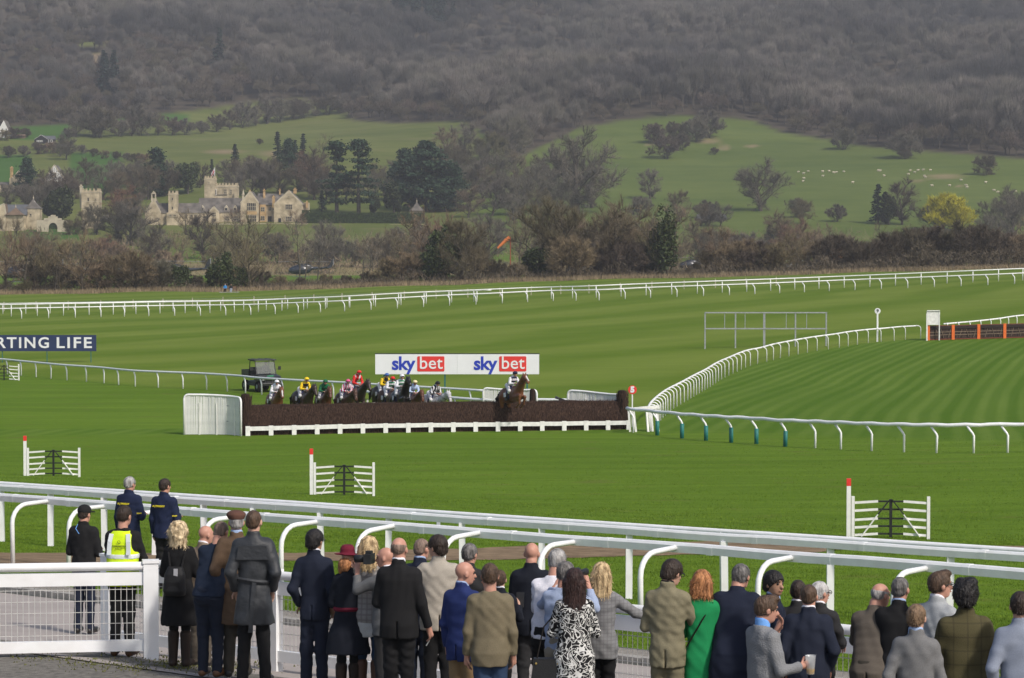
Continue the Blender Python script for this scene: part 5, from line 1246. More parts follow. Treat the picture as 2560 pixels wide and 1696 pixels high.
class House:
    """a building laid out in photograph pixels on a front plane at distance Y; its parts are children"""
    def __init__(s, name, label, px, base, Y, cat='house'):
        Y = Y or gp(px, base, 800).y; s.Y = Y; s.k = Y / F; s.px = px; s.o = pt(px, base, Y); g = ground(s.o.x, Y); s.root = thing(name, label, cat, (s.o.x, Y, min(g, s.o.z))); s.z0 = s.root.location.z
    def X(s, px): return (px - s.px) * s.k
    def Z(s, py): return CAMZ + (HOR - py) * s.k - s.z0
    def wall(s, x0, x1, yt, yb=None, y=0.0, dep=8.0, m=None, name='wall'):
        b = MB(); z1 = s.Z(yt); z0 = -3.0 if yb is None else s.Z(yb)
        b.box(((s.X(x0) + s.X(x1)) / 2, y + dep / 2, (z0 + z1) / 2), (abs(s.X(x1) - s.X(x0)), dep, z1 - z0)); return b.build(name, m or STONE, s.root)
    def merlons(s, x0, x1, yt, y=0.0, dep=8.0, w=.75, m=None):
        n = max(2, int((s.X(x1) - s.X(x0)) / (w * 1.7))); z = s.Z(yt); me = MB().box((0, 0, .33), (w, .35, .72)).mesh('merlon', m or STONE)
        for i in range(n): link('merlon', me, s.root, loc=(s.X(x0) + .4 + (s.X(x1) - s.X(x0) - .8) * i / (n - 1), y + .19, z))
        for yy in (y + dep * .35, y + dep * .7):
            for xx in (s.X(x0) + .18, s.X(x1) - .18):
                o = link('merlon', me, s.root, loc=(xx, yy, z)); o.rotation_euler = (0, 0, math.pi / 2)
        b = MB(); b.box(((s.X(x0) + s.X(x1)) / 2, y + dep / 2, z - .6), (s.X(x1) - s.X(x0) + .3, dep + .3, .22)); b.build('string_course', PALE, s.root)
    def gable(s, x0, x1, eav, apex, yb=None, y=0.0, dep=9.0, m=None, rm=None, ax=None, over=.25, coping=True):
        b = MB(); z0 = -3.0 if yb is None else s.Z(yb); ze, za = s.Z(eav), s.Z(apex); X0, X1 = s.X(x0), s.X(x1); A = s.X(ax) if ax else (X0 + X1) / 2
        b.prism([(X0, z0), (X1, z0), (X1, ze), (A, za), (X0, ze)], y, y + dep); b.build('gable_wall', m or STONE, s.root)
        t = .16
        b = MB()
        for xs, sg in ((X0, -1), (X1, 1)):
            L = Vector((xs - A, 0, ze - za)); nrm = Vector((-L.z, 0, L.x)).normalized() * (1 if sg < 0 else -1)
            if nrm.z < 0: nrm = -nrm
            e = Vector((xs, 0, ze)) + L.normalized() * over; a_ = Vector((A, 0, za)); V = []
            for yy in (y + .25, y + dep + .2):
                for p in (a_ + nrm * .02, e + nrm * .02, e + nrm * t, a_ + nrm * t): V.append((p.x, yy, p.z))
            b.add(V, [(0, 1, 2, 3), (7, 6, 5, 4), (0, 4, 5, 1), (1, 5, 6, 2), (2, 6, 7, 3), (3, 7, 4, 0)])
        r = b.build('roof', rm or SLATE, s.root)
        if coping:
            b = MB()
            for xs in (X0, X1): b.bar((A, y + .1, za + .12), (xs, y + .1, ze + .1), .45, .24, up=(0, 1, 0))
            b.build('coping', PALE, s.root)
    def pitch(s, x0, x1, eav, ridge, y=0.0, dep=8.0, rm=None, hip=0):
        """roof slope facing us, ridge parallel to the front"""
        b = MB(); X0, X1 = s.X(x0), s.X(x1); ze, zr = s.Z(eav), s.Z(ridge)
        V = [(X0 - .2, y - .3, ze - .1), (X1 + .2, y - .3, ze - .1), (X1 - hip, y + dep / 2, zr), (X0 + hip, y + dep / 2, zr), (X0 - .2, y + dep + .3, ze - .1), (X1 + .2, y + dep + .3, ze - .1)]
        b.add(V, [(0, 1, 2, 3), (3, 2, 5, 4), (0, 3, 4), (1, 5, 2), (0, 4, 5, 1)]); return b.build('roof', rm or SLATE, s.root)
    def cone(s, x0, x1, eav, apex, y=0, n=4, rm=None, fin=True):
        X0, X1 = s.X(x0), s.X(x1); w = (X1 - X0) / 2 + .25; c = ((X0 + X1) / 2, y, 0); ze, za = s.Z(eav), s.Z(apex)
        b = MB(); b.lathe([(w * (1.414 if n == 4 else 1), ze), (w * (1.0 if n == 4 else .72), ze + (za - ze) * .2), (w * .55, ze + (za - ze) * .5), (.06, za)], c, n); me = b.mesh('roof', rm or SLATE)
        if n == 4: me.transform(Matrix.Translation(c) @ Matrix.Rotation(math.pi / 4, 4, 'Z') @ Matrix.Translation(-Vector(c)))
        o = link('roof', me, s.root)
        if fin: b = MB(); b.lathe([(.12, za - .3), (.2, za + .3), (.07, za + .6), (.02, za + 1.3)], c, 6); b.build('finial', PALE, o)
    def window(s, x0, x1, yt, yb, y=0.0, lights=2, transom=0, fm=None):
        X0, X1, z0, z1 = s.X(x0), s.X(x1), s.Z(yb), s.Z(yt); b = MB(); f = .16
        for xx in (X0 + f / 2, X1 - f / 2): b.box((xx, y - .04, (z0 + z1) / 2), (f, .22, z1 - z0))
        for zz in (z0 + f / 2, z1 - f / 2): b.box(((X0 + X1) / 2, y - .06, zz), (X1 - X0 + .12, .26, f))
        w = b.build('window', fm or LEADS, s.root)
        b = MB(); b.box(((X0 + X1) / 2, y - .01, (z0 + z1) / 2), (X1 - X0 - f, .06, z1 - z0 - f)); b.build('pane', PANE, w)
        for i in range(1, lights):
            b = MB(); b.box((X0 + (X1 - X0) * i / lights, y - .06, (z0 + z1) / 2), (.13, .12, z1 - z0 - f)); b.build('mullion', fm or LEADS, w)
        for i in range(transom):
            b = MB(); b.box(((X0 + X1) / 2, y - .055, z0 + (z1 - z0) * (i + 1) / (transom + 1)), (X1 - X0 - f, .1, .12)); b.build('transom', fm or LEADS, w)
    def chimney(s, x0, x1, yt, yb, y=3.0, m=None):
        b = MB(); X0, X1 = s.X(x0), s.X(x1); z0, z1 = s.Z(yb), s.Z(yt); d = max(.7, (X1 - X0) * .8)
        b.box(((X0 + X1) / 2, y, (z0 + z1) / 2), (X1 - X0, d, z1 - z0)); b.box(((X0 + X1) / 2, y, z1 - .25), (X1 - X0 + .3, d + .3, .22)); b.box(((X0 + X1) / 2, y, z1 + .2), ((X1 - X0) * .5, .4, .4)); b.build('chimney', m or OCHRE, s.root)
    def door(s, x0, x1, yt, yb, y=0.0):
        b = MB(); X0, X1 = s.X(x0), s.X(x1); z0, z1 = s.Z(yb), s.Z(yt); b.box(((X0 + X1) / 2, y - .02, (z0 + z1) / 2), (X1 - X0, .12, z1 - z0)); b.build('door', BLACKTIM, s.root)

H_ = House('manor_house', 'large stone manor with many gables, mullioned windows and grey slate roofs', 630, 560, 900)
H_.gable(684.7, 757, 513, 478.5, y=0, dep=11, ax=722.6); H_.wall(757, 769, 507, y=2.5, dep=7)
H_.window(713, 731.5, 511, 524.5, lights=4, transom=1); H_.window(714, 730, 541, 555, lights=3, transom=1); H_.window(720.5, 724.5, 490, 495, lights=1); H_.door(696, 703, 546, 559)
H_.gable(602, 647, 509, 480, y=-.6, dep=12, ax=626); H_.window(617.5, 641, 507.5, 527, y=-.6, lights=5, transom=1); H_.window(619, 642, 538, 556, y=-.6, lights=5, transom=1)
b = MB(); b.box(((H_.X(617) + H_.X(643)) / 2, -.68, H_.Z(533)), (H_.X(643) - H_.X(617), .1, 1.1)); b.build('carved_panel', OCHRE, H_.root)
H_.wall(646, 686, 511, y=2.4, dep=8); H_.pitch(640, 705, 512, 484, y=2, dep=9.5); H_.wall(649, 664, 512, y=.8, dep=2, m=OCHRE)
H_.window(669, 677, 517, 528, y=2.4, lights=2); H_.window(651, 662, 518, 529, y=.8, lights=2, transom=1); H_.window(651, 662, 540, 552, y=.8, lights=2, transom=1); H_.door(668, 678, 541, 559, y=2.4); H_.window(680, 684, 520, 527, y=2.4, lights=1)
H_.wall(494, 604, 531, y=1.2, dep=8); H_.pitch(494, 604, 531, 495, y=1.2, dep=8.5)
H_.gable(522, 549, 533, 518, y=-.8, dep=5); H_.window(530, 541, 531, 542, y=-.8, lights=3, transom=1); H_.window(530, 541, 546, 555, y=-.8, lights=3)
for a_ in (505, 560, 580): H_.window(a_, a_ + 14, 540, 553, y=1.2, lights=4, transom=1)
for a_ in (500, 560, 582):
    b = MB(); b.prism([(H_.X(a_), H_.Z(527)), (H_.X(a_ + 9), H_.Z(527)), (H_.X(a_ + 9), H_.Z(519)), (H_.X(a_ + 4.5), H_.Z(513)), (H_.X(a_), H_.Z(519))], 1.6, 4.6); d_ = b.build('dormer', PALE, H_.root)
    b = MB(); b.box((H_.X(a_ + 4.5), 1.58, H_.Z(523)), (.85, .06, .75)); b.build('pane', PANE, d_)
H_.chimney(606, 611, 486, 510, y=-.2, m=PALE); b = MB(); b.lathe([(.45, H_.Z(486)), (.1, H_.Z(476)), (.02, H_.Z(473))], (H_.X(608.5), -.2, 0), 6); b.build('pinnacle', PALE, H_.root)
for a_, w_, t_, bb, yy in ((655, 5, 475, 500, 5), (694, 4, 474, 487, 6), (717, 6, 478, 490, 4), (730.5, 7.5, 472.5, 484, 6), (622, 5, 478, 486, 1), (681, 6, 492, 520, .6), (764, 5, 505, 520, 1.5)): H_.chimney(a_, a_ + w_, t_, bb, y=yy)
T_ = House('tower_house', 'battlemented stone house with a tall square tower flying a flag', 550, 500, 925)
T_.wall(511, 538, 445, dep=5); T_.merlons(511, 538, 445, dep=5, w=.55); T_.wall(538.2, 592, 463, y=.4, dep=7); T_.merlons(538.2, 592, 463, y=.4, dep=7, w=.6); T_.wall(586, 593, 482, y=-.5, dep=3)
T_.window(521, 524.5, 455, 461, lights=1); T_.window(534.5, 541, 473.5, 488.5, y=.35, lights=1, fm=WHITEHOUSE); T_.window(559.5, 567, 473, 486, y=.4, lights=2, transom=1); T_.window(574, 580, 474, 486, y=.4, lights=2, transom=1)
b = MB(); b.box((T_.X(555), .3, T_.Z(487.5)), (3.6, .3, .18)); b.build('balcony', SLATE, T_.root)
fp = thing('flagpole', 'white flagpole with a red and white flag on the square tower', 'flagpole', T_.root.location + Vector((T_.X(535.5), 2.0, T_.Z(446))))
zf = T_.Z(419) - T_.Z(446); b = MB(); b.tube([(0, 0, 0), (0, 0, zf)], .09, 6); b.build('pole', WHITE, fp)
b = MB(); V = []
for i in range(7):
    for j in range(5): V.append((-.05 - i * .2 * (1 - j * .02), .12 * math.sin(i * 1.3 + j * .5), zf - .2 - j * .42 - i * .30))
b.add(V, [(i * 5 + j, i * 5 + j + 1, (i + 1) * 5 + j + 1, (i + 1) * 5 + j) for i in range(6) for j in range(4)]); fl_ = b.build('flag', mat('flag_white', (.6, .58, .6), .8, .05, 2), fp)
b = MB(); b.add([(x - 0, y - .03, z) for x, y, z in V], [(i * 5 + j, i * 5 + j + 1, (i + 1) * 5 + j + 1, (i + 1) * 5 + j) for i in range(6) for j in range(4) if i == 2 or j == 2]); b.build('cross', mat('flag_red', (.42, .05, .05), .8, .05, 2), fl_)
C_ = House('chapel', 'stone chapel with a square tower and bell gable behind bare trees', 420, 548, 890, 'chapel')
C_.wall(421, 443.6, 482.5, dep=3.2); C_.merlons(421, 443.6, 482.5, dep=3.2, w=.5); C_.window(429, 434, 494, 502, lights=1); C_.window(429, 434, 516, 525, lights=1); C_.wall(417, 452, 532, y=-.6, dep=4)
C_.wall(392, 500, 531, y=.8, dep=6); C_.pitch(392, 500, 532, 508, y=.8, dep=7); C_.gable(362, 402, 533, 500, y=.2, dep=8, ax=384)
b = MB(); X_ = C_.X(384)
for dx in (-.62, .62): b.box((X_ + dx, .6, C_.Z(491.5)), (.34, .6, 1.9))
b.prism([(X_ - .85, C_.Z(485.5)), (X_ + .85, C_.Z(485.5)), (X_, C_.Z(478))], .25, .95); b.box((X_, .6, C_.Z(500)), (1.9, .7, .9)); b.build('bell_gable', PALE, C_.root)
for a_ in (460, 474, 486): C_.window(a_, a_ + 8, 536, 545, y=.8, lights=3)
for a_ in (423, 434): C_.window(a_, a_ + 8, 536, 543, y=-.6, lights=3)
G_ = House('gatehouse_tower', 'square battlemented stone tower with a single tall window left of the chapel', 226, 570, 880, 'tower')
G_.wall(204, 248, 477, dep=6); G_.merlons(204, 248, 477, dep=6, w=.6); G_.wall(203.5, 248.5, 503.6, 505.2, y=-.06, dep=6.1, m=PALE, name='string_course'); G_.window(218.5, 224, 494, 506, lights=1); G_.window(238, 242, 496, 504, lights=1); G_.chimney(193, 199, 464, 520, y=6, m=PALE); G_.window(222, 228, 530, 540, lights=2)
b = MB(); b.tube([(G_.X(207), 1, G_.Z(476)), (G_.X(207), 1, G_.Z(466))], .06, 5); b.build('pole', WHITE, G_.root)
U_ = House('turret', 'square stone turret with a pointed slate roof beside the arched gateway', 80, 568, 875, 'turret')
U_.wall(62, 99, 522, dep=5); U_.cone(62, 99, 522, 497, y=2.5); U_.window(74.5, 80, 534, 541, lights=1)
FA_ = House('farm_building', 'long low farm range with blue and brown roofs at the left edge', 25, 568, 872, 'farm building')
FA_.wall(-60, 62, 537, y=1, dep=6); FA_.pitch(-60, 64, 537, 511.5, y=1, dep=7, rm=BLUESL); FA_.gable(-40, 17, 536, 511, y=-1.5, dep=4, rm=BROWNT, ax=13); FA_.wall(17.5, 60, 538, y=-1, dep=4); FA_.cone(16, 60, 538, 519, y=1.2, rm=BROWNT)
A_ = House('gateway', 'stone gateway wall with stepped top and dark arch below the yew', 132, 570, 868, 'gateway')
for x0, x1, yt, yb in ((92, 121, 551, None), (143.5, 173, 551, None), (110, 121, 546, 552), (143.5, 153, 546, 552), (121, 143.5, 541.5, 556), (127, 138, 538, 542)): A_.wall(x0, x1, yt, yb, dep=1.0, m=PALE)
b = MB(); X0, X1 = A_.X(121), A_.X(143.5); zt = A_.Z(556); r = (X1 - X0) / 2; poly = [(X0, zt)] + [((X0 + X1) / 2 - r * math.cos(k * math.pi / 10), zt - 1.9 + 1.7 * math.sin(k * math.pi / 10)) for k in range(0, 11)] + [(X1, zt)]
b.prism(poly[::-1], 0, 1.0); b.build('arch', PALE, A_.root)
b = MB(); b.box(((X0 + X1) / 2, .7, A_.Z(564)), (r * 2 - .02, .2, 2.6)); b.build('gate', LEAFS['hedge'], A_.root)
YH = House('stone_house', 'tall yellow stone house with a big chimney half hidden by a cedar at left', 45, 480, None)
YH.wall(24, 66, 445, dep=8); YH.gable(32, 66, 446, 428, y=-.5, dep=9); YH.chimney(25, 32, 419, 450, y=1); YH.chimney(47, 56, 422, 440, y=3, m=PALE); YH.window(44, 52, 450, 458, y=-.5, lights=2); YH.wall(-10, 24, 462, y=1, dep=6); YH.pitch(-10, 24, 462, 455, y=1, dep=7); YH.window(30, 35, 462, 470, lights=2); YH.window(54, 60, 463, 471, y=-.5, lights=2)
WH = House('timbered_house', 'white gabled house half hidden behind a dark bare tree', 138, 475, None)
WH.gable(112, 162, 450, 414, y=0, dep=9, m=WHITEHOUSE, ax=136); WH.window(131, 141, 432, 442, lights=3); WH.window(124, 134, 452, 462, lights=2); WH.window(146, 155, 452, 462, lights=2); WH.wall(162, 186, 455, y=1, dep=6, m=BLUESL)
for dx in (-.8, 0, .8): b = MB(); b.box((WH.X(136) + dx, -.03, WH.Z(428)), (.14, .06, 2.4)); b.build('timber', BLACKTIM, WH.root)
WG = House('white_house', 'white house with a steep pointed gable at the left edge of the slope', 12, 345, None)
WG.gable(-14, 29, 345, 302, y=0, dep=9, m=WHITEHOUSE, ax=9.5, coping=False); WG.window(5, 9, 322, 327, lights=1, fm=WHITEHOUSE); WG.window(14, 18, 322, 327, lights=1, fm=WHITEHOUSE); WG.wall(29, 44, 341, y=1, dep=5, m=BLUESL); WG.pitch(29, 60, 341, 336, y=1, dep=5, rm=BROWNT); WG.wall(30, 60, 342, y=1.2, dep=4.5, m=BROWNT)
SH = House('black_shed', 'black boarded shed with white windows on the left slope', 110, 360, None, 'shed')
SH.gable(86, 120, 350, 339, y=0, dep=7, m=BLACKTIM, rm=BLUESL, coping=False); SH.wall(118, 134, 349, y=.5, dep=5, m=BLACKTIM); SH.pitch(106, 135, 349, 340, y=.5, dep=6, rm=BLUESL); SH.window(92, 106, 352, 356, lights=3, fm=WHITEHOUSE)
for a_ in (117, 126): SH.window(a_, a_ + 5, 350.5, 357, y=.45, lights=1, fm=WHITEHOUSE)
b = MB()
for x0, x1, yt, xx in ((84, 103, 0, 0),): 
    b.bar((SH.X(86) - .2, -.05, SH.Z(350)), (SH.X(103), -.05, SH.Z(338.6)), .1, .2, up=(0, 1, 0)); b.bar((SH.X(120) + .1, -.05, SH.Z(350)), (SH.X(103), -.05, SH.Z(338.6)), .1, .2, up=(0, 1, 0))
b.build('barge_board', WHITEHOUSE, SH.root)
PV = House('pavilion', 'small stone pavilion with a steep pointed roof behind the clipped hedge', 1041, 540, 905, 'pavilion')
PV.wall(1026, 1057, 527, dep=4); PV.cone(1024, 1059, 527.5, 505, y=2); PV.window(1038, 1044, 530, 536, lights=2)
BN = House('barn', 'low grey roofed barn among the scrub below the sheep field', 1780, 565, 905, 'barn')
BN.wall(1748, 1812, 548, y=0, dep=6, m=PALE); BN.pitch(1744, 1816, 548, 536, y=0, dep=7, rm=BLUESL); BN.window(1765, 1775, 551, 558, lights=2); BN.door(1790, 1800, 551, 564)
tw_ = House('terrace_wall', 'low pale stone terrace wall along the front of the manor', 610, 567, 893, 'wall'); tw_.wall(462, 768, 560, dep=.6, m=PALE); tw_.wall(460, 770, 559, 560.4, y=-.1, dep=.8, m=STONE, name='coping')
tw_ = House('terrace_wall', 'short pale stone wall below the right end of the clipped hedge', 1020, 568, 893, 'wall'); tw_.wall(975, 1062, 562, dep=.6, m=PALE); tw_.wall(974, 1063, 561.2, 562.3, y=-.1, dep=.8, m=STONE, name='coping')
# clipped yew hedge
ch = thing('clipped_hedge', 'long dark clipped hedge between the manor and the pavilion', 'hedge', pt(905, 562, 897)); k_ = 897 / F; rn = random.Random(12)
b = MB(); V = []; 
for i in range(45):
    x = (755 + (1062 - 755) * i / 44 - 905) * k_; zt = (562 - (527 if i < 3 else 533 + rn.uniform(-.8, .8))) * k_
    for yy, zz in ((0, -2), (0, zt - .3), (.3, zt), (2.2, zt), (2.5, -2)): V.append((x, yy, zz))
b.add(V, [(i * 5 + j, (i + 1) * 5 + j, (i + 1) * 5 + j + 1, i * 5 + j + 1) for i in range(44) for j in range(4)] + [(0, 1, 2, 3, 4), tuple(44 * 5 + j for j in range(5))[::-1]]); b.build('clipped_yew', LEAFS['hedge'], ch)
T = TB()
for i in range(5000):
    x = rn.uniform(755, 1062); zt = 562 - (527 if x < 775 else 533); top = rn.random() < .3; T.leaf(Vector(((x - 905) * k_, rn.uniform(0, 2.4) if top else -.05, zt * k_ if top else rn.uniform(0, zt * k_))), rn.uniform(.14, .3), rn)
o = link('foliage', mesh_np('foliage', T.tv, np.array(T.tf, np.int32), LEAFS['hedge']), ch); o['kind'] = 'stuff'

# ------------------------------------------------------------------ sheep
SHEEP = [(417, 556), (457, 568), (494, 551), (605, 553), (655, 550), (605, 588), (460, 606), (453, 627), (709, 559), (768, 554), (835, 638), (1030, 545), (1046, 549), (1077, 587), (1276, 546), (1264, 575), (1337, 544), (1377, 541), (1433, 542), (1385, 586), (1394, 598), (1445, 662), (1580, 661), (1707, 661), (1713, 676), (1668, 619), (1857, 637), (1922, 700), (1950, 711), (2090, 706), (690, 562), (1310, 560)]
WOOL = mat('wool', (.52, .46, .36), .95, .12, 6, rand=.08); SFACE = mat('sheep_face', (.28, .24, .19), .9, .1, 6)
vx = Vox((-.8, -.4, 0), (.95, .4, 1.05), .05); vx.k = .06
vx.ell((-.05, 0, .62), (.55, .27, .29)); vx.ell((.3, 0, .66), (.28, .22, .24)); vx.cap((.4, 0, .75), (.62, 0, .78), .13, .10); vx.cap((.62, 0, .8), (.80, 0, .68), .095, .06)
for x in (-.36, .3):
    for y in (-.14, .14): vx.cap((x, y, .5), (x + .02, y, .0), .075, .045, .03)
for y in (-.11, .11): vx.ell((.6, y * 1.2, .84), (.04, .07, .03))
sheep_me = vx.mesh('body', WOOL)
vx = Vox((-.5, -.3, -.1), (1, .3, 1.05), .04); vx.cap((.66, 0, .79), (.81, 0, .68), .088, .066, 0); face_me = vx.mesh('face', SFACE)
rn = random.Random(6); SL = []
for k, (zx, zy) in enumerate(SHEEP):
    px, py = 1860 + zx / 3.074, 250 + zy / 3.074; p = gp(px, py + 2, 800); t = thing('sheep', None, 'sheep', p, rn.choice((0, math.pi)) + rn.uniform(-.6, .6), 'sheep grazing in the hill field', 1.0 + rn.uniform(-.12, .12)); link('body', sheep_me, t); link('face', face_me, t); SL.append((px, t))
SL.sort(key=lambda a: a[0])
for i, (px, t) in enumerate(SL): t['label'] = 'leftmost cream sheep in the hill field' if i == 0 else '%s cream sheep from the left in the hill field' % (ORD[i] if i < len(ORD) else ORD[-1])

# ------------------------------------------------------------------ helicopters on the field behind the hedge
HELI = mat('helicopter_navy', (.014, .018, .026), .25, .15, 1, spec=.6); HELIG = mat('helicopter_grey', (.10, .11, .125), .3, .1, 1, spec=.5); GLASSD = mat('cockpit_glass', (.03, .04, .05), .08, .1, 1, spec=.8); BLADE = mat('rotor_blade', (.22, .23, .25), .5, .1, 1)
def make_heli(body_mat):
    t = thing('helicopter', None, 'helicopter', group='helicopters parked on the field')
    v = Vox((-2.6, -1.1, .3), (6.6, 1.1, 3.4), .09); v.k = .25       # nose towards -x
    v.ell((-.1, 0, 1.5), (2.3, .95, .95)); v.ell((-1.3, 0, 1.25), (1.15, .75, .55)); v.ell((.7, 0, 2.2), (1.7, .62, .6)); v.cap((1.2, 0, 1.75), (6.2, 0, 2.0), .42, .14)
    link('fuselage', v.mesh('fuselage', body_mat), t)
    v = Vox((-2.8, -1.1, .6), (.6, 1.1, 2.6), .07); v.ell((-1.0, 0, 1.62), (1.25, .82, .62)); v.F = np.maximum(v.F, (np.add.outer(np.add.outer(v.ax[0] * 1.0, v.ax[1] * 0), v.ax[2] * -.75) + 1.15)); link('windscreen', v.mesh('windscreen', GLASSD), t)
    for sg in (-1, 1):
        b = MB(); b.box((.15, sg * .86, 1.65), (.85, .05, .55)); b.build('window', GLASSD, t)
        b = MB(); b.tube([(-1.7, sg * .95, .25), (-1.3, sg * .98, .06), (1.8, sg * .98, .06)], .05, 6); b.build('skid', HELIG, t)
        for x in (-.8, 1.0): b = MB(); b.tube([(x, sg * .95, .06), (x, sg * .45, .85)], .04, 5); b.build('strut', HELIG, t)
    b = MB(); b.prism([(5.6, 1.9), (6.4, 2.0), (7.0, 3.6), (6.45, 3.6)], -.05, .05); b.build('tail_fin', body_mat, t)
    b = MB(); b.box((5.2, 0, 2.05), (.5, 2.0, .06)); b.build('tailplane', body_mat, t)
    b = MB(); b.tube([(6.75, -.12, 3.1), (6.75, -.2, 3.1)], .1, 6); b.bar((6.75, -.2, 2.4), (6.75, -.2, 3.8), .12, .03); b.build('tail_rotor', BLADE, t)
    b = MB(); b.tube([(.5, 0, 2.5), (.5, 0, 3.25)], .1, 7); b.tube([(.5, 0, 3.15), (.5, 0, 3.35)], .25, 8); b.build('rotor_mast', DARKM, t)
    for a in (.18, .18 + math.pi, ) if body_mat is HELI else (.3, 1.87, 3.44, 5.01):
        b = MB(); b.bar((.5, 0, 3.3), (.5 + 5.4 * math.cos(a), 5.4 * math.sin(a), 3.2), .3, .05); b.build('blade', BLADE, t)
    return t
hp = [make_heli(HELI), make_heli(HELIG)]
HEL = [(48, 570, math.pi * .05, 0, 'large dark helicopter behind the hedge at the far left', 1.15), (232, 640, .35, 1, 'grey helicopter showing its pale rotor head between hedge trees at left', .95), (425, 585, .15, 0, 'dark helicopter behind the ivy bush left of the bench', 1.1), (752, 660, .12, 0, 'dark helicopter standing in the open gap below the manor', 1.0),
       (1030, 640, .2, 1, 'helicopter mostly hidden by the ivy tree left of the windsock', 1.0), (1440, 650, .5, 1, 'helicopter glimpsed through the trees right of the windsock', .9), (1722, 735, 0.05, 0, 'dark helicopter beside the ivy clad tree at right', .95), (1975, 660, .3, 1, 'helicopter with only its rotor showing above the right hand scrub', .9)]
used = [False, False]
for px, Y, rz, k, lab, sc_ in HEL:
    t = hp[k] if not used[k] else copy_tree(hp[k]); used[k] = True; t.location = ongp(px, Y); t.rotation_euler = (0, 0, rz); t['label'] = lab; t.scale = (sc_ * 1.22,) * 3
# windsock
p = ongp(1276, 560); s_ = F / 560; ws = thing('windsock', 'orange windsock on a thin red pole above the hedge', 'windsock', p); zt = CAMZ + (HOR - 592) / s_ - p.z
b = MB(); b.tube([(0, 0, 0), (0, 0, zt)], .09, 6); b.build('pole', mat('pole_red', (.35, .07, .04), .7, .1, 2), ws)
b = MB(); b.tube([(-.15, 0, zt - .25), (-.9, .1, zt - .75), (-2.0, .1, zt - 1.75), (-2.75, .15, zt - 2.5)], [.48, .42, .30, .20], 12, cap=False); b.build('sock', mat('sock_orange', (.78, .22, .06), .7, .06, 2), ws, smooth=True)
b = MB(); b.tube([(0, 0, zt - .1), (-.2, 0, zt - .2)], .05, 5); b.build('hoop', DARKM, ws)
# ------------------------------------------------------------------ people
SKIN = {'fair': mat('skin_fair', (.50, .30, .225), .55, .07, 14, spec=.3), 'ruddy': mat('skin_ruddy', (.47, .245, .18), .5, .09, 14, spec=.35), 'tan': mat('skin_tan', (.36, .205, .135), .5, .08, 14, spec=.3)}
def hairmat(name, rgb, rgb2=None): return mat('hair_' + name, rgb, .55, .35, 26, rgb2=rgb2, stretch=(1, 1, .22), bump=.8, bscale=60, spec=.35)
HAIR = {'black': hairmat('black', (.012, .010, .010)), 'dark': hairmat('dark', (.028, .018, .013)), 'brown': hairmat('brown', (.070, .042, .026)), 'light': hairmat('light', (.17, .11, .065)), 'grey': hairmat('grey', (.20, .19, .185), (.34, .33, .32)), 'darkgrey': hairmat('darkgrey', (.075, .070, .066), (.15, .14, .135)), 'blonde': hairmat('blonde', (.32, .21, .10), (.56, .42, .24)),
 'curlblonde': hairmat('curlblonde', (.38, .27, .15), (.62, .50, .32)), 'ginger': hairmat('ginger', (.24, .095, .035), (.40, .18, .075)), 'auburn': hairmat('auburn', (.030, .014, .012)), 'stubble': hairmat('stubble', (.20, .14, .11)), 'white': hairmat('white', (.42, .41, .40))}
def cloth(name, rgb, rgb2=None, rough=.85, bump=.3, var=.07, scale=110, bscale=160, spec=.2): return mat('cloth_' + name, rgb, rough, var, scale, rgb2=rgb2, bump=bump, bscale=bscale, spec=spec)
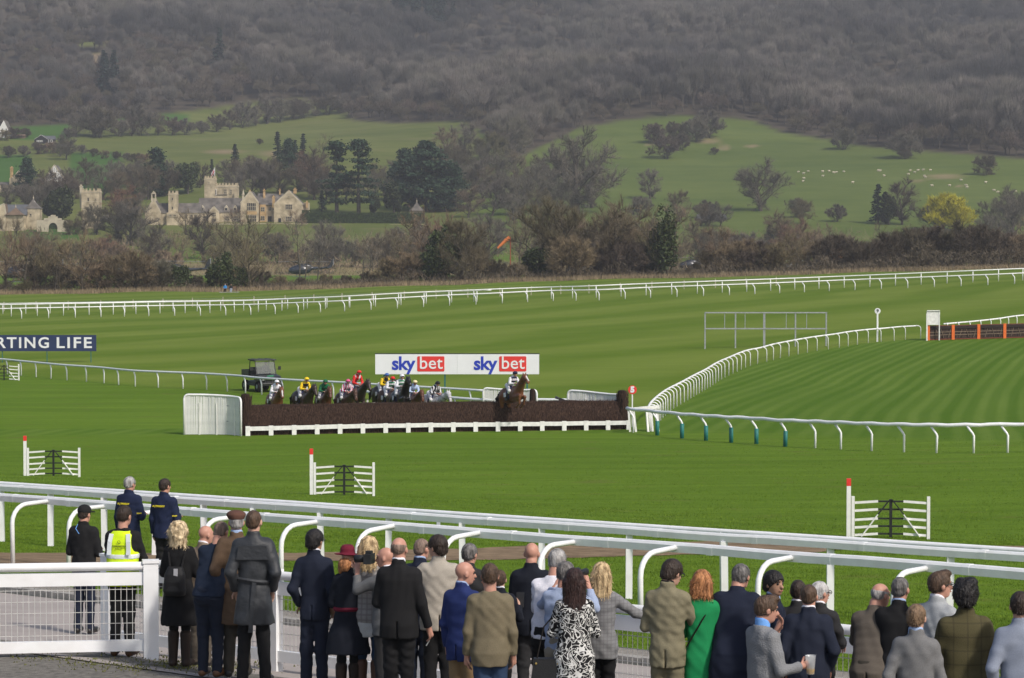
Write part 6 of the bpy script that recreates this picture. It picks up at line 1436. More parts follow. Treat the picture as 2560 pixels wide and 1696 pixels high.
CL = dict(black=cloth('black', (.012, .012, .013)), blackcoat=cloth('blackcoat', (.009, .009, .010)), navy=cloth('navy', (.012, .016, .032)), navysuit=cloth('navysuit', (.014, .018, .033)), darknavy=cloth('darknavy', (.009, .011, .018)), blazer=cloth('blazer', (.018, .030, .115)), sweater=cloth('sweater', (.014, .022, .042), bump=.5), staff=cloth('staff', (.012, .018, .048)),
 leather=cloth('leather', (.030, .033, .038), rough=.55, bump=.45, bscale=18, spec=.35), charcoal=cloth('charcoal', (.026, .026, .028)), grey=cloth('grey', (.15, .15, .152), (.168, .168, .17)), midgrey=cloth('midgrey', (.112, .114, .118), (.125, .127, .13)), palegrey=cloth('palegrey', (.30, .315, .33)), bluegrey=cloth('bluegrey', (.24, .27, .34)), knit=cloth('knit', (.20, .205, .215), bump=.6, bscale=80),
 beige=cloth('beige', (.37, .335, .285)), olive=cloth('olive', (.150, .126, .080), (.165, .139, .09)), olivesuit=cloth('olivesuit', (.19, .17, .11), (.205, .183, .118)), brown=cloth('brown', (.10, .064, .040), (.115, .074, .046)), taupe=cloth('taupe', (.098, .083, .068)), tweed=cloth('tweed', (.075, .066, .030), (.105, .092, .045), scale=60), brownjacket=cloth('brownjacket', (.20, .155, .115)),
 white=cloth('white', (.70, .69, .74), bump=.25, bscale=30), paleblue=cloth('paleblue', (.30, .36, .50), bump=.25, bscale=30), shirtblue=cloth('shirtblue', (.32, .42, .62)), brightblue=cloth('brightblue', (.16, .36, .76)), green=cloth('green', (.012, .225, .075)), khaki=cloth('khaki', (.25, .165, .085)), trouserbeige=cloth('trouserbeige', (.28, .25, .20)), jeans=cloth('jeans', (.028, .052, .105), bump=.4), darkjeans=cloth('darkjeans', (.014, .019, .034)), olivetrouser=cloth('olivetrouser', (.17, .15, .095)), darkbrown=cloth('darkbrown', (.045, .040, .032)),
 hivis=cloth('hivis', (.60, .80, .02), bump=.2), silver=mat('reflective_tape', (.62, .66, .68), .4, .06, 8), burgundy=cloth('burgundy', (.135, .012, .028)), boots=cloth('boots', (.085, .038, .022), rough=.5, bump=.2, spec=.4), bootdark=cloth('bootdark', (.030, .020, .015), rough=.5), shoe=cloth('shoe', (.014, .012, .011), rough=.4, spec=.5), shoebrown=cloth('shoebrown', (.12, .055, .025), rough=.45, spec=.4), cap=cloth('cap', (.014, .014, .015)), flatcap=cloth('flatcap', (.105, .052, .038), scale=50), dust=cloth('dust', (.45, .45, .44)), belt=cloth('belt', (.012, .010, .009), rough=.4))
def check_cloth(name, a, b_, freq, line):
    m = cloth(name, a); N, L, b = nodes_of(m); tc = N.new('ShaderNodeTexCoord'); src = b.inputs['Base Color'].links[0].from_socket
    for ax, f in ((0, freq), (2, freq)):
        sp = N.new('ShaderNodeSeparateXYZ'); L.new(tc.outputs['Object'], sp.inputs[0]); mu = N.new('ShaderNodeMath'); mu.operation = 'MULTIPLY'; mu.inputs[1].default_value = f; L.new(sp.outputs[ax], mu.inputs[0])
        fr = N.new('ShaderNodeMath'); fr.operation = 'FRACT'; L.new(mu.outputs[0], fr.inputs[0]); lt = N.new('ShaderNodeMath'); lt.operation = 'LESS_THAN'; lt.inputs[1].default_value = line; L.new(fr.outputs[0], lt.inputs[0])
        sc = N.new('ShaderNodeMath'); sc.operation = 'MULTIPLY'; sc.inputs[1].default_value = .55; L.new(lt.outputs[0], sc.inputs[0])
        mx = N.new('ShaderNodeMix'); mx.data_type = 'RGBA'; L.new(sc.outputs[0], mx.inputs[0]); L.new(src, mx.inputs[6]); mx.inputs[7].default_value = (*b_, 1); src = mx.outputs[2]
    L.new(src, b.inputs['Base Color']); return m
CL['plaid'] = check_cloth('plaid', (.27, .26, .25), (.17, .15, .15), 17, .35); CL['plaid2'] = check_cloth('plaid2', (.21, .21, .215), (.15, .15, .155), 26, .3); CL['windowpane'] = check_cloth('windowpane', (.078, .068, .032), (.045, .038, .02), 9, .12)
def squiggle():
    m = cloth('squiggle', (.012, .012, .013)); N, L, b = nodes_of(m); tc = N.new('ShaderNodeTexCoord')
    out = None
    for sc, w, off in ((9.0, .085, 0), (6.5, .07, 3.3)):
        mp = N.new('ShaderNodeMapping'); mp.inputs['Location'].default_value = (off, off * .7, 0); L.new(tc.outputs['Object'], mp.inputs[0])
        no = N.new('ShaderNodeTexNoise'); no.inputs['Scale'].default_value = sc; no.inputs['Detail'].default_value = .6; no.inputs['Distortion'].default_value = 1.6; L.new(mp.outputs[0], no.inputs['Vector'])
        mu = N.new('ShaderNodeMath'); mu.operation = 'MULTIPLY'; mu.inputs[1].default_value = 5.0; L.new(no.outputs[0], mu.inputs[0]); fr = N.new('ShaderNodeMath'); fr.operation = 'FRACT'; L.new(mu.outputs[0], fr.inputs[0])
        sb_ = N.new('ShaderNodeMath'); sb_.operation = 'SUBTRACT'; sb_.inputs[1].default_value = .5; L.new(fr.outputs[0], sb_.inputs[0]); ab = N.new('ShaderNodeMath'); ab.operation = 'ABSOLUTE'; L.new(sb_.outputs[0], ab.inputs[0])
        lt = N.new('ShaderNodeMath'); lt.operation = 'LESS_THAN'; lt.inputs[1].default_value = w * 1.5; L.new(ab.outputs[0], lt.inputs[0])
        if out is None: out = lt.outputs[0]
        else: mxm = N.new('ShaderNodeMath'); mxm.operation = 'MAXIMUM'; L.new(out, mxm.inputs[0]); L.new(lt.outputs[0], mxm.inputs[1]); out = mxm.outputs[0]
    mx = N.new('ShaderNodeMix'); mx.data_type = 'RGBA'; L.new(out, mx.inputs[0]); mx.inputs[6].default_value = (.012, .012, .013, 1); mx.inputs[7].default_value = (.62, .62, .60, 1); L.new(mx.outputs[2], b.inputs['Base Color']); return m
CL['squiggle'] = squiggle()
EYEW = mat('eye', (.03, .022, .018), .2, .05, 5, spec=.6); LIPS = mat('lips', (.36, .15, .12), .5, .05, 5); GLASSF = mat('glasses_frame', (.02, .018, .018), .35, .1, 5)

ARMS = {   # elbow offset from shoulder, wrist offset from elbow (right arm; x mirrored for left)
 'down': ((.035, -.02, -.295), (.012, .07, -.245)), 'pocket': ((.062, -.085, -.27), (-.045, .14, -.20)), 'front': ((.045, .02, -.29), (-.10, .225, .03)), 'fold': ((.055, .05, -.28), (-.17, .17, .04)),
 'rail': ((.05, .16, -.245), (-.04, .25, -.02)), 'rail_low': ((.045, .10, -.27), (-.08, .22, -.08)), 'face': ((.05, .20, -.20), (-.09, .05, .235)), 'phone': ((.06, .13, -.26), (-.06, .22, .12)), 'cam': ((.10, .20, -.12), (-.12, .14, .215)), 'drink': ((.06, .03, -.29), (-.05, .25, .02)), 'side': ((.20, .13, -.19), (.19, .15, -.06)), 'hip': ((.14, -.12, -.24), (-.10, .12, -.18)), 'chin': ((.04, .19, -.21), (-.07, .06, .22)), 'back': ((.10, -.10, -.27), (-.13, -.06, -.19)), 'smoke': ((.05, -.01, -.295), (.06, .06, -.24))}
def hand_mesh(mb, wrist, d, n, side, curl=.55, size=1.0, spread=.12):
    """palm continues the forearm; five fingers of unequal length, bent towards the palm normal n"""
    d = Vector(d).normalized(); n = Vector(n); n = (n - d * n.dot(d)).normalized(); x = d.cross(n).normalized() * side; w = Vector(wrist)
    for i, (off, L) in enumerate(((.030, .072), (.010, .080), (-.011, .075), (-.030, .058))):
        p = w + d * .085 * size + x * off * size; pts = [w + d * .035 * size + x * off * .8 * size, p]; dd = (d + x * off * spread * 12).normalized(); a = curl
        for k, fr in enumerate((.42, .32, .26)):
            dd = (dd * math.cos(a) + n * math.sin(a)).normalized(); p = p + dd * L * fr * size; pts.append(p)
        mb.tube(pts, [.010 * size, .0098 * size, .009 * size, .0085 * size, .0065 * size], 6)
    p = w + d * .025 * size + x * .032 * size; pts = [w + d * .005 * size + x * .012 * size, p]; dd = (d * .7 + x * .75 + n * .25).normalized()
    for fr in (.036, .03): p = p + dd * fr * size; pts.append(p); dd = (dd + d * .5 + n * .35 - x * .35).normalized()
    mb.tube(pts, [.012 * size, .012 * size, .0105 * size, .008 * size], 6)

def strands(me, hair, seed, m):
    """loose ends standing off the hair surface"""
    L, n = {'crop': (.008, 500), 'ring': (.008, 300), 'thin': (.008, 250), 'short': (.018, 700), 'cap': (.01, 200), 'flatcap': (.01, 200), 'hat': (.03, 200), 'full': (.016, 800), 'quiff': (.016, 700), 'bushy': (.02, 1200), 'beanie': (.01, 50)}.get(hair, (.045, 900)); k = len(me.vertices); r = np.random.RandomState(seed)
    if k < 20: return me
    V = np.empty(k * 3, np.float32); me.vertices.foreach_get('co', V); V = V.reshape(-1, 3); Nn = np.empty(k * 3, np.float32); me.vertex_normals.foreach_get('vector', Nn); Nn = Nn.reshape(-1, 3)
    Q = np.empty(len(me.loops), np.int32); me.loops.foreach_get('vertex_index', Q); i = r.randint(0, k, n); p, q = V[i], Nn[i]; d = q * .35 + r.normal(size=(n, 3)) * .35 + np.array([0, -.25, -.85]); d /= np.linalg.norm(d, axis=1)[:, None]
    x = np.cross(d, q) + 1e-4; x /= np.linalg.norm(x, axis=1)[:, None]; w = .0035; l = (L * r.uniform(.5, 1.2, n))[:, None]; b = p - q * .003
    S = np.stack([b - x * w, b + x * w, b + d * l + x * w * .3, b + d * l - x * w * .3], 1).reshape(-1, 3); F4 = np.concatenate([Q.reshape(-1, 4), np.arange(4 * n, dtype=np.int32).reshape(-1, 4) + k])
    return mesh_np('hair', np.concatenate([V, S]), F4, m, smooth=True)
def body_frame(lean, side_lean=0.0):
    c, s = math.cos(lean), math.sin(lean); sc_, ss = math.cos(side_lean), math.sin(side_lean)
    def B(x, y, z):
        if z <= .95: return Vector((x, y, z))
        zz = z - .95; y2 = y * c + zz * s; z2 = -y * s * .5 + zz * c
        return Vector((x * 1.0 + z2 * ss, y2, .95 + z2 * sc_))
    return B
def loft_rows(rows, B):
    out = []
    for z, cx, cy, rx, ry in rows:
        p = B(cx, cy, z); out.append((p.z, p.x, p.y, rx, ry))
    return out
def make_person(label, px, ytop, q=25.4, yaw=0.0, top='jacket', tm='navy', bm='darkjeans', hair='short', hm='brown', skin='fair', lean=0.0, arms=('down', 'down'), head=(0, 0), build=1.0, legs='trousers', shoes='shoe', collar=None, hem=.80, seed=0, group=None, glasses=False, hands=True, face=False, sex='m', stance=.0, Y=None, dz=0.0, extra=None, side_lean=0.0, cat='person', voxel=.0125, hip=0.0, loc=None, scale=None, open_front=False):
    """yaw 0 = facing away from the camera (+y); positive yaw turns to the left. head = (yaw, pitch) relative to the body"""
    rn = random.Random(seed); B = body_frame(lean, side_lean); H0 = 1.78
    if loc is None:
        ptop = B(0, .02, 1.66); u_ = (px - CX) / F
        if Y is None: Y = q / (1 + .9 * u_)
        zt = CAMZ - (ytop - HOR) * Y / F; x0, y0 = u_ * Y, Y
        for _ in range(3):
            h = (zt - ground(x0, y0) - .05 - dz) / (ptop.z + .12) * H0; k_ = h / H0
            x0 = u_ * Y - (ptop.x * math.cos(yaw) - ptop.y * math.sin(yaw)) * k_; y0 = Y - (ptop.x * math.sin(yaw) + ptop.y * math.cos(yaw)) * k_
        loc = (x0, y0, ground(x0, y0) + .05 + dz)
    s = (h / H0) if scale is None else scale
    root = thing('person', label, cat, loc, yaw, group); root.scale = (s, s, s); g = build; sk = SKIN[skin]
    piv = B(0, -.02, 1.50); hx = B(0, .0, 1.66)
    wsh = (.165 if sex == 'm' else .142) * (.6 + .4 * g)
    # --- arms
    A = {}
    for sd, nm in ((1, arms[1]), (-1, arms[0])):
        S = B(sd * wsh, -.005, 1.425); e, w = ARMS[nm]; E = S + Vector((sd * e[0] * (.7 + .3 * g), e[1], e[2])); W = E + Vector((sd * w[0], w[1], w[2])); A[sd] = (S, E, W, nm)
    pts_ = [p for sd in A for p in A[sd][:3]] + [hx]
    lo = np.array([min(min(p.x for p in pts_) - .2, -.30 * g), min(min(p.y for p in pts_) - .24, -.26), -.02]); hi = np.array([max(max(p.x for p in pts_) + .2, .30 * g), max(max(p.y for p in pts_) + .24, .32), max(1.82, hx.z + .2)])
    # --- body: one continuous skin surface
    v = Vox(lo, hi, voxel); v.k = .03
    hy_ = -hip; HR = rot_zx(head[0], head[1]); pv = (piv.x, piv.y, piv.z)
    v.cap(B(0, -.02, 1.40), B(0, -.012, 1.58), .066 * (.8 + .2 * g), .056 * (.75 + .25 * g), .02)
    v.frame(HR, pv); o = hx - Vector((0, 0, 1.66))
    def P(x, y, z): return (x + o.x, y + o.y, z + o.z)
    v.ell(P(0, -.012, 1.688), (.074, .095, .088), .01); v.ell(P(0, .022, 1.628), (.060, .070, .078), .03); v.ell(P(0, .045, 1.578), (.040, .042, .030), .02)
    v.cap(P(0, .085, 1.668), P(0, .108, 1.632), .011, .017, .012); v.ell(P(0, .075, 1.695), (.055, .02, .014), .012)
    for sd in (-1, 1):
        v.ell(P(sd * .078, -.005, 1.652), (.012, .022, .034), .006); v.ell(P(sd * .03, .096, 1.668), (.015, .014, .010), .008, sub=True)
    v.ell(P(0, .092, 1.603), (.024, .010, .008), .006)
    v.frame()
    v.loft(loft_rows([(.90, 0, 0, .105 * g, .08), (1.05, 0, 0, .10 * g, .075), (1.25, 0, 0, .12 * g, .08), (1.38, 0, 0, .12, .07), (1.46, 0, -.01, .065, .06)], B), .03)
    for sd in A:
        S, E, W, nm = A[sd]; v.cap(S - Vector((sd * .028, 0, .01)), E, .034, .034); v.cap(E, W, .034, .027); d = (W - E).normalized()
        if hands: v.cap(W, W + d * .075, .028, .030, .012)
    for sd in (-1, 1):
        v.chain([(sd * .076, hy_ * .7, .9), (sd * (.08 + stance * .6), .01, .48), (sd * (.09 + stance), -.02, .08)], [.055, .036, .03]); v.cap((sd * (.09 + stance), -.02, .05), (sd * (.11 + stance), .12, .035), .035, .025)
    mb = MB()
    if hands:
        for sd in A:
            S, E, W, nm = A[sd]; d = (W - E).normalized(); nn = {'down': (-sd, .25, 0), 'smoke': (-sd, .3, 0), 'drink': (-sd, 0, 0), 'phone': (-sd, 0, .2), 'chin': (0, -1, .2), 'face': (0, -1, .2)}.get(nm, (-sd * .3, .3, -1))
            hand_mesh(mb, W, d, nn, -1 if nm in ('rail', 'front') else 1, {'drink': .75, 'phone': .7, 'smoke': .6, 'down': .45}.get(nm, .5))
    # hands are merged into the body surface: same object, fingers rooted inside the palm
    link('body', v.mesh('body', sk, mb), root)
    # --- hair
    hv = Vox(np.array(P(-.17, -.24, 1.26)) - .02, np.array(P(.17, .2, 1.86)), voxel * .9); hv.k = .012; hv.frame(HR, pv)
    def cutplane(nrm, off):     # keep where nrm . (p - head centre) > off, in head space
        X, Y_, Z = np.meshgrid(*hv.ax, indexing='ij'); X, Y_, Z = hv._loc(X, Y_, Z); c = P(0, 0, 1.66)
        hv.F = np.maximum(hv.F, off - (nrm[0] * (X - c[0]) + nrm[1] * (Y_ - c[1]) + nrm[2] * (Z - c[2])))
    hname = 'hair'
    if hair in ('short', 'crop', 'full', 'bushy', 'quiff', 'thin', 'cap', 'flatcap', 'beanie'):
        t = {'short': .011, 'crop': .005, 'full': .018, 'bushy': .032, 'quiff': .012, 'thin': .004, 'cap': .008, 'flatcap': .007, 'beanie': .006}[hair]
        hv.ell(P(0, -.012, 1.688), (.074 + t, .095 + t, .088 + t), 0)
        if hair == 'quiff': hv.ell(P(0, .05, 1.765), (.055, .055, .035), .02)
        if hair == 'bushy':
            for i in range(9): hv.ell(P(rn.uniform(-.06, .06), rn.uniform(-.08, .05), 1.70 + rn.uniform(.03, .08)), (.045, .045, .035), .015)
        cutplane((0, -.62, .72), -.028 if hair != 'bushy' else -.035)
        if hair in ('bushy', 'full'): hv.ell(P(0, -.065, 1.63), (.066 + t * .6, .04 + t, .06), .015)
        else: hv.ell(P(0, -.06, 1.64), (.068 + t * .3, .042 + t * .4, .045), .012)
        hv.wrinkle(.0022 if hair != 'bushy' else .005, seed, (.02, .05), 5)
    elif hair == 'ring':        # bald crown, cropped at the sides
        hv.ell(P(0, -.012, 1.688), (.0775, .0985, .088), 0); cutplane((0, -.5, .6), -.03); X, Y_, Z = np.meshgrid(*hv.ax, indexing='ij'); X, Y_, Z = hv._loc(X, Y_, Z); hv.F = np.maximum(hv.F, (Z - P(0, 0, 1.712)[2]) + .18 * (Y_ - P(0, -.03, 0)[1]))
    elif hair in ('long', 'wavy', 'bob', 'curly'):
        t = .022; hv.ell(P(0, -.014, 1.69), (.074 + t, .095 + t, .088 + t), 0); cutplane((0, -.75, .66), -.045)
        L_ = {'long': 1.36, 'wavy': 1.44, 'bob': 1.545, 'curly': 1.50}[hair]
        hv.ell(P(0, -.05, 1.63), (.092, .07, .10), .02)
        for i in range(7):
            a = -1.5 + i * .5; x_, y_ = .083 * math.sin(a), -.035 - .055 * math.cos(a); hv.cap(P(x_, y_, 1.66), P(x_ * 1.12 + rn.uniform(-.01, .01), y_ - .012, L_ + rn.uniform(-.02, .03)), .036, .026 if hair != 'bob' else .034, .02)
        if hair == 'curly':
            for i in range(34): a, b_ = rn.uniform(0, 6.28), rn.uniform(-.6, 1); hv.ell(P(.105 * math.cos(a) * math.sqrt(1 - b_ * b_ * .6), -.03 + .095 * math.sin(a) * math.sqrt(1 - b_ * b_ * .6) * (1 if math.sin(a) < 0 else .4), 1.655 + .115 * b_), (.034, .034, .03), .008)
        hv.wrinkle(.004 if hair in ('wavy', 'curly') else .002, seed, (.03, .07), 5, (1, 1, .35))
    if hair != 'bald': link(hname, strands(hv.mesh('hair', HAIR[hm]), hair, seed, HAIR[hm]), root)
    # headgear
    if hair in ('cap', 'flatcap', 'hat', 'beanie'):
        k = Vox(np.array(P(-.22, -.24, 1.60)), np.array(P(.22, .26, 1.92)), voxel * .9); k.k = .015; k.frame(HR, pv)
        if hair == 'cap': k.ell(P(0, -.012, 1.715), (.090, .11, .085), 0); k.ell(P(0, .12, 1.70), (.07, .08, .012), .01)
        if hair == 'flatcap': k.ell(P(0, .005, 1.742), (.105, .128, .052), 0); k.ell(P(0, -.01, 1.715), (.09, .11, .04), .01); k.ell(P(0, .13, 1.715), (.065, .05, .012), .01)
        if hair == 'beanie': k.ell(P(0, -.012, 1.72), (.088, .108, .095), 0)
        if hair == 'hat': k.loft([(P(0, 0, 1.715)[2], P(0, 0, 0)[0], P(0, -.01, 0)[1], .088, .105), (P(0, 0, 1.79)[2], P(0, 0, 0)[0], P(0, -.01, 0)[1], .082, .10), (P(0, 0, 1.825)[2], P(0, 0, 0)[0], P(0, -.01, 0)[1], .06, .08)], 0); k.ell(P(0, -.01, 1.715), (.165, .185, .013), .012)
        if hair in ('cap', 'beanie'):
            X, Y_, Z = np.meshgrid(*k.ax, indexing='ij'); X, Y_, Z = k._loc(X, Y_, Z); k.F = np.maximum(k.F, P(0, 0, 1.682 if hair == 'cap' else 1.66)[2] - Z)
        link('cap' if hair != 'hat' else 'hat', k.mesh('cap', CL[{'cap': 'cap', 'flatcap': 'flatcap', 'hat': 'burgundy', 'beanie': 'black'}[hair]]), root)
    Rh = Matrix([list(r) for r in HR]); 
    def W_(p): return Rh @ (Vector(p) - piv) + piv
    if face:
        for sd in (-1, 1):
            b = MB(); b.ball(W_(P(sd * .030, .080, 1.668)), .0125, 8, 6); b.build('eye', EYEW, root, smooth=True)
            b = MB(); b.tube([W_(P(sd * .014, .096, 1.689)), W_(P(sd * .046, .086, 1.690))], .006, 5); b.build('eyebrow', HAIR[hm], root)
        b = MB(); b.tube([W_(P(-.022, .094, 1.602)), W_(P(0, .103, 1.600)), W_(P(.022, .094, 1.602))], .0055, 5); b.build('mouth', LIPS, root)
    if glasses:
        gl = MB()
        for sd in (-1, 1):
            gl.tube([W_(P(sd * .080, -.01, 1.672)), W_(P(sd * .070, .095, 1.672))], .0045, 5)
            ring = [W_(P(sd * .034 + .026 * math.cos(a), .108, 1.666 + .018 * math.sin(a))) for a in [k * 6.2832 / 10 for k in range(11)]]; gl.tube(ring, .0035, 4)
        gl.tube([W_(P(-.012, .11, 1.668)), W_(P(.012, .11, 1.668))], .004, 4); gl.build('glasses', GLASSF, root)
    # --- legs
    hy = -hip
    if legs in ('trousers', 'jeans', 'boots'):
        t = Vox((-.34 * g, -.28, 0), (.34 * g, .26, 1.06), voxel * 1.1); t.k = .035; ex = 1.0 if legs == 'trousers' else .88; gg = .55 + .45 * g
        t.loft([(.82, 0, hy * .6, .138 * gg, .108 * gg), (.90, 0, hy, .152 * gg, .124 * gg), (1.0, 0, hy * .8, .142 * gg, .11 * gg), (1.04, 0, hy * .5, .135 * gg, .105 * gg)], .02)
        for sd in (-1, 1):
            kx = .080 + stance * .6 + rn.uniform(-.01, .015); kb = rn.uniform(-.01, .03)
            t.chain([(sd * .076 * gg, hy * .7, .87), (sd * kx, kb, .50), (sd * (.09 + stance), -.025, .055)], [.088 * gg * ex, .068 * ex, .058 * ex if legs == 'trousers' else .048])
        t.wrinkle(.0038, seed + 7, (.06, .16), 6, (1, 1, 1.4)); t.F = np.maximum(t.F, (.045 - t.ax[2])[None, None, :]); link('trousers', t.mesh('trousers', CL[bm]), root)
    elif legs == 'tights':
        t = Vox((-.25, -.15, 0), (.25, .2, .95), voxel); t.k = .02
        for sd in (-1, 1): t.chain([(sd * .075, 0, .88), (sd * .075, .005, .48), (sd * .08, -.02, .06)], [.075, .055, .040])
        link('tights', t.mesh('tights', CL[bm]), root)
    f = Vox((-.34, -.2, -.01), (.34, .3, .46), voxel); f.k = .02
    for sd in (-1, 1):
        x = sd * ((.09 if legs != 'tights' else .08) + stance); f.cap((x, -.05, .045), (x + sd * .03, .15, .038), .046, .040); f.ell((x + sd * .01, .02, .065), (.045, .08, .045))
        if legs in ('boots',) or shoes in ('boots', 'bootdark'): f.cap((x, -.025, .06), (x * .96, -.005, .40), .054, .070)
    f.F = np.maximum(f.F, (.002 - f.ax[2])[None, None, :]); link('shoes', f.mesh('shoes', CL[shoes]), root)
    # --- upper clothing
    u = Vox(lo - .05, hi + np.array([.05, .05, -.12]), voxel); u.k = .03
    sw = 1.0 if sex == 'm' else .86
    flare = {'jacket': .0, 'coat': .02, 'sweater': -.015, 'shirt': -.03, 'dress': .0, 'coatflare': .09, 'longcoat': .03}.get(top, 0)
    wst = (.156 if sex == 'm' else .130); hp_ = .170 if sex == 'm' else .168
    rows = []
    if hem < .72:
        rows.append((hem, 0, hy * .5, (hp_ + flare + .012) * g, (.140 + flare * .8) * g)); rows.append((.80, 0, hy, (hp_ + flare * .6) * g, (.145 + flare * .4) * g))
    else: rows.append((hem, 0, hy, (hp_ + flare) * g, (.133 + flare * .6) * g))
    if hem < .9: rows.append((.93, 0, hy, hp_ * g, .140 * g))
    rows += [(1.08, 0, hy * .5, (wst + max(0, flare * .2)) * g, .118 * g), (1.26, 0, 0, .172 * sw * (.5 + .5 * g), .122 * (.5 + .5 * g)), (1.37, 0, -.012, .178 * sw * (.55 + .45 * g), .114 * (.6 + .4 * g)), (1.435, 0, -.016, .170 * sw * (.6 + .4 * g), .100), (1.470, 0, -.018, .138 * sw, .088), (1.498, 0, -.018, .095 * sw, .080), (1.522, 0, -.016, .073, .072)]
    if top in ('jacket', 'coat', 'coatflare', 'longcoat'): rows.append((1.575, 0, -.016, .066, .066))
    u.loft(loft_rows(rows, B), .03)
    thick = {'shirt': -.006, 'sweater': .0, 'coat': .008, 'longcoat': .008}.get(top, 0.0)
    for sd in A:
        S, E, W, nm = A[sd]; wd = (W - E).normalized(); S2 = S - Vector((sd * .025, 0, .005))
        u.cap(S2, S2.lerp(E, .5), (.069 + thick) * (.6 + .4 * g) * (1 if sex == 'm' else .86), .060 + thick, .045); u.cap(S2.lerp(E, .5), E, .060 + thick, .054 + thick, .02); u.cap(E, W - wd * .005, .054 + thick, .044 + thick, .015)
    u.wrinkle({'shirt': .0055, 'sweater': .004}.get(top, .0042), seed + 3, (.07, .2), 6)
    for sd in A:    # creases at the elbows
        S, E, W, nm = A[sd]
    # clean ends: cuffs and neckline
    X, Y_, Z = np.meshgrid(*u.ax, indexing='ij')
    for sd in A:
        S, E, W, nm = A[sd]; d = (W - E).normalized(); dist = (X - W.x) ** 2 + (Y_ - W.y) ** 2 + (Z - W.z) ** 2
        pl = (X - W.x) * d.x + (Y_ - W.y) * d.y + (Z - W.z) * d.z + .012; u.F = np.where(dist < .0052, np.maximum(u.F, pl), u.F)
    cz_ = B(0, 0, 1.562 if top in ('jacket', 'coat', 'coatflare', 'longcoat') else 1.52).z; u.F = np.maximum(u.F, (Z - cz_) + .35 * (Y_ - piv.y) * (1 if top != 'shirt' else 0.4))
    if top in ('jacket', 'longcoat', 'coat') and hem < 1.0 and sex == 'm' and top == 'jacket':   # centre vent at the back hem
        vent = np.maximum(np.abs(X) - .007, np.maximum(Z - (hem + .17), Y_ + .02)); u.F = np.maximum(u.F, -vent)
    nmz = {'jacket': 'jacket', 'coat': 'coat', 'longcoat': 'coat', 'coatflare': 'coat', 'sweater': 'sweater', 'shirt': 'shirt', 'dress': 'dress'}[top]
    up = link(nmz, u.mesh(nmz, CL[tm]), root)
    if collar:
        c = Vox(np.array(B(-.14, -.16, 1.44)) - .03, np.array(B(.14, .16, 1.62)) + .03, voxel * .8)
        c.loft(loft_rows([(1.50, 0, -.012, .070, .068), (1.59, 0, -.014, .0635, .0625)], B), 0, e=2.0); X, Y_, Z = np.meshgrid(*c.ax, indexing='ij'); tp = B(0, 0, 1.580).z; c.F = np.maximum(c.F, (Z - tp) + .45 * (Y_ - piv.y)); link('collar', c.mesh('collar', CL[collar]), root)
    info = dict(root=root, A=A, B=B, P=P, W=W_, s=s, piv=piv, top=up)
    return info
# ------------------------------------------------------------------ horses and jockeys
HC = {'bay': mat('coat_bay', (.105, .038, .018), .45, .2, 3, spec=.45), 'chestnut': mat('coat_chestnut', (.145, .052, .022), .45, .18, 3, spec=.45), 'dark': mat('coat_dark', (.034, .020, .014), .4, .25, 3, spec=.5), 'black': mat('coat_black', (.010, .009, .009), .35, .2, 3, spec=.5), 'grey': mat('coat_grey', (.36, .36, .37), .5, .3, 5, rgb2=(.55, .55, .55)), 'brown': mat('coat_brown', (.070, .032, .019), .42, .2, 3, spec=.45)}
MANE = mat('mane', (.014, .010, .009), .6, .3, 20, stretch=(1, 1, .2)); GREYMANE = mat('mane_grey', (.30, .30, .31), .6, .3, 20); BLAZE = mat('blaze', (.6, .57, .55), .6, .05, 4); TACK = mat('tack', (.022, .014, .010), .5, .2, 8); CLOTHN = mat('saddle_cloth', (.020, .026, .085), .8, .1, 8); CLOTHW = mat('cloth_white', (.66, .67, .70), .8, .05, 8); BREECH = mat('breeches', (.68, .68, .69), .7, .06, 9); BOOTJ = mat('riding_boot', (.012, .011, .011), .35, .1, 6, spec=.5)
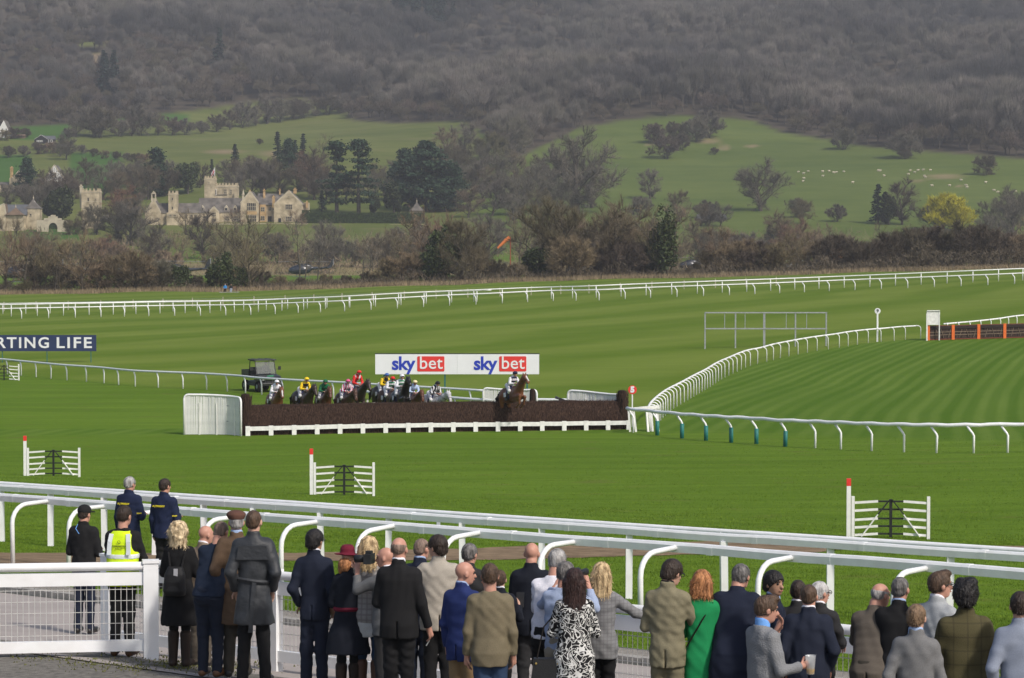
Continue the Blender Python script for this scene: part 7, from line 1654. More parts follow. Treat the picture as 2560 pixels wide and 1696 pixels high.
def make_horse_meshes(pose):
    v = Vox((-1.75, -.45, -.15 if pose != 'jump' else -.3), (1.75, .45, 2.55), .032); v.k = .07
    P = dict(gallop=dict(head=(1.44, 1.86), muz=(1.66, 1.50), neck=(1.08, 1.62)), jump=dict(head=(1.40, 1.94), muz=(1.70, 1.66), neck=(1.04, 1.66)), low=dict(head=(1.50, 1.74), muz=(1.70, 1.38), neck=(1.12, 1.54)))[pose]
    v.ell((.0, 0, 1.20), (.78, .28, .33)); v.ell((.48, 0, 1.18), (.40, .27, .36)); v.ell((-.60, 0, 1.24), (.44, .30, .36)); v.ell((.30, 0, 1.47), (.32, .12, .14)); v.ell((-.25, 0, 1.1), (.5, .26, .3))
    v.cap((.66, 0, 1.28), (*P['neck'][:1], 0, P['neck'][1]), .235, .165, .09); v.cap((P['neck'][0], 0, P['neck'][1]), (P['head'][0] - .08, 0, P['head'][1]), .165, .12, .06)
    hx, hz = P['head']; mx, mz = P['muz']; v.ell((hx + .02, 0, hz - .02), (.15, .10, .13)); v.cap((hx + .03, 0, hz - .03), (mx, 0, mz), .115, .07, .05); v.ell((mx, 0, mz), (.085, .068, .085), .04); v.ell((hx + .02, 0, hz - .14), (.11, .075, .11), .05)
    for s in (-1, 1): v.cap((hx - .03, s * .06, hz + .09), (hx + .01, s * .085, hz + .25), .040, .012, .02)
    if pose == 'jump':
        L = [((.55, .15, 1.05), (.98, .16, 1.02), (.80, .16, .68), (.62, .16, .60)), ((.55, -.15, 1.05), (1.05, -.16, 1.10), (.98, -.16, .72), (.78, -.16, .62)),
             ((-.70, .17, 1.15), (-.72, .17, .72), (-1.12, .17, .46), (-1.0, .16, .05)), ((-.70, -.17, 1.15), (-.80, -.17, .70), (-1.22, -.17, .50), (-1.12, -.16, .10))]
    else:
        L = [((.55, .15, 1.0), (.72, .16, .62), (1.02, .16, .40), (1.1, .16, .18)), ((.55, -.15, 1.0), (.62, -.16, .58), (.46, -.16, .30), (.30, -.16, .22)),
             ((-.66, .17, 1.1), (-.50, .17, .68), (-.86, .17, .46), (-.74, .16, .06)), ((-.66, -.17, 1.1), (-.72, -.17, .66), (-1.12, -.17, .50), (-1.2, -.16, .12))]
    for k, (a, b, c, d) in enumerate(L):
        v.cap(a, b, .165 if k > 1 else .13, .085 if k > 1 else .075, .06); v.cap(b, c, .075, .05, .03); v.cap(c, d, .045, .042, .02); dd = (Vector(d) - Vector(c)).normalized(); e = Vector(d) + dd * .1; v.cap(d, e, .045, .06, .015)
    body = v
    m = Vox((-.2, -.2, 1.0), (1.6, .2, 2.6), .03); m.k = .03
    n0 = Vector((.50, 0, 1.56)); n1 = Vector((P['neck'][0] - .12, 0, P['neck'][1] + .13)); n2 = Vector((hx - .08, 0, hz + .10))
    for a, b in ((n0, n1), (n1, n2)):
        m.cap(a, b, .045, .045); m.cap(a + Vector((0, -.06, -.06)), b + Vector((0, -.07, -.07)), .04, .04)
    m.cap(n2, (hx + .10, 0, hz - .02), .035, .02); m.wrinkle(.012, 4, (.06, .15))
    t = Vox((-2.1, -.3, .3), (-.8, .3, 1.7), .032); t.k = .04
    t.chain([(-.98, 0, 1.38), (-1.20, 0, 1.36), (-1.50, 0, 1.12), (-1.66, .02, .82)], [.055, .07, .10, .04]); t.wrinkle(.015, 5, (.08, .2))
    sc_ = Vox((-.5, -.5, .8), (.6, .5, 1.75), .03); sc_.ell((.05, 0, 1.22), (.34, .315, .375), 0); sc_.ell((.1, 0, 1.45), (.32, .16, .14), .03); sc_.F = np.maximum(sc_.F, (1.02 - sc_.ax[2])[None, None, :])
    blz = Vox((.9, -.15, 1.2), (1.9, .15, 2.4), .025); blz.cap((hx + .10, 0, hz + .02), (mx + .045, 0, mz + .06), .055, .035, 0)
    return dict(body=body, mane=m, tail=t, cloth=sc_, blaze=blz, P=P)
HM = {p: make_horse_meshes(p) for p in ('gallop', 'jump', 'low')}
_hme = {}
def horse(label, px, Y, dz, yaw, pose, coat, rz=0.0, blaze=False, pitch=0.0):
    D = HM[pose]; t = thing('horse', label, 'horse', ongp(px, Y) + Vector((0, 0, dz)), yaw, 'horses in the race'); t.rotation_euler = (0, pitch, yaw); t.scale = (1.03,) * 3
    def me(k, m):
        key = (pose, k, m.name)
        if key not in _hme: _hme[key] = D[k].mesh(k, m)
        return _hme[key]
    link('body', me('body', HC[coat]), t); link('mane', me('mane', GREYMANE if coat == 'grey' else MANE), t); link('tail', me('tail', GREYMANE if coat == 'grey' else MANE), t); link('saddle_cloth', me('cloth', CLOTHN), t)
    if blaze: link('blaze', me('blaze', BLAZE), t)
    for sg in (-1, 1):
        b = MB(); b.box((-.1, sg * .335, 1.22), (.18, .03, .2), rx=0); b.build('number_cloth', CLOTHW, t)
    hx, hz = D['P']['head']; mx, mz = D['P']['muz']; b = MB()
    f = .62; cx_, cz_ = hx + (mx - hx) * f, hz + (mz - hz) * f; b.tube([(cx_ + .09 * math.cos(a) * .9, .085 * math.sin(a), cz_ + .05 * math.cos(a)) for a in [i * 6.2832 / 10 for i in range(11)]], .014, 5)
    for sg in (-1, 1):
        b.tube([(hx - .02, sg * .10, hz + .06), (cx_, sg * .09, cz_), (mx - .02, sg * .07, mz + .02)], .014, 5); b.tube([(mx - .04, sg * .07, mz + .0), (.95, sg * .17, 1.62), (.50, sg * .08, 1.72)], .012, 5)
    b.build('bridle', TACK, t)
    b = MB(); b.tube([(.05, .30 * math.sin(a), 1.2 + .36 * math.cos(a)) for a in [i * 6.2832 / 14 for i in range(15)]], .02, 5); b.build('girth', TACK, t)
    return t
def striped(name, a, b_, freq, ax=1, diag=False):
    m = cloth('silk_' + name, a, rough=.45, bump=.2); N, L, b = nodes_of(m); tc = N.new('ShaderNodeTexCoord'); sp = N.new('ShaderNodeSeparateXYZ'); L.new(tc.outputs['Object'], sp.inputs[0])
    mu = N.new('ShaderNodeMath'); mu.operation = 'MULTIPLY'; mu.inputs[1].default_value = freq; L.new(sp.outputs[ax], mu.inputs[0]); fr = N.new('ShaderNodeMath'); fr.operation = 'FRACT'; L.new(mu.outputs[0], fr.inputs[0]); lt = N.new('ShaderNodeMath'); lt.operation = 'LESS_THAN'; lt.inputs[1].default_value = .5; L.new(fr.outputs[0], lt.inputs[0])
    mx = N.new('ShaderNodeMix'); mx.data_type = 'RGBA'; L.new(lt.outputs[0], mx.inputs[0]); mx.inputs[6].default_value = (*a, 1); mx.inputs[7].default_value = (*b_, 1); L.new(mx.outputs[2], b.inputs['Base Color']); return m
def silk(name, rgb): return cloth('silk_' + name, rgb, rough=.45, bump=.2)
SK = dict(white=silk('white', (.72, .72, .76)), yellow=silk('yellow', (.75, .52, .02)), green=silk('green', (.012, .12, .05)), red=silk('red', (.62, .03, .025)), navy=silk('navy', (.02, .025, .06)), pale=silk('pale', (.45, .55, .75)), cream=silk('cream', (.70, .62, .35)), blue=silk('blue', (.06, .13, .36)), black=silk('black', (.015, .015, .016)), pink=silk('pink', (.60, .10, .22)), lilac=silk('lilac', (.62, .55, .66)),
 pinkw=striped('pinkw', (.70, .66, .70), (.42, .05, .13), 9, 1), bw=striped('bw', (.70, .70, .72), (.02, .02, .022), 8, 1), redw=striped('redw', (.62, .03, .03), (.70, .68, .68), 4, 1), yb=striped('yb', (.72, .50, .03), (.03, .03, .03), 5, 0), wg=striped('wg', (.70, .70, .72), (.04, .25, .12), 7, 2), star=striped('star', (.74, .52, .02), (.02, .02, .02), 3.2, 2), wn=striped('wn', (.68, .62, .68), (.03, .035, .08), 5, 2))
JV = {}
def jockey_vox(var):
    """crouched over the withers, weight in the stirrups; local axes as the horse"""
    v = Vox((-.75, -.5, .75), (.95, .5, 2.75), .024); v.k = .04; up = .12 if var == 'up' else 0.0
    hip = Vector((-.26, 0, 1.72 + up * .3)); sh = Vector((.28, 0, 2.02 + up)); hd = Vector((.46, 0, 2.20 + up)); kn = Vector((.26, .27, 1.42)); ft = Vector((-.05, .33, 1.02)); hnd = Vector((.62, .07, 1.74))
    J = dict(hip=hip, sh=sh, hd=hd, kn=kn, ft=ft, hnd=hnd, el=Vector((.32, .26, 1.78 + up * .5)))
    m1 = lambda p, s: Vector((p.x, p.y * s, p.z))
    v.cap(hip, sh, .10, .13); v.cap(sh + Vector((.02, 0, .02)), hd, .055, .05, .02); v.ell(hd + Vector((.03, 0, .0)), (.092, .075, .11), .02); v.cap(hd + Vector((.12, 0, -.02)), hd + Vector((.135, 0, -.045)), .014, .016, .01)
    for s in (-1, 1):
        v.cap(hip + Vector((0, .09 * s, 0)), m1(kn, s), .085, .062); v.cap(m1(kn, s), m1(ft, s), .055, .04); v.cap(m1(ft, s), m1(ft, s) + Vector((.17, .02 * s, -.02)), .042, .035)
        v.cap(sh + Vector((0, .17 * s, 0)), m1(J['el'], s), .05, .042); v.cap(m1(J['el'], s), m1(hnd, s), .04, .03); v.cap(m1(hnd, s), m1(hnd, s) + Vector((.06, -.01 * s, -.02)), .033, .03, .01)
    b = MB()
    for s in (-1, 1): hand_mesh(b, m1(hnd, s), (.9, -.1 * s, -.25), (0, -s, -.6), s, 1.0, 1.1)
    J['body'] = v.mesh('body', SKIN['ruddy'], b)
    t = Vox((-.6, -.5, 1.45), (.75, .5, 2.4), .024); t.k = .05; t.cap(hip + Vector((.06, 0, .02)), sh, .135, .165); t.ell(sh, (.13, .20, .12), .05)
    t.cap(sh + Vector((.05, 0, .06)), hd - Vector((.03, 0, .09)), .075, .065, .03)
    t.wrinkle(.006, 3, (.08, .2)); J['torso'] = t
    a_ = Vox((-.1, -.5, 1.5), (.75, .5, 2.35), .024); a_.k = .03
    for s in (-1, 1): a_.cap(sh + Vector((0, .175 * s, 0)), m1(J['el'], s), .082, .068); a_.cap(m1(J['el'], s), m1(hnd, s) - Vector((.04, 0, 0)), .064, .042)
    a_.wrinkle(.006, 5, (.08, .2)); J['arms'] = a_
    l_ = Vox((-.6, -.5, 1.1), (.5, .5, 2.0), .024); l_.k = .04; l_.cap(hip + Vector((-.02, -.06, 0)), hip + Vector((-.02, .06, 0)), .135, .135)
    for s in (-1, 1): l_.cap(hip + Vector((0, .09 * s, 0)), m1(kn, s), .115, .082); l_.cap(m1(kn, s), m1(kn, s).lerp(m1(ft, s), .3), .075, .062)
    J['legs'] = l_
    k_ = Vox((-.3, -.5, .85), (.5, .5, 1.5), .024); k_.k = .02
    for s in (-1, 1): k_.cap(m1(kn, s).lerp(m1(ft, s), .25), m1(ft, s), .068, .056); k_.cap(m1(ft, s), m1(ft, s) + Vector((.17, .02 * s, -.025)), .056, .045)
    J['boots'] = k_
    h_ = Vox((.2, -.25, 1.9), (.85, .25, 2.7), .02); h_.k = .02; h_.ell(hd + Vector((.02, 0, .045)), (.145, .125, .125), 0); h_.F = np.maximum(h_.F, (hd.z + .015 - h_.ax[2])[None, None, :] + .18 * (h_.ax[0] - hd.x)[:, None, None]); h_.ell(hd + Vector((.15, 0, .06)), (.07, .085, .016), .01); J['helmet'] = h_
    return J
for vv in ('low', 'up'): JV[vv] = jockey_vox(vv)
_jme = {}
def jockey(label, hr_, var, torso, sleeves, cap_, dz=0.0):
    J = JV[var]; t = thing('person', label, 'jockey', hr_.location + Vector((0, 0, dz)), 0, 'jockeys in the race'); t.rotation_euler = hr_.rotation_euler.copy(); t.scale = (1.0,) * 3
    def me(k, m, nm):
        key = (var, k, m.name)
        if key not in _jme: _jme[key] = J[k].mesh(nm, m)
        return _jme[key]
    link('body', J['body'], t); link('silks', me('torso', SK[torso], 'silks'), t); link('sleeves', me('arms', SK[sleeves], 'sleeves'), t); link('breeches', me('legs', BREECH, 'breeches'), t); link('boots', me('boots', BOOTJ, 'boots'), t); link('helmet', me('helmet', SK[cap_], 'helmet'), t)
    b = MB(); hd = J['hd']
    for s in (-1, 1): b.ball((hd.x + .115, s * .034, hd.z + .012), (.018, .026, .02), 7, 5)
    b.tube([(hd.x + .09, -.08, hd.z + .015), (hd.x + .125, 0, hd.z + .018), (hd.x + .09, .08, hd.z + .015)], .012, 5); b.build('goggles', TACK, t)
RC = [  # label bits, px, Y, dz, yaw, pose, coat, blaze, pitch, jockey
 ('bright bay horse with a white blaze, leftmost of the field', 686, 131.2, -.06, -72, 'gallop', 'chestnut', True, 0, ('jockey in white silks and white cap on the leftmost horse', 'low', 'white', 'white', 'white')),
 ('dark brown horse galloping second from the left', 757, 131.0, .08, -63, 'gallop', 'dark', False, 0, ('jockey in yellow silks with black mark and yellow cap', 'low', 'star', 'yellow', 'yellow')),
 ('bay horse with a small white star, ridden by the green jockey', 808, 131.4, -.06, -74, 'gallop', 'bay', False, 0, ('jockey in dark green silks and green cap', 'low', 'green', 'green', 'green')),
 ('dark bay horse with lowered head under the pink striped jockey', 862, 130.6, .0, -68, 'low', 'brown', False, 0, ('jockey in pink and white striped silks and cap', 'low', 'pinkw', 'pinkw', 'pink')),
 ('near black horse behind the pink striped jockey', 887, 134.0, .14, -60, 'gallop', 'dark', False, 0, ('jockey in red and white silks and red cap with yellow sleeve', 'up', 'redw', 'red', 'red')),
 ('dark horse mostly hidden behind the bunch in the middle', 957, 135.0, .06, -62, 'gallop', 'dark', False, 0, ('jockey in yellow and black silks and blue cap, half hidden', 'low', 'yb', 'yellow', 'blue')),
 ('dark brown horse under the white and green jockey in the bunch', 972, 131.8, .07, -64, 'gallop', 'brown', False, 0, ('jockey in white and green silks and red cap', 'low', 'wg', 'white', 'red')),
 ('black horse rising to jump the fence in the middle', 1003, 127.6, .34, -70, 'jump', 'black', False, -9, ('jockey in white silks with red and green sleeves and white cap', 'low', 'wg', 'white', 'white')),
 ('brown horse with its head low right of the black jumper', 1030, 131.5, -.1, -70, 'low', 'bay', False, 0, ('jockey in pale blue silks and cream cap', 'low', 'pale', 'pale', 'cream')),
 ('dappled grey horse, rightmost of the chasing field', 1082, 131.0, -.12, -58, 'low', 'grey', False, 0, ('jockey in black and white striped silks on the grey horse', 'low', 'bw', 'bw', 'black')),
 ('bay horse leaping the fence alone ahead of the field', 1284, 126.6, .56, -62, 'jump', 'chestnut', True, -8, ('jockey in white and navy silks and dark cap on the leading horse', 'low', 'wn', 'white', 'navy'))]
for lab, px, Y, dz, yaw, pose, coat, blz, pit, jk in RC:
    hr_ = horse(lab, px, Y, dz, R(yaw), pose, coat, blaze=blz, pitch=R(pit)); jockey(jk[0], hr_, *jk[1:])

# ------------------------------------------------------------------ utility vehicle and its driver
UY = 159.0; ut = thing('utility_vehicle', 'black open sided utility vehicle with a roof parked behind the white rail', 'utility vehicle', ongp(654, UY), R(-62))
UB_ = mat('vehicle_black', (.018, .020, .021), .35, .15, 3, spec=.5); UG = mat('vehicle_grey', (.055, .058, .060), .5, .15, 3); TYRE = mat('tyre', (.012, .012, .012), .9, .2, 20, bump=.6); UGL = mat('windscreen', (.12, .14, .135), .06, .06, 1, spec=.8, alpha=.5)
def pb(name, m, f, parent=ut, smooth=False): b = MB(); f(b); return b.build(name, m, parent, smooth)
pb('chassis', UG, lambda b: (b.box((0, 0, .52), (2.9, 1.25, .18)), b.box((0, 0, .42), (1.7, 1.4, .12))))
def hood(b): b.prism([(.55, .6), (1.5, .55), (1.55, .82), (1.35, .98), (.6, 1.08)], -.66, .66)
pb('hood', UB_, hood); pb('cargo_bed', UB_, lambda b: (b.box((-1.0, 0, .95), (1.15, 1.4, .06)), b.box((-1.0, .68, 1.12), (1.15, .05, .34)), b.box((-1.0, -.68, 1.12), (1.15, .05, .34)), b.box((-1.57, 0, 1.12), (.05, 1.4, .34)), b.box((-.44, 0, 1.12), (.05, 1.4, .34))))
pb('bumper', UG, lambda b: (b.tube([(1.62, -.62, .55), (1.66, 0, .55), (1.62, .62, .55)], .045, 6), b.tube([(1.62, -.5, .82), (1.66, 0, .82), (1.62, .5, .82)], .035, 6), *[b.tube([(1.62, y, .5), (1.62, y, .86)], .03, 5) for y in (-.45, 0, .45)]))
pb('grille', DARKM, lambda b: b.box((1.555, 0, .70), (.03, .7, .22)))
for s in (-1, 1):
    pb('headlight', mat('lamp_glass', (.5, .52, .52), .1, .05, 2, spec=.8), lambda b: b.box((1.50, s * .50, .80), (.09, .22, .12)))
    for x in (-1.0, 1.05):
        w = pb('wheel', TYRE, lambda b: b.lathe([(.14, -.12), (.29, -.14), (.33, -.09), (.34, 0), (.33, .09), (.29, .14), (.14, .12)], (0, 0, 0), 18)); w.rotation_euler = (math.pi / 2, 0, 0); w.location = (x, s * .66, .34)
        b = MB(); b.lathe([(.0, .10), (.10, .13), (.19, .10), (.2, -.1)], (0, 0, 0), 12); b.build('rim', GREYM, w)
    pb('fender', UB_, lambda b: b.box((1.05, s * .64, .76), (.8, .3, .06)))
    pb('roll_bar', DARKM, lambda b: b.tube([(.72, s * .64, 1.0), (.42, s * .62, 1.86), (-.38, s * .62, 1.88), (-.48, s * .66, .9)], .03, 6))
    pb('mirror', DARKM, lambda b: (b.box((.58, s * .92, 1.42), (.05, .16, .22)), b.tube([(.58, s * .65, 1.35), (.58, s * .9, 1.38)], .015, 5)))
pb('roof', UG, lambda b: (b.box((.02, 0, 1.93), (1.12, 1.42, .07)), b.box((.02, .45, 1.975), (1.0, .12, .03)), b.box((.02, -.45, 1.975), (1.0, .12, .03)), b.box((.02, 0, 1.975), (1.0, .12, .03))))
pb('windscreen', UGL, lambda b: b.bar((.70, 0, 1.10), (.45, 0, 1.82), 1.18, .02, up=(1, 0, .3)))
pb('seat', UG, lambda b: (b.box((-.15, 0, .95), (.5, 1.2, .14)), b.box((-.36, 0, 1.22), (.12, 1.2, .5))))
pb('steering_wheel', DARKM, lambda b: b.tube([(.34 + .06 * math.sin(a), .3 + .17 * math.cos(a), 1.22 + .16 * math.sin(a)) for a in [i * 6.2832 / 12 for i in range(13)]], .015, 5))
pb('badge', mat('badge_green', (.05, .3, .16), .5, .05, 3), lambda b: b.box((1.36, 0, .985), (.03, .42, .07)))
dv = thing('person', 'driver in dark clothes seated in the black utility vehicle', 'person', ut.location, R(-62))
v = Vox((-.5, -.1, .8), (.7, .7, 1.95), .03); v.k = .04; v.cap((-.15, .3, 1.05), (-.14, .3, 1.42), .13, .15); v.cap((-.14, .3, 1.45), (-.12, .3, 1.6), .05); v.ell((-.11, .3, 1.68), (.09, .075, .11))
for s in (-1, 1): v.cap((-.14, .3 + s * .17, 1.44), (.06, .3 + s * .2, 1.2), .055, .045); v.cap((.06, .3 + s * .2, 1.2), (.30, .3 + s * .14, 1.28), .042, .035); v.cap((-.1, .3 + s * .09, 1.03), (.35, .3 + s * .1, 1.05), .08, .065)
b = MB()
for s in (-1, 1): hand_mesh(b, (.30, .3 + s * .14, 1.28), (1, 0, .1), (0, -s, -.3), s, .9)
link('body', v.mesh('body', SKIN['ruddy'], b), dv)
v = Vox((-.5, -.1, .8), (.7, .7, 1.65), .03); v.k = .05; v.cap((-.15, .3, 1.05), (-.14, .3, 1.42), .155, .18)
for s in (-1, 1): v.cap((-.14, .3 + s * .17, 1.44), (.06, .3 + s * .2, 1.2), .075, .06); v.cap((.06, .3 + s * .2, 1.2), (.27, .3 + s * .15, 1.27), .058, .048)
link('jacket', v.mesh('jacket', CL['charcoal']), dv)
v = Vox((-.4, -.1, .4), (.6, .7, 1.2), .03)
for s in (-1, 1): v.cap((-.1, .3 + s * .09, 1.03), (.35, .3 + s * .1, 1.05), .1, .08); v.cap((.35, .3 + s * .1, 1.05), (.42, .3 + s * .1, .62), .075, .06)
link('trousers', v.mesh('trousers', CL['black']), dv)
v = Vox((-.3, .1, 1.6), (.1, .5, 1.9), .025); v.ell((-.12, .3, 1.70), (.098, .085, .105), 0); v.F = np.maximum(v.F, (1.68 - v.ax[2])[None, None, :]); link('hair', v.mesh('hair', HAIR['dark']), dv)
# ------------------------------------------------------------------ the near fence along the front of the crowd
MESHW = mat('mesh_wire', (.55, .54, .52), .5, .08, 8, metal=.1)
def crowd_fence(name, label, P, posts, wire_seed=0, top=1.08, corner=.11, double=True):
    P = [Vector(p) for p in P]; d = arc(P); root = thing(name, label, 'fence', P[0]); r0 = P[0]; L = d[-1]
    def g_(s): return at_arc(P, d, s) + Vector((0, 0, .04)) - r0
    n = max(2, int(L / .5)); pts = [g_(L * i / n) for i in range(n + 1)]; up = Vector((0, 0, 1))
    m = MB(); m.tube([p + up * top for p in pts], .052, 8); m.build('hand_rail', WHITE, root, smooth=True)
    m = MB()
    for i in range(n): m.bar(pts[i] + up * (top - .145), pts[i + 1] + up * (top - .145), .07, .15)
    m.build('upper_rail', WHITE, root)
    m = MB()
    for i in range(n): m.bar(pts[i] + up * .17, pts[i + 1] + up * .17, .07, .13)
    m.build('lower_rail', WHITE, root)
    b = MB(); b.box((0, 0, .5), (corner * 1.4, corner, 1.28)); pm = b.mesh('post', WHITE)
    b2 = MB(); b2.box((0, 0, 1.155), (corner * 1.55, corner * 1.2, .035)); cm2 = b2.mesh('post_cap', WHITE)
    for s in posts:
        t = (g_(min(L, s + .1)) - g_(max(0, s - .1))); o = link('post', pm, root, loc=g_(s)); o.rotation_euler = (0, 0, math.atan2(t.y, t.x)); link('post_cap', cm2, o)
    # welded mesh: verticals and horizontals of thin wire
    b = MB(); w = .0042; k = int(L / .066)
    for i in range(k):
        p = g_(L * (i + .5) / k); b.box(p + Vector((0, 0, (.235 + top - .22) / 2)), (w * 1.7, w, top - .22 - .235))
    hz_ = np.linspace(.30, top - .27, 5)
    for z in hz_:
        for i in range(n): b.bar(pts[i] + up * z, pts[i + 1] + up * z, w, w * 1.7)
    o = b.build('wire_mesh', MESHW, root); o['kind'] = 'stuff'
    return root
fa = gp(-330, 1672); fb = gp(382, 1657)
crowd_fence('mesh_fence', 'white rail fence panel with wire mesh filling the left corner', [fa, fb], [.1, (fb - fa).length - .02], corner=.125, top=1.10)
ca = Vector((-5.02, 31.9, 0)); cb = Vector((3.04, 24.75, 0)); cc = Vector((6.5, 21.6, 0))
for p in (ca, cb, cc): p.z = ground(p.x, p.y)
L_ = (Vector((cb.x, cb.y, 0)) - Vector((ca.x, ca.y, 0))).length
crowd_fence('mesh_fence', 'long white rail fence with wire mesh running along in front of the crowd', [ca, cb, cc], [.06, 3.05, 5.4, 7.75, 10.1, 12.4, 14.8], corner=.11, top=1.10)

CG = 'spectators along the fence'
def person(label, px, ytop, q, **k):
    k.setdefault('seed', int(px)); k.setdefault('group', CG); inf = make_person(label, px, ytop, q, **k); l = inf['root'].location
    return inf
def held(name, label, cat, inf, p, rz=0.0):
    """a thing of its own at a person's hand"""
    r = inf['root']; l = r.location; c, s = math.cos(r.rotation_euler.z), math.sin(r.rotation_euler.z); k = inf['s']; p = Vector(p)
    return thing(name, label, cat, (l.x + (p.x * c - p.y * s) * k, l.y + (p.x * s + p.y * c) * k, l.z + p.z * k), r.rotation_euler.z + rz)
# staff by the rails
inf = person('man in black jacket and baseball cap standing on the path behind the mesh panel', 207, 1266, 29, yaw=-.25, top='coat', tm='black', bm='navy', hair='cap', hm='dark', skin='ruddy', arms=('front', 'front'), head=(-.25, -.1), hem=.86, group=None)
b = MB(); b.tube([inf['B'](-.055, -.03, 1.56), inf['B'](-.075, -.105, 1.47), inf['B'](-.02, -.118, 1.40)], .006, 5); b.build('lanyard', CL['brightblue'], inf['root'])
inf = person('man in yellow high visibility waistcoat leaning on the white post', 306, 1266, 26.4, yaw=-.15, top='sweater', tm='black', bm='black', hair='short', hm='dark', skin='ruddy', arms=('rail', 'rail_low'), head=(-.35, -.05), hem=.93, shoes='shoebrown', lean=.07, group=None, build=1.05)
r = inf['root']
def vest(inf):
    B = inf['B']; u = Vox((-.32, -.3, .78), (.32, .4, 1.58), .0125); u.k = .02
    rows = [(.84, 0, 0, .198, .158), (.95, 0, 0, .196, .154), (1.08, 0, 0, .188, .144), (1.26, 0, 0, .196, .148), (1.37, 0, -.012, .192, .138), (1.44, 0, -.016, .172, .116), (1.49, 0, -.016, .112, .095)]
    u.loft(loft_rows(rows, B), 0); X, Y_, Z = np.meshgrid(*u.ax, indexing='ij')
    for sd in (-1, 1):      # arm holes
        p = B(sd * .212, 0, 1.36); u.F = np.maximum(u.F, .085 - np.sqrt((X - p.x) ** 2 + ((Z - p.z) * .62) ** 2))
    u.wrinkle(.003, 9, (.1, .25)); w = link('waistcoat', u.mesh('waistcoat', CL['hivis']), inf['root'])
    for zb in (1.045, 1.165):
        t = Vox((-.32, -.3, zb - .06), (.32, .4, zb + .08), .012); rows2 = [(z, cx, cy, rx + .006, ry + .006) for z, cx, cy, rx, ry in rows]; T = np.array(rows2); rr = []
        for z in (zb, zb + .055): rr.append((z, 0, 0, float(np.interp(z, T[:, 0], T[:, 3])), float(np.interp(z, T[:, 0], T[:, 4]))))
        t.loft(loft_rows(rr, B), 0); link('reflective_band', t.mesh('reflective_band', CL['silver']), w)
    for sd in (-1, 1):
        b = MB(); pts = [B(sd * .115, -.165, 1.21), B(sd * .118, -.160, 1.26), B(sd * .112, -.158, 1.36), B(sd * .10, -.128, 1.455)]
        for i in range(3): b.bar(pts[i], pts[i + 1], .05, .012, up=(0, -1, 0))
        b.build('reflective_band', CL['silver'], w)
    ink = mat('print_dark', (.06, .09, .02), .8, .05, 4)
    b = MB(); b.tube([B(.0 + .018 * math.cos(a), -.162, 1.36) + Vector((0, 0, .018 * math.sin(a))) for a in [k * 6.2832 / 10 for k in range(11)]], .003, 4); b.build('printed_emblem', ink, w)
    for z, wd in ((1.315, .17), (1.285, .09)):
        n_ = int(wd / .017); 
        for i in range(n_): b = MB(); x = -wd / 2 + (i + .5) * wd / n_; p = B(x, -.160, z); b.box(p, (.0095, .004, .016 if z > 1.3 else .01)); b.build('printed_letter', ink, w)
vest(inf)
SY = mat('print_yellow', (.75, .62, .03), .7, .05, 4)
for lab, px, yt, hm, sd in (('grey haired man in navy staff jacket standing by the far rail at left', 322, 1193, 'grey', 31), ('dark haired man in navy staff jacket standing by the far rail', 410, 1198, 'dark', 32)):
    inf = person(lab, px, yt, 38.6, yaw=-.38, top='coat', tm='staff', bm='black', hair='short', hm=hm, skin='ruddy', arms=('down', 'front'), head=(-.3, -.05), hem=.84, seed=sd, group='staff in navy jackets', build=1.05)
    me = text_mesh('lettering', 'A J WADDY', .038, SY, .002, .003, 1.1); o = link('lettering', me, inf['root'], loc=(-.03, -.140, 1.35))
    me = text_mesh('lettering', 'STAFF', .028, SY, .001, .003, 1.1); o = link('lettering', me, inf['root'], loc=(.228, -.085, 1.20)); o.rotation_euler = (0, 0, .75)
# the crowd, left to right
inf = person('woman with curly blonde hair, long black coat and small black backpack', 446, 1306, 25.9, yaw=-.15, top='longcoat', tm='blackcoat', bm='black', hair='curly', hm='curlblonde', arms=('fold', 'fold'), legs='tights', shoes='bootdark', hem=.52, sex='f', build=1.1, head=(-.3, 0))
k = Vox((-.2, -.42, .82), (.2, -.05, 1.36), .013); k.k = .02; k.loft([(.90, 0, -.20, .125, .075), (.96, 0, -.215, .14, .09), (1.16, 0, -.20, .125, .075), (1.25, 0, -.18, .09, .05)], 0, e=3.0); bp_ = thing('backpack', 'small black backpack on the back of the curly haired woman', 'backpack', inf['root'].location, inf['root'].rotation_euler.z, scale=inf['s']); link('bag', k.mesh('bag', cloth('bag', (.014, .014, .015), rough=.55)), bp_)
b = MB(); b.box((0, -.285, 1.02), (.17, .02, .11)); b.build('pocket', CL['black'], bp_); b = MB(); b.box((.03, -.27, 1.19), (.05, .012, .09)); b.build('tag', mat('tag_pale', (.4, .4, .42), .4, .1, 5), bp_)
for sd in (-1, 1): b = MB(); b.tube([(sd * .07, -.16, 1.24), (sd * .10, -.12, 1.40), (sd * .11, .02, 1.47), (sd * .12, .12, 1.36)], .014, 5); b.build('strap', CL['black'], bp_)
person('bald man in brown tweed jacket between the curly haired woman and the navy sweater', 510, 1315, 26.5, yaw=-.5, top='jacket', tm='brownjacket', bm='taupe', hair='bald', skin='ruddy', head=(-.45, -.1), arms=('rail_low', 'rail_low'), lean=.1, collar='white')
person('man in navy sweater and dark jeans leaning forward on the fence in brown shoes', 549, 1304, 25.6, yaw=-.35, top='sweater', tm='sweater', bm='darkjeans', hair='crop', hm='stubble', skin='ruddy', lean=.34, hip=.06, arms=('rail', 'rail'), head=(-.1, -.15), hem=.92, shoes='shoebrown', build=1.18)
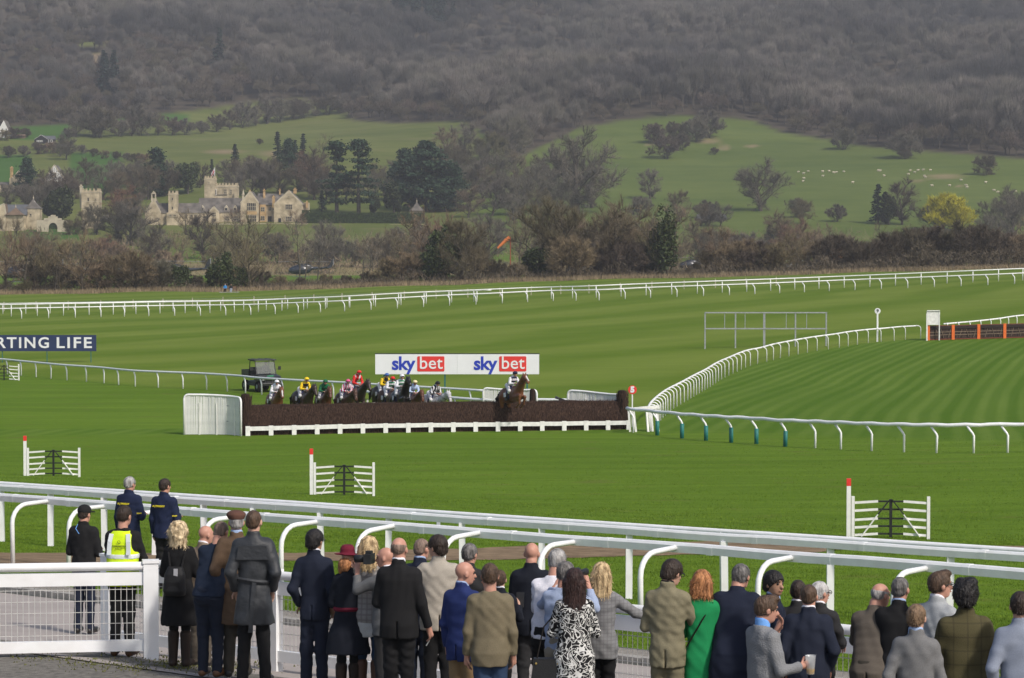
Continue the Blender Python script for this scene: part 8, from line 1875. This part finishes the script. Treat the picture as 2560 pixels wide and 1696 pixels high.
person('man in brown flat cap and long brown overcoat', 589, 1280, 25.6, yaw=.05, top='longcoat', tm='brown', bm='darkbrown', hair='flatcap', hm='grey', skin='ruddy', hem=.58, arms=('pocket', 'front'), head=(.15, 0), collar='shirtblue')
inf = person('tall man in belted dark leather trench coat', 632, 1277, 25.2, yaw=.0, top='longcoat', tm='leather', bm='black', hair='crop', hm='brown', skin='fair', hem=.62, arms=('pocket', 'pocket'), head=(-.2, 0), stance=.03)
B = inf['B']; b = MB(); b.tube([(.183 * math.cos(a), .01 + .140 * math.sin(a), 1.07 + .015 * math.sin(a * 2)) for a in [k_ * 6.2832 / 24 for k_ in range(25)]], .022, 5); b.build('belt', CL['leather'], inf['root'])
b = MB(); b.bar((.02, -.15, 1.06), (.0, -.165, .84), .045, .012, up=(0, -1, 0)); b.bar((.0, -.165, .84), (-.02, -.158, .55), .045, .012, up=(0, -1, 0)); b.build('belt_end', CL['leather'], inf['root'])
b = MB(); b.prism([(-.165, 1.29), (.165, 1.29), (.14, 1.43), (-.14, 1.43)], -.138, -.116); b.build('storm_flap', CL['leather'], inf['root'])
for sd in (-1, 1): b = MB(); b.bar((sd * .10, -.02, 1.485), (sd * .18, -.01, 1.455), .035, .012); b.build('shoulder_strap', CL['leather'], inf['root'])
inf = person('slim man in navy suit and sunglasses with both hands in his pockets', 786, 1326, 25, yaw=-.25, top='jacket', tm='navysuit', bm='navysuit', hair='full', hm='black', skin='tan', hem=.82, arms=('pocket', 'pocket'), head=(-.25, .0), collar='white', glasses=True, build=.92)
inf = person('woman in burgundy hat and flared navy coat with burgundy belt', 868, 1374, 25, yaw=-.1, top='coatflare', tm='darknavy', bm='black', hair='hat', hm='ginger', hem=.56, sex='f', arms=('front', 'front'), head=(-.35, -.1), legs='tights', shoes='bootdark')
b = MB(); b.tube([(.150 * math.cos(a), .122 * math.sin(a), 1.08) for a in [k_ * 6.2832 / 24 for k_ in range(25)]], .026, 6); b.build('belt', CL['burgundy'], inf['root'])
hv = Vox((-.14, -.2, 1.42), (.14, .1, 1.72), .012); hv.ell((-.02, -.075, 1.60), (.075, .06, .085), .02); hv.ell((-.07, -.04, 1.57), (.04, .05, .09), .02); hv.wrinkle(.006, 3, (.03, .06)); link('hair', hv.mesh('hair', HAIR['ginger']), inf['root'])
inf = person('woman with blonde hair in grey check jacket, jeans and brown boots', 922, 1345, 25.2, yaw=-.2, top='jacket', tm='plaid', bm='jeans', hair='wavy', hm='blonde', sex='f', hem=.86, arms=('front', 'front'), legs='jeans', shoes='boots', head=(-.2, 0), build=1.08)
u = Vox((-.25, -.22, .66), (.25, .22, .98), .0125); u.loft([(.70, 0, 0, .182, .142), (.80, 0, 0, .185, .14), (.92, 0, 0, .18, .132)], 0); u.wrinkle(.004, 4, (.06, .15)); X, Y_, Z = np.meshgrid(*u.ax, indexing='ij'); u.F = np.maximum(u.F, (.76 - .06 * np.cos(X * 9)) - Z); link('blouse', u.mesh('blouse', CL['dust']), inf['root'])
inf = person('bald old man in grey suit raising a camera to his eye', 962, 1370, 25, yaw=.75, top='jacket', tm='midgrey', bm='charcoal', hair='bald', skin='ruddy', arms=('cam', 'cam'), head=(.55, -.05), collar='white', face=True, hm='grey')
W = inf['A'][-1][2]; hd = inf['W'](inf['P'](0, .19, 1.655)); cmr = held('camera', 'black camera held to the eye of the bald old man', 'camera', inf, hd, .55); b = MB(); b.box((0, 0, 0), (.15, .075, .10)); b.box((0, 0, .06), (.06, .06, .04)); b.build('camera_body', DARKM, cmr); b = MB(); b.tube([(0, .03, -.005), (0, .15, -.005)], [.036, .042], 10); b.build('lens', DARKM, cmr, smooth=True)
inf = person('big man in black suit with bald patch holding a cigarette at his side', 997, 1345, 24.4, yaw=-.12, top='jacket', tm='black', bm='black', hair='ring', hm='stubble', skin='ruddy', hem=.80, arms=('front', 'smoke'), head=(-.2, 0), collar='white', build=1.12)
W = inf['A'][1][2]; cg = held('cigarette', 'lit white cigarette in the hand of the man in black suit', 'cigarette', inf, W + Vector((.0, .05, -.13))); b = MB(); b.tube([(0, 0, 0), (-.035, .02, -.055)], .006, 6); b.build('paper', mat('paper_white', (.7, .7, .68), .8, .03, 5), cg)
person('bald man in navy jacket behind the man in beige jacket', 1052, 1348, 26.2, yaw=-.3, top='jacket', tm='navy', bm='darkjeans', hair='thin', hm='stubble', skin='ruddy', head=(-.35, -.05), arms=('rail_low', 'rail_low'), collar='shirtblue', lean=.08)
person('man in beige jacket and glasses turning his face to the left', 1096, 1340, 25.4, yaw=.05, top='jacket', tm='beige', bm='black', hair='full', hm='dark', skin='fair', hem=.80, arms=('front', 'front'), head=(.85, 0), glasses=True, face=True, build=1.15)
person('grey haired man in dark jacket standing behind the bald man in blue', 1173, 1361, 26.2, yaw=-.2, top='jacket', tm='charcoal', bm='black', hair='short', hm='darkgrey', skin='ruddy', arms=('rail_low', 'rail_low'), head=(-.3, -.05))
person('bald man in royal blue blazer and tan trousers looking to the right', 1160, 1406, 24, yaw=-.55, top='jacket', tm='blazer', bm='khaki', hair='bald', skin='ruddy', hem=.78, arms=('down', 'chin'), head=(-.75, -.08), collar='shirtblue', face=True, hm='stubble', build=1.05)
inf = person('man in olive overshirt and blue jeans with phone in his hand', 1225, 1411, 23.6, yaw=.0, top='sweater', tm='olive', bm='jeans', hair='short', hm='brown', skin='ruddy', hem=.80, arms=('down', 'down'), head=(.05, 0), build=1.12)
inf = person('bald man in dark navy suit seen from behind beside the white shirt', 1329, 1358, 26.5, yaw=-.1, top='jacket', tm='darknavy', bm='charcoal', hair='bald', skin='ruddy', hem=.80, arms=('down', 'phone'), head=(-.1, -.1), build=1.1, lean=.05)
A_ = inf['A'][1]; ph = held('phone', 'dark phone held up left of the bald man in navy', 'phone', person('man in dark blazer hidden behind the olive overshirt holding up a phone', 1250, 1428, 25.6, yaw=-.2, top='jacket', tm='darknavy', bm='black', hair='short', hm='brown', arms=('front', 'phone'), collar='white'), A_[2] * 1.0 + Vector((0.0, .06, .07))); b = MB(); b.box((0, 0, 0), (.078, .01, .15), rx=-.2); b.build('case', DARKM, ph)
person('grey haired man in white shirt and black trousers leaning on the fence', 1392, 1374, 25.0, yaw=-.3, top='shirt', tm='white', bm='black', hair='short', hm='grey', skin='ruddy', hem=.93, lean=.30, hip=.05, arms=('rail', 'rail'), head=(-.15, -.1), build=1.12)
inf = person('man in pale blue shirt and beige trousers raising binoculars', 1413, 1406, 24.6, yaw=-.3, top='shirt', tm='paleblue', bm='trouserbeige', hair='short', hm='darkgrey', skin='ruddy', hem=.90, lean=.15, arms=('cam', 'cam'), head=(-.3, -.05), build=1.1)
hd = inf['W'](inf['P'](0, .2, 1.66)); bn = held('binoculars', 'black binoculars held by the man in pale blue shirt', 'binoculars', inf, hd, -.3)
for sd in (-1, 1): b = MB(); b.tube([(sd * .035, -.06, 0), (sd * .037, .0, 0), (sd * .045, .09, 0)], [.024, .026, .036], 9); b.build('barrel', DARKM, bn, smooth=True)
b = MB(); b.tube([(-.03, 0, 0), (.03, 0, 0)], .014, 6); b.build('bridge', DARKM, bn)
inf = person('woman with long dark hair in black dress with white squiggle pattern', 1436, 1426, 24.2, yaw=.0, top='dress', tm='squiggle', bm='black', hair='long', hm='auburn', sex='f', hem=.35, arms=('fold', 'fold'), legs='tights', shoes='bootdark', build=1.22, head=(-.1, 0))
hb_ = held('handbag', 'black leather handbag hanging beside the patterned dress', 'handbag', inf, (-.27, -.04, .88)); b = MB(); b.prism([(-.15, -.22), (.15, -.22), (.12, .02), (-.12, .02)], -.06, .06); b.build('bag', cloth('handbag', (.012, .012, .013), rough=.35, spec=.5), hb_); b = MB(); b.tube([(-.09, 0, .02), (-.03, .03, .30), (.14, .05, .50)], .007, 5); b.build('strap', CL['belt'], hb_)
for sx in (-.1, .1): b = MB(); b.ball((sx, -.065, -.02), .012, 6, 5); b.build('stud', mat('brass', (.5, .36, .12), .35, .05, 5, metal=.8), hb_)
person('woman with long wavy blonde hair in grey check blazer resting an arm on the fence', 1506, 1411, 25.4, yaw=-.2, top='jacket', tm='plaid2', bm='black', hair='wavy', hm='blonde', sex='f', hem=.76, arms=('fold', 'side'), head=(-.1, 0), build=1.05)
person('man in pale olive suit and glasses looking down', 1672, 1400, 24.8, yaw=-.25, top='jacket', tm='olivesuit', bm='olivetrouser', hair='full', hm='dark', skin='fair', hem=.78, arms=('front', 'phone'), head=(-.6, -.3), glasses=True, face=True, collar='black')
inf = person('woman with ginger bobbed hair in bright green coat', 1757, 1430, 25.2, yaw=-.15, top='coat', tm='green', bm='black', hair='bob', hm='ginger', sex='f', hem=.62, arms=('fold', 'fold'), head=(-.15, 0), lean=.08)
b = MB(); b.tube([inf['B'](.12, -.075, 1.47), inf['B'](.02, -.135, 1.30), inf['B'](-.14, -.128, 1.02)], .008, 5); b.build('bag_strap', CL['belt'], inf['root'])
person('large man in long navy overcoat leaning on the fence', 1848, 1412, 25.6, yaw=-.2, top='longcoat', tm='navy', bm='darkbrown', hair='short', hm='darkgrey', skin='ruddy', lean=.36, hip=.06, hem=.62, arms=('rail', 'rail'), head=(-.35, -.1), build=1.25)
person('dark haired man in dark jacket turning round to talk', 1945, 1431, 25.2, yaw=-1.5, top='jacket', tm='navy', bm='black', hair='full', hm='black', skin='tan', hem=.80, arms=('front', 'front'), head=(-.95, 0), face=True, collar='shirtblue')
person('man with cropped dark hair in charcoal jacket beside the talking man', 1999, 1452, 25.6, yaw=-.2, top='jacket', tm='charcoal', bm='black', hair='crop', hm='dark', skin='tan', arms=('rail_low', 'rail_low'), head=(-.1, 0), collar='white')
person('silver haired man in glasses behind the navy suit', 2054, 1457, 26, yaw=-.5, top='jacket', tm='charcoal', bm='black', hair='short', hm='white', skin='ruddy', arms=('rail_low', 'rail_low'), head=(-.5, 0), glasses=True, face=True, collar='white')
inf = person('young man in grey sweater with a plastic cup, hand at his mouth', 1917, 1492, 23.3, yaw=-1.05, top='sweater', tm='knit', bm='darkjeans', hair='quiff', hm='brown', skin='ruddy', hem=.90, arms=('chin', 'drink'), head=(-.35, -.15), face=True, collar='brightblue', build=1.02, side_lean=.0)
W = inf['A'][1][2]; cp = held('plastic_cup', 'clear plastic cup of beer in the hand of the man in grey sweater', 'cup', inf, W + Vector((.03, .085, .0)))
CUPM = mat('clear_plastic', (.8, .82, .82), .08, .02, 4, spec=.6, alpha=.32); BEER = mat('beer', (.62, .36, .06), .15, .1, 5, spec=.5, alpha=.9)
b = MB(); b.lathe([(.0, -.07), (.033, -.07), (.045, .085), (.047, .088), (.043, .085), (.031, -.066)], (0, 0, 0), 16); b.build('cup', CUPM, cp, smooth=True); b = MB(); b.lathe([(0, -.064), (.031, -.064), (.035, -.025), (0, -.025)], (0, 0, 0), 14); b.build('beer', BEER, cp)
person('broad man in navy suit with cropped brown hair beside the grey sweater', 2025, 1464, 24.8, yaw=-.1, top='jacket', tm='navysuit', bm='navysuit', hair='crop', hm='brown', skin='ruddy', hem=.80, arms=('pocket', 'pocket'), head=(-.15, -.05), collar='white', build=1.2)
person('balding man in brown jacket hunched over the fence', 2196, 1460, 25.6, yaw=-.35, top='jacket', tm='taupe', bm='darkbrown', hair='ring', hm='grey', skin='ruddy', hem=.76, lean=.34, hip=.06, arms=('rail', 'rail'), head=(-.6, -.05), face=True, build=1.1)
person('grey cropped man in black suit and blue collar beside the brown jacket', 2254, 1445, 25.6, yaw=-.3, top='jacket', tm='black', bm='black', hair='crop', hm='darkgrey', skin='ruddy', lean=.16, arms=('rail_low', 'rail_low'), head=(-.2, 0), collar='shirtblue', build=1.1)
person('short man in grey suit with light brown hair in front of the black suit', 2296, 1514, 23.8, yaw=-.25, top='jacket', tm='grey', bm='grey', hair='short', hm='light', skin='fair', hem=.78, arms=('pocket', 'front'), head=(-.2, 0), collar='shirtblue')
person('man in pale grey jacket and glasses with brown quiff in profile', 2355, 1432, 25.6, yaw=-.75, top='jacket', tm='palegrey', bm='midgrey', hair='quiff', hm='brown', skin='ruddy', lean=.10, arms=('rail', 'fold'), head=(-.55, 0), glasses=True, face=True, collar='white')
person('man with thick black hair in olive tweed jacket at the right corner', 2418, 1455, 24.4, yaw=-.05, top='jacket', tm='windowpane', bm='darkbrown', hair='bushy', hm='black', skin='fair', hem=.76, arms=('front', 'front'), head=(-.1, 0), build=1.15)
person('man in pale blue grey jacket cut by the right edge', 2556, 1482, 24.4, yaw=-.1, top='jacket', tm='bluegrey', bm='midgrey', hair='short', hm='dark', skin='fair', arms=('pocket', 'pocket'), head=(-.1, 0))
# people farther off
make_person('person in dark coat and black beanie standing behind the grey horse', 1090, 960, 0, yaw=math.pi, top='coat', tm='charcoal', bm='black', hair='beanie', hm='dark', skin='ruddy', arms=('down', 'down'), hem=.78, voxel=.024, Y=137.5, face=True)
bench = thing('bench', 'small wooden bench on a slab at the foot of the hedge', 'bench', ongp(573, 404)); WOODB = mat('bench_wood', (.16, .10, .065), .8, .15, 5)
b = MB(); b.box((0, 0, .04), (3.0, 1.4, .1)); b.build('slab', KERBM, bench)
for k_ in range(3): b = MB(); b.box((.15, -.18 + k_ * .16, .46), (2.0, .13, .04)); b.build('seat_slat', WOODB, bench)
for k_ in range(3): b = MB(); b.box((.15, .30, .62 + k_ * .15), (2.0, .04, .12)); b.build('back_slat', WOODB, bench)
for x in (-.8, 1.1): b = MB(); b.box((x, .05, .26), (.07, .5, .5)); b.box((x, .31, .6), (.07, .06, .9)); b.build('leg', WOODB, bench)
def seated(label, x, tm_, hm_, bm_):
    t = thing('person', label, 'person', Vector(bench.location) + Vector((x, 0, .0)), math.pi); v = Vox((-.4, -.4, 0), (.4, .75, 1.4), .03); v.k = .03
    v.cap((0, -.05, .56), (0, .0, .95), .11, .12); v.cap((0, 0, .98), (0, .02, 1.12), .05); v.ell((0, .03, 1.2), (.078, .095, .115))
    for s in (-1, 1): v.cap((s * .09, 0, .55), (s * .1, .42, .55), .075, .06); v.cap((s * .1, .42, .53), (s * .1, .42, .1), .055, .04); v.cap((s * .1, .42, .08), (s * .1, .58, .06), .04, .03); v.cap((s * .18, 0, .98), (s * .22, .1, .72), .05, .04); v.cap((s * .22, .1, .72), (s * .06, .32, .66), .038, .03)
    b = MB(); [hand_mesh(b, (s * .06, .32, .66), (-s * .5, .8, -.1), (0, .2, -1), s, .6) for s in (-1, 1)]
    link('body', v.mesh('body', SKIN['ruddy'], b), t); v = Vox((-.4, -.3, .4), (.4, .45, 1.15), .028); v.k = .04; v.cap((0, -.04, .56), (0, .0, .96), .17, .17)
    for s in (-1, 1): v.cap((s * .17, 0, .97), (s * .23, .1, .72), .08, .065); v.cap((s * .23, .1, .72), (s * .08, .29, .66), .06, .05)
    link('jacket', v.mesh('jacket', tm_), t); v = Vox((-.3, -.2, .05), (.3, .7, .75), .028)
    for s in (-1, 1): v.cap((s * .09, 0, .55), (s * .1, .42, .56), .095, .08); v.cap((s * .1, .42, .56), (s * .1, .42, .12), .075, .06)
    link('trousers', v.mesh('trousers', bm_), t); v = Vox((-.2, -.2, 1.0), (.2, .2, 1.4), .025); v.ell((0, .015, 1.225), (.092, .108, .112), 0); v.F = np.maximum(v.F, (1.2 - v.ax[2])[None, None, :] + .7 * (v.ax[1] - .02)[None, :, None]); link('hair', v.mesh('hair', hm_), t)
seated('white haired person in bright blue jacket sitting on the bench', -.62, mat('jacket_blue', (.03, .22, .52), .7, .08, 6), HAIR['white'], CL['black'])
seated('person in dark jacket and pale trousers sitting on the bench', .30, CL['charcoal'], HAIR['dark'], mat('trousers_pale', (.32, .40, .52), .8, .08, 6))
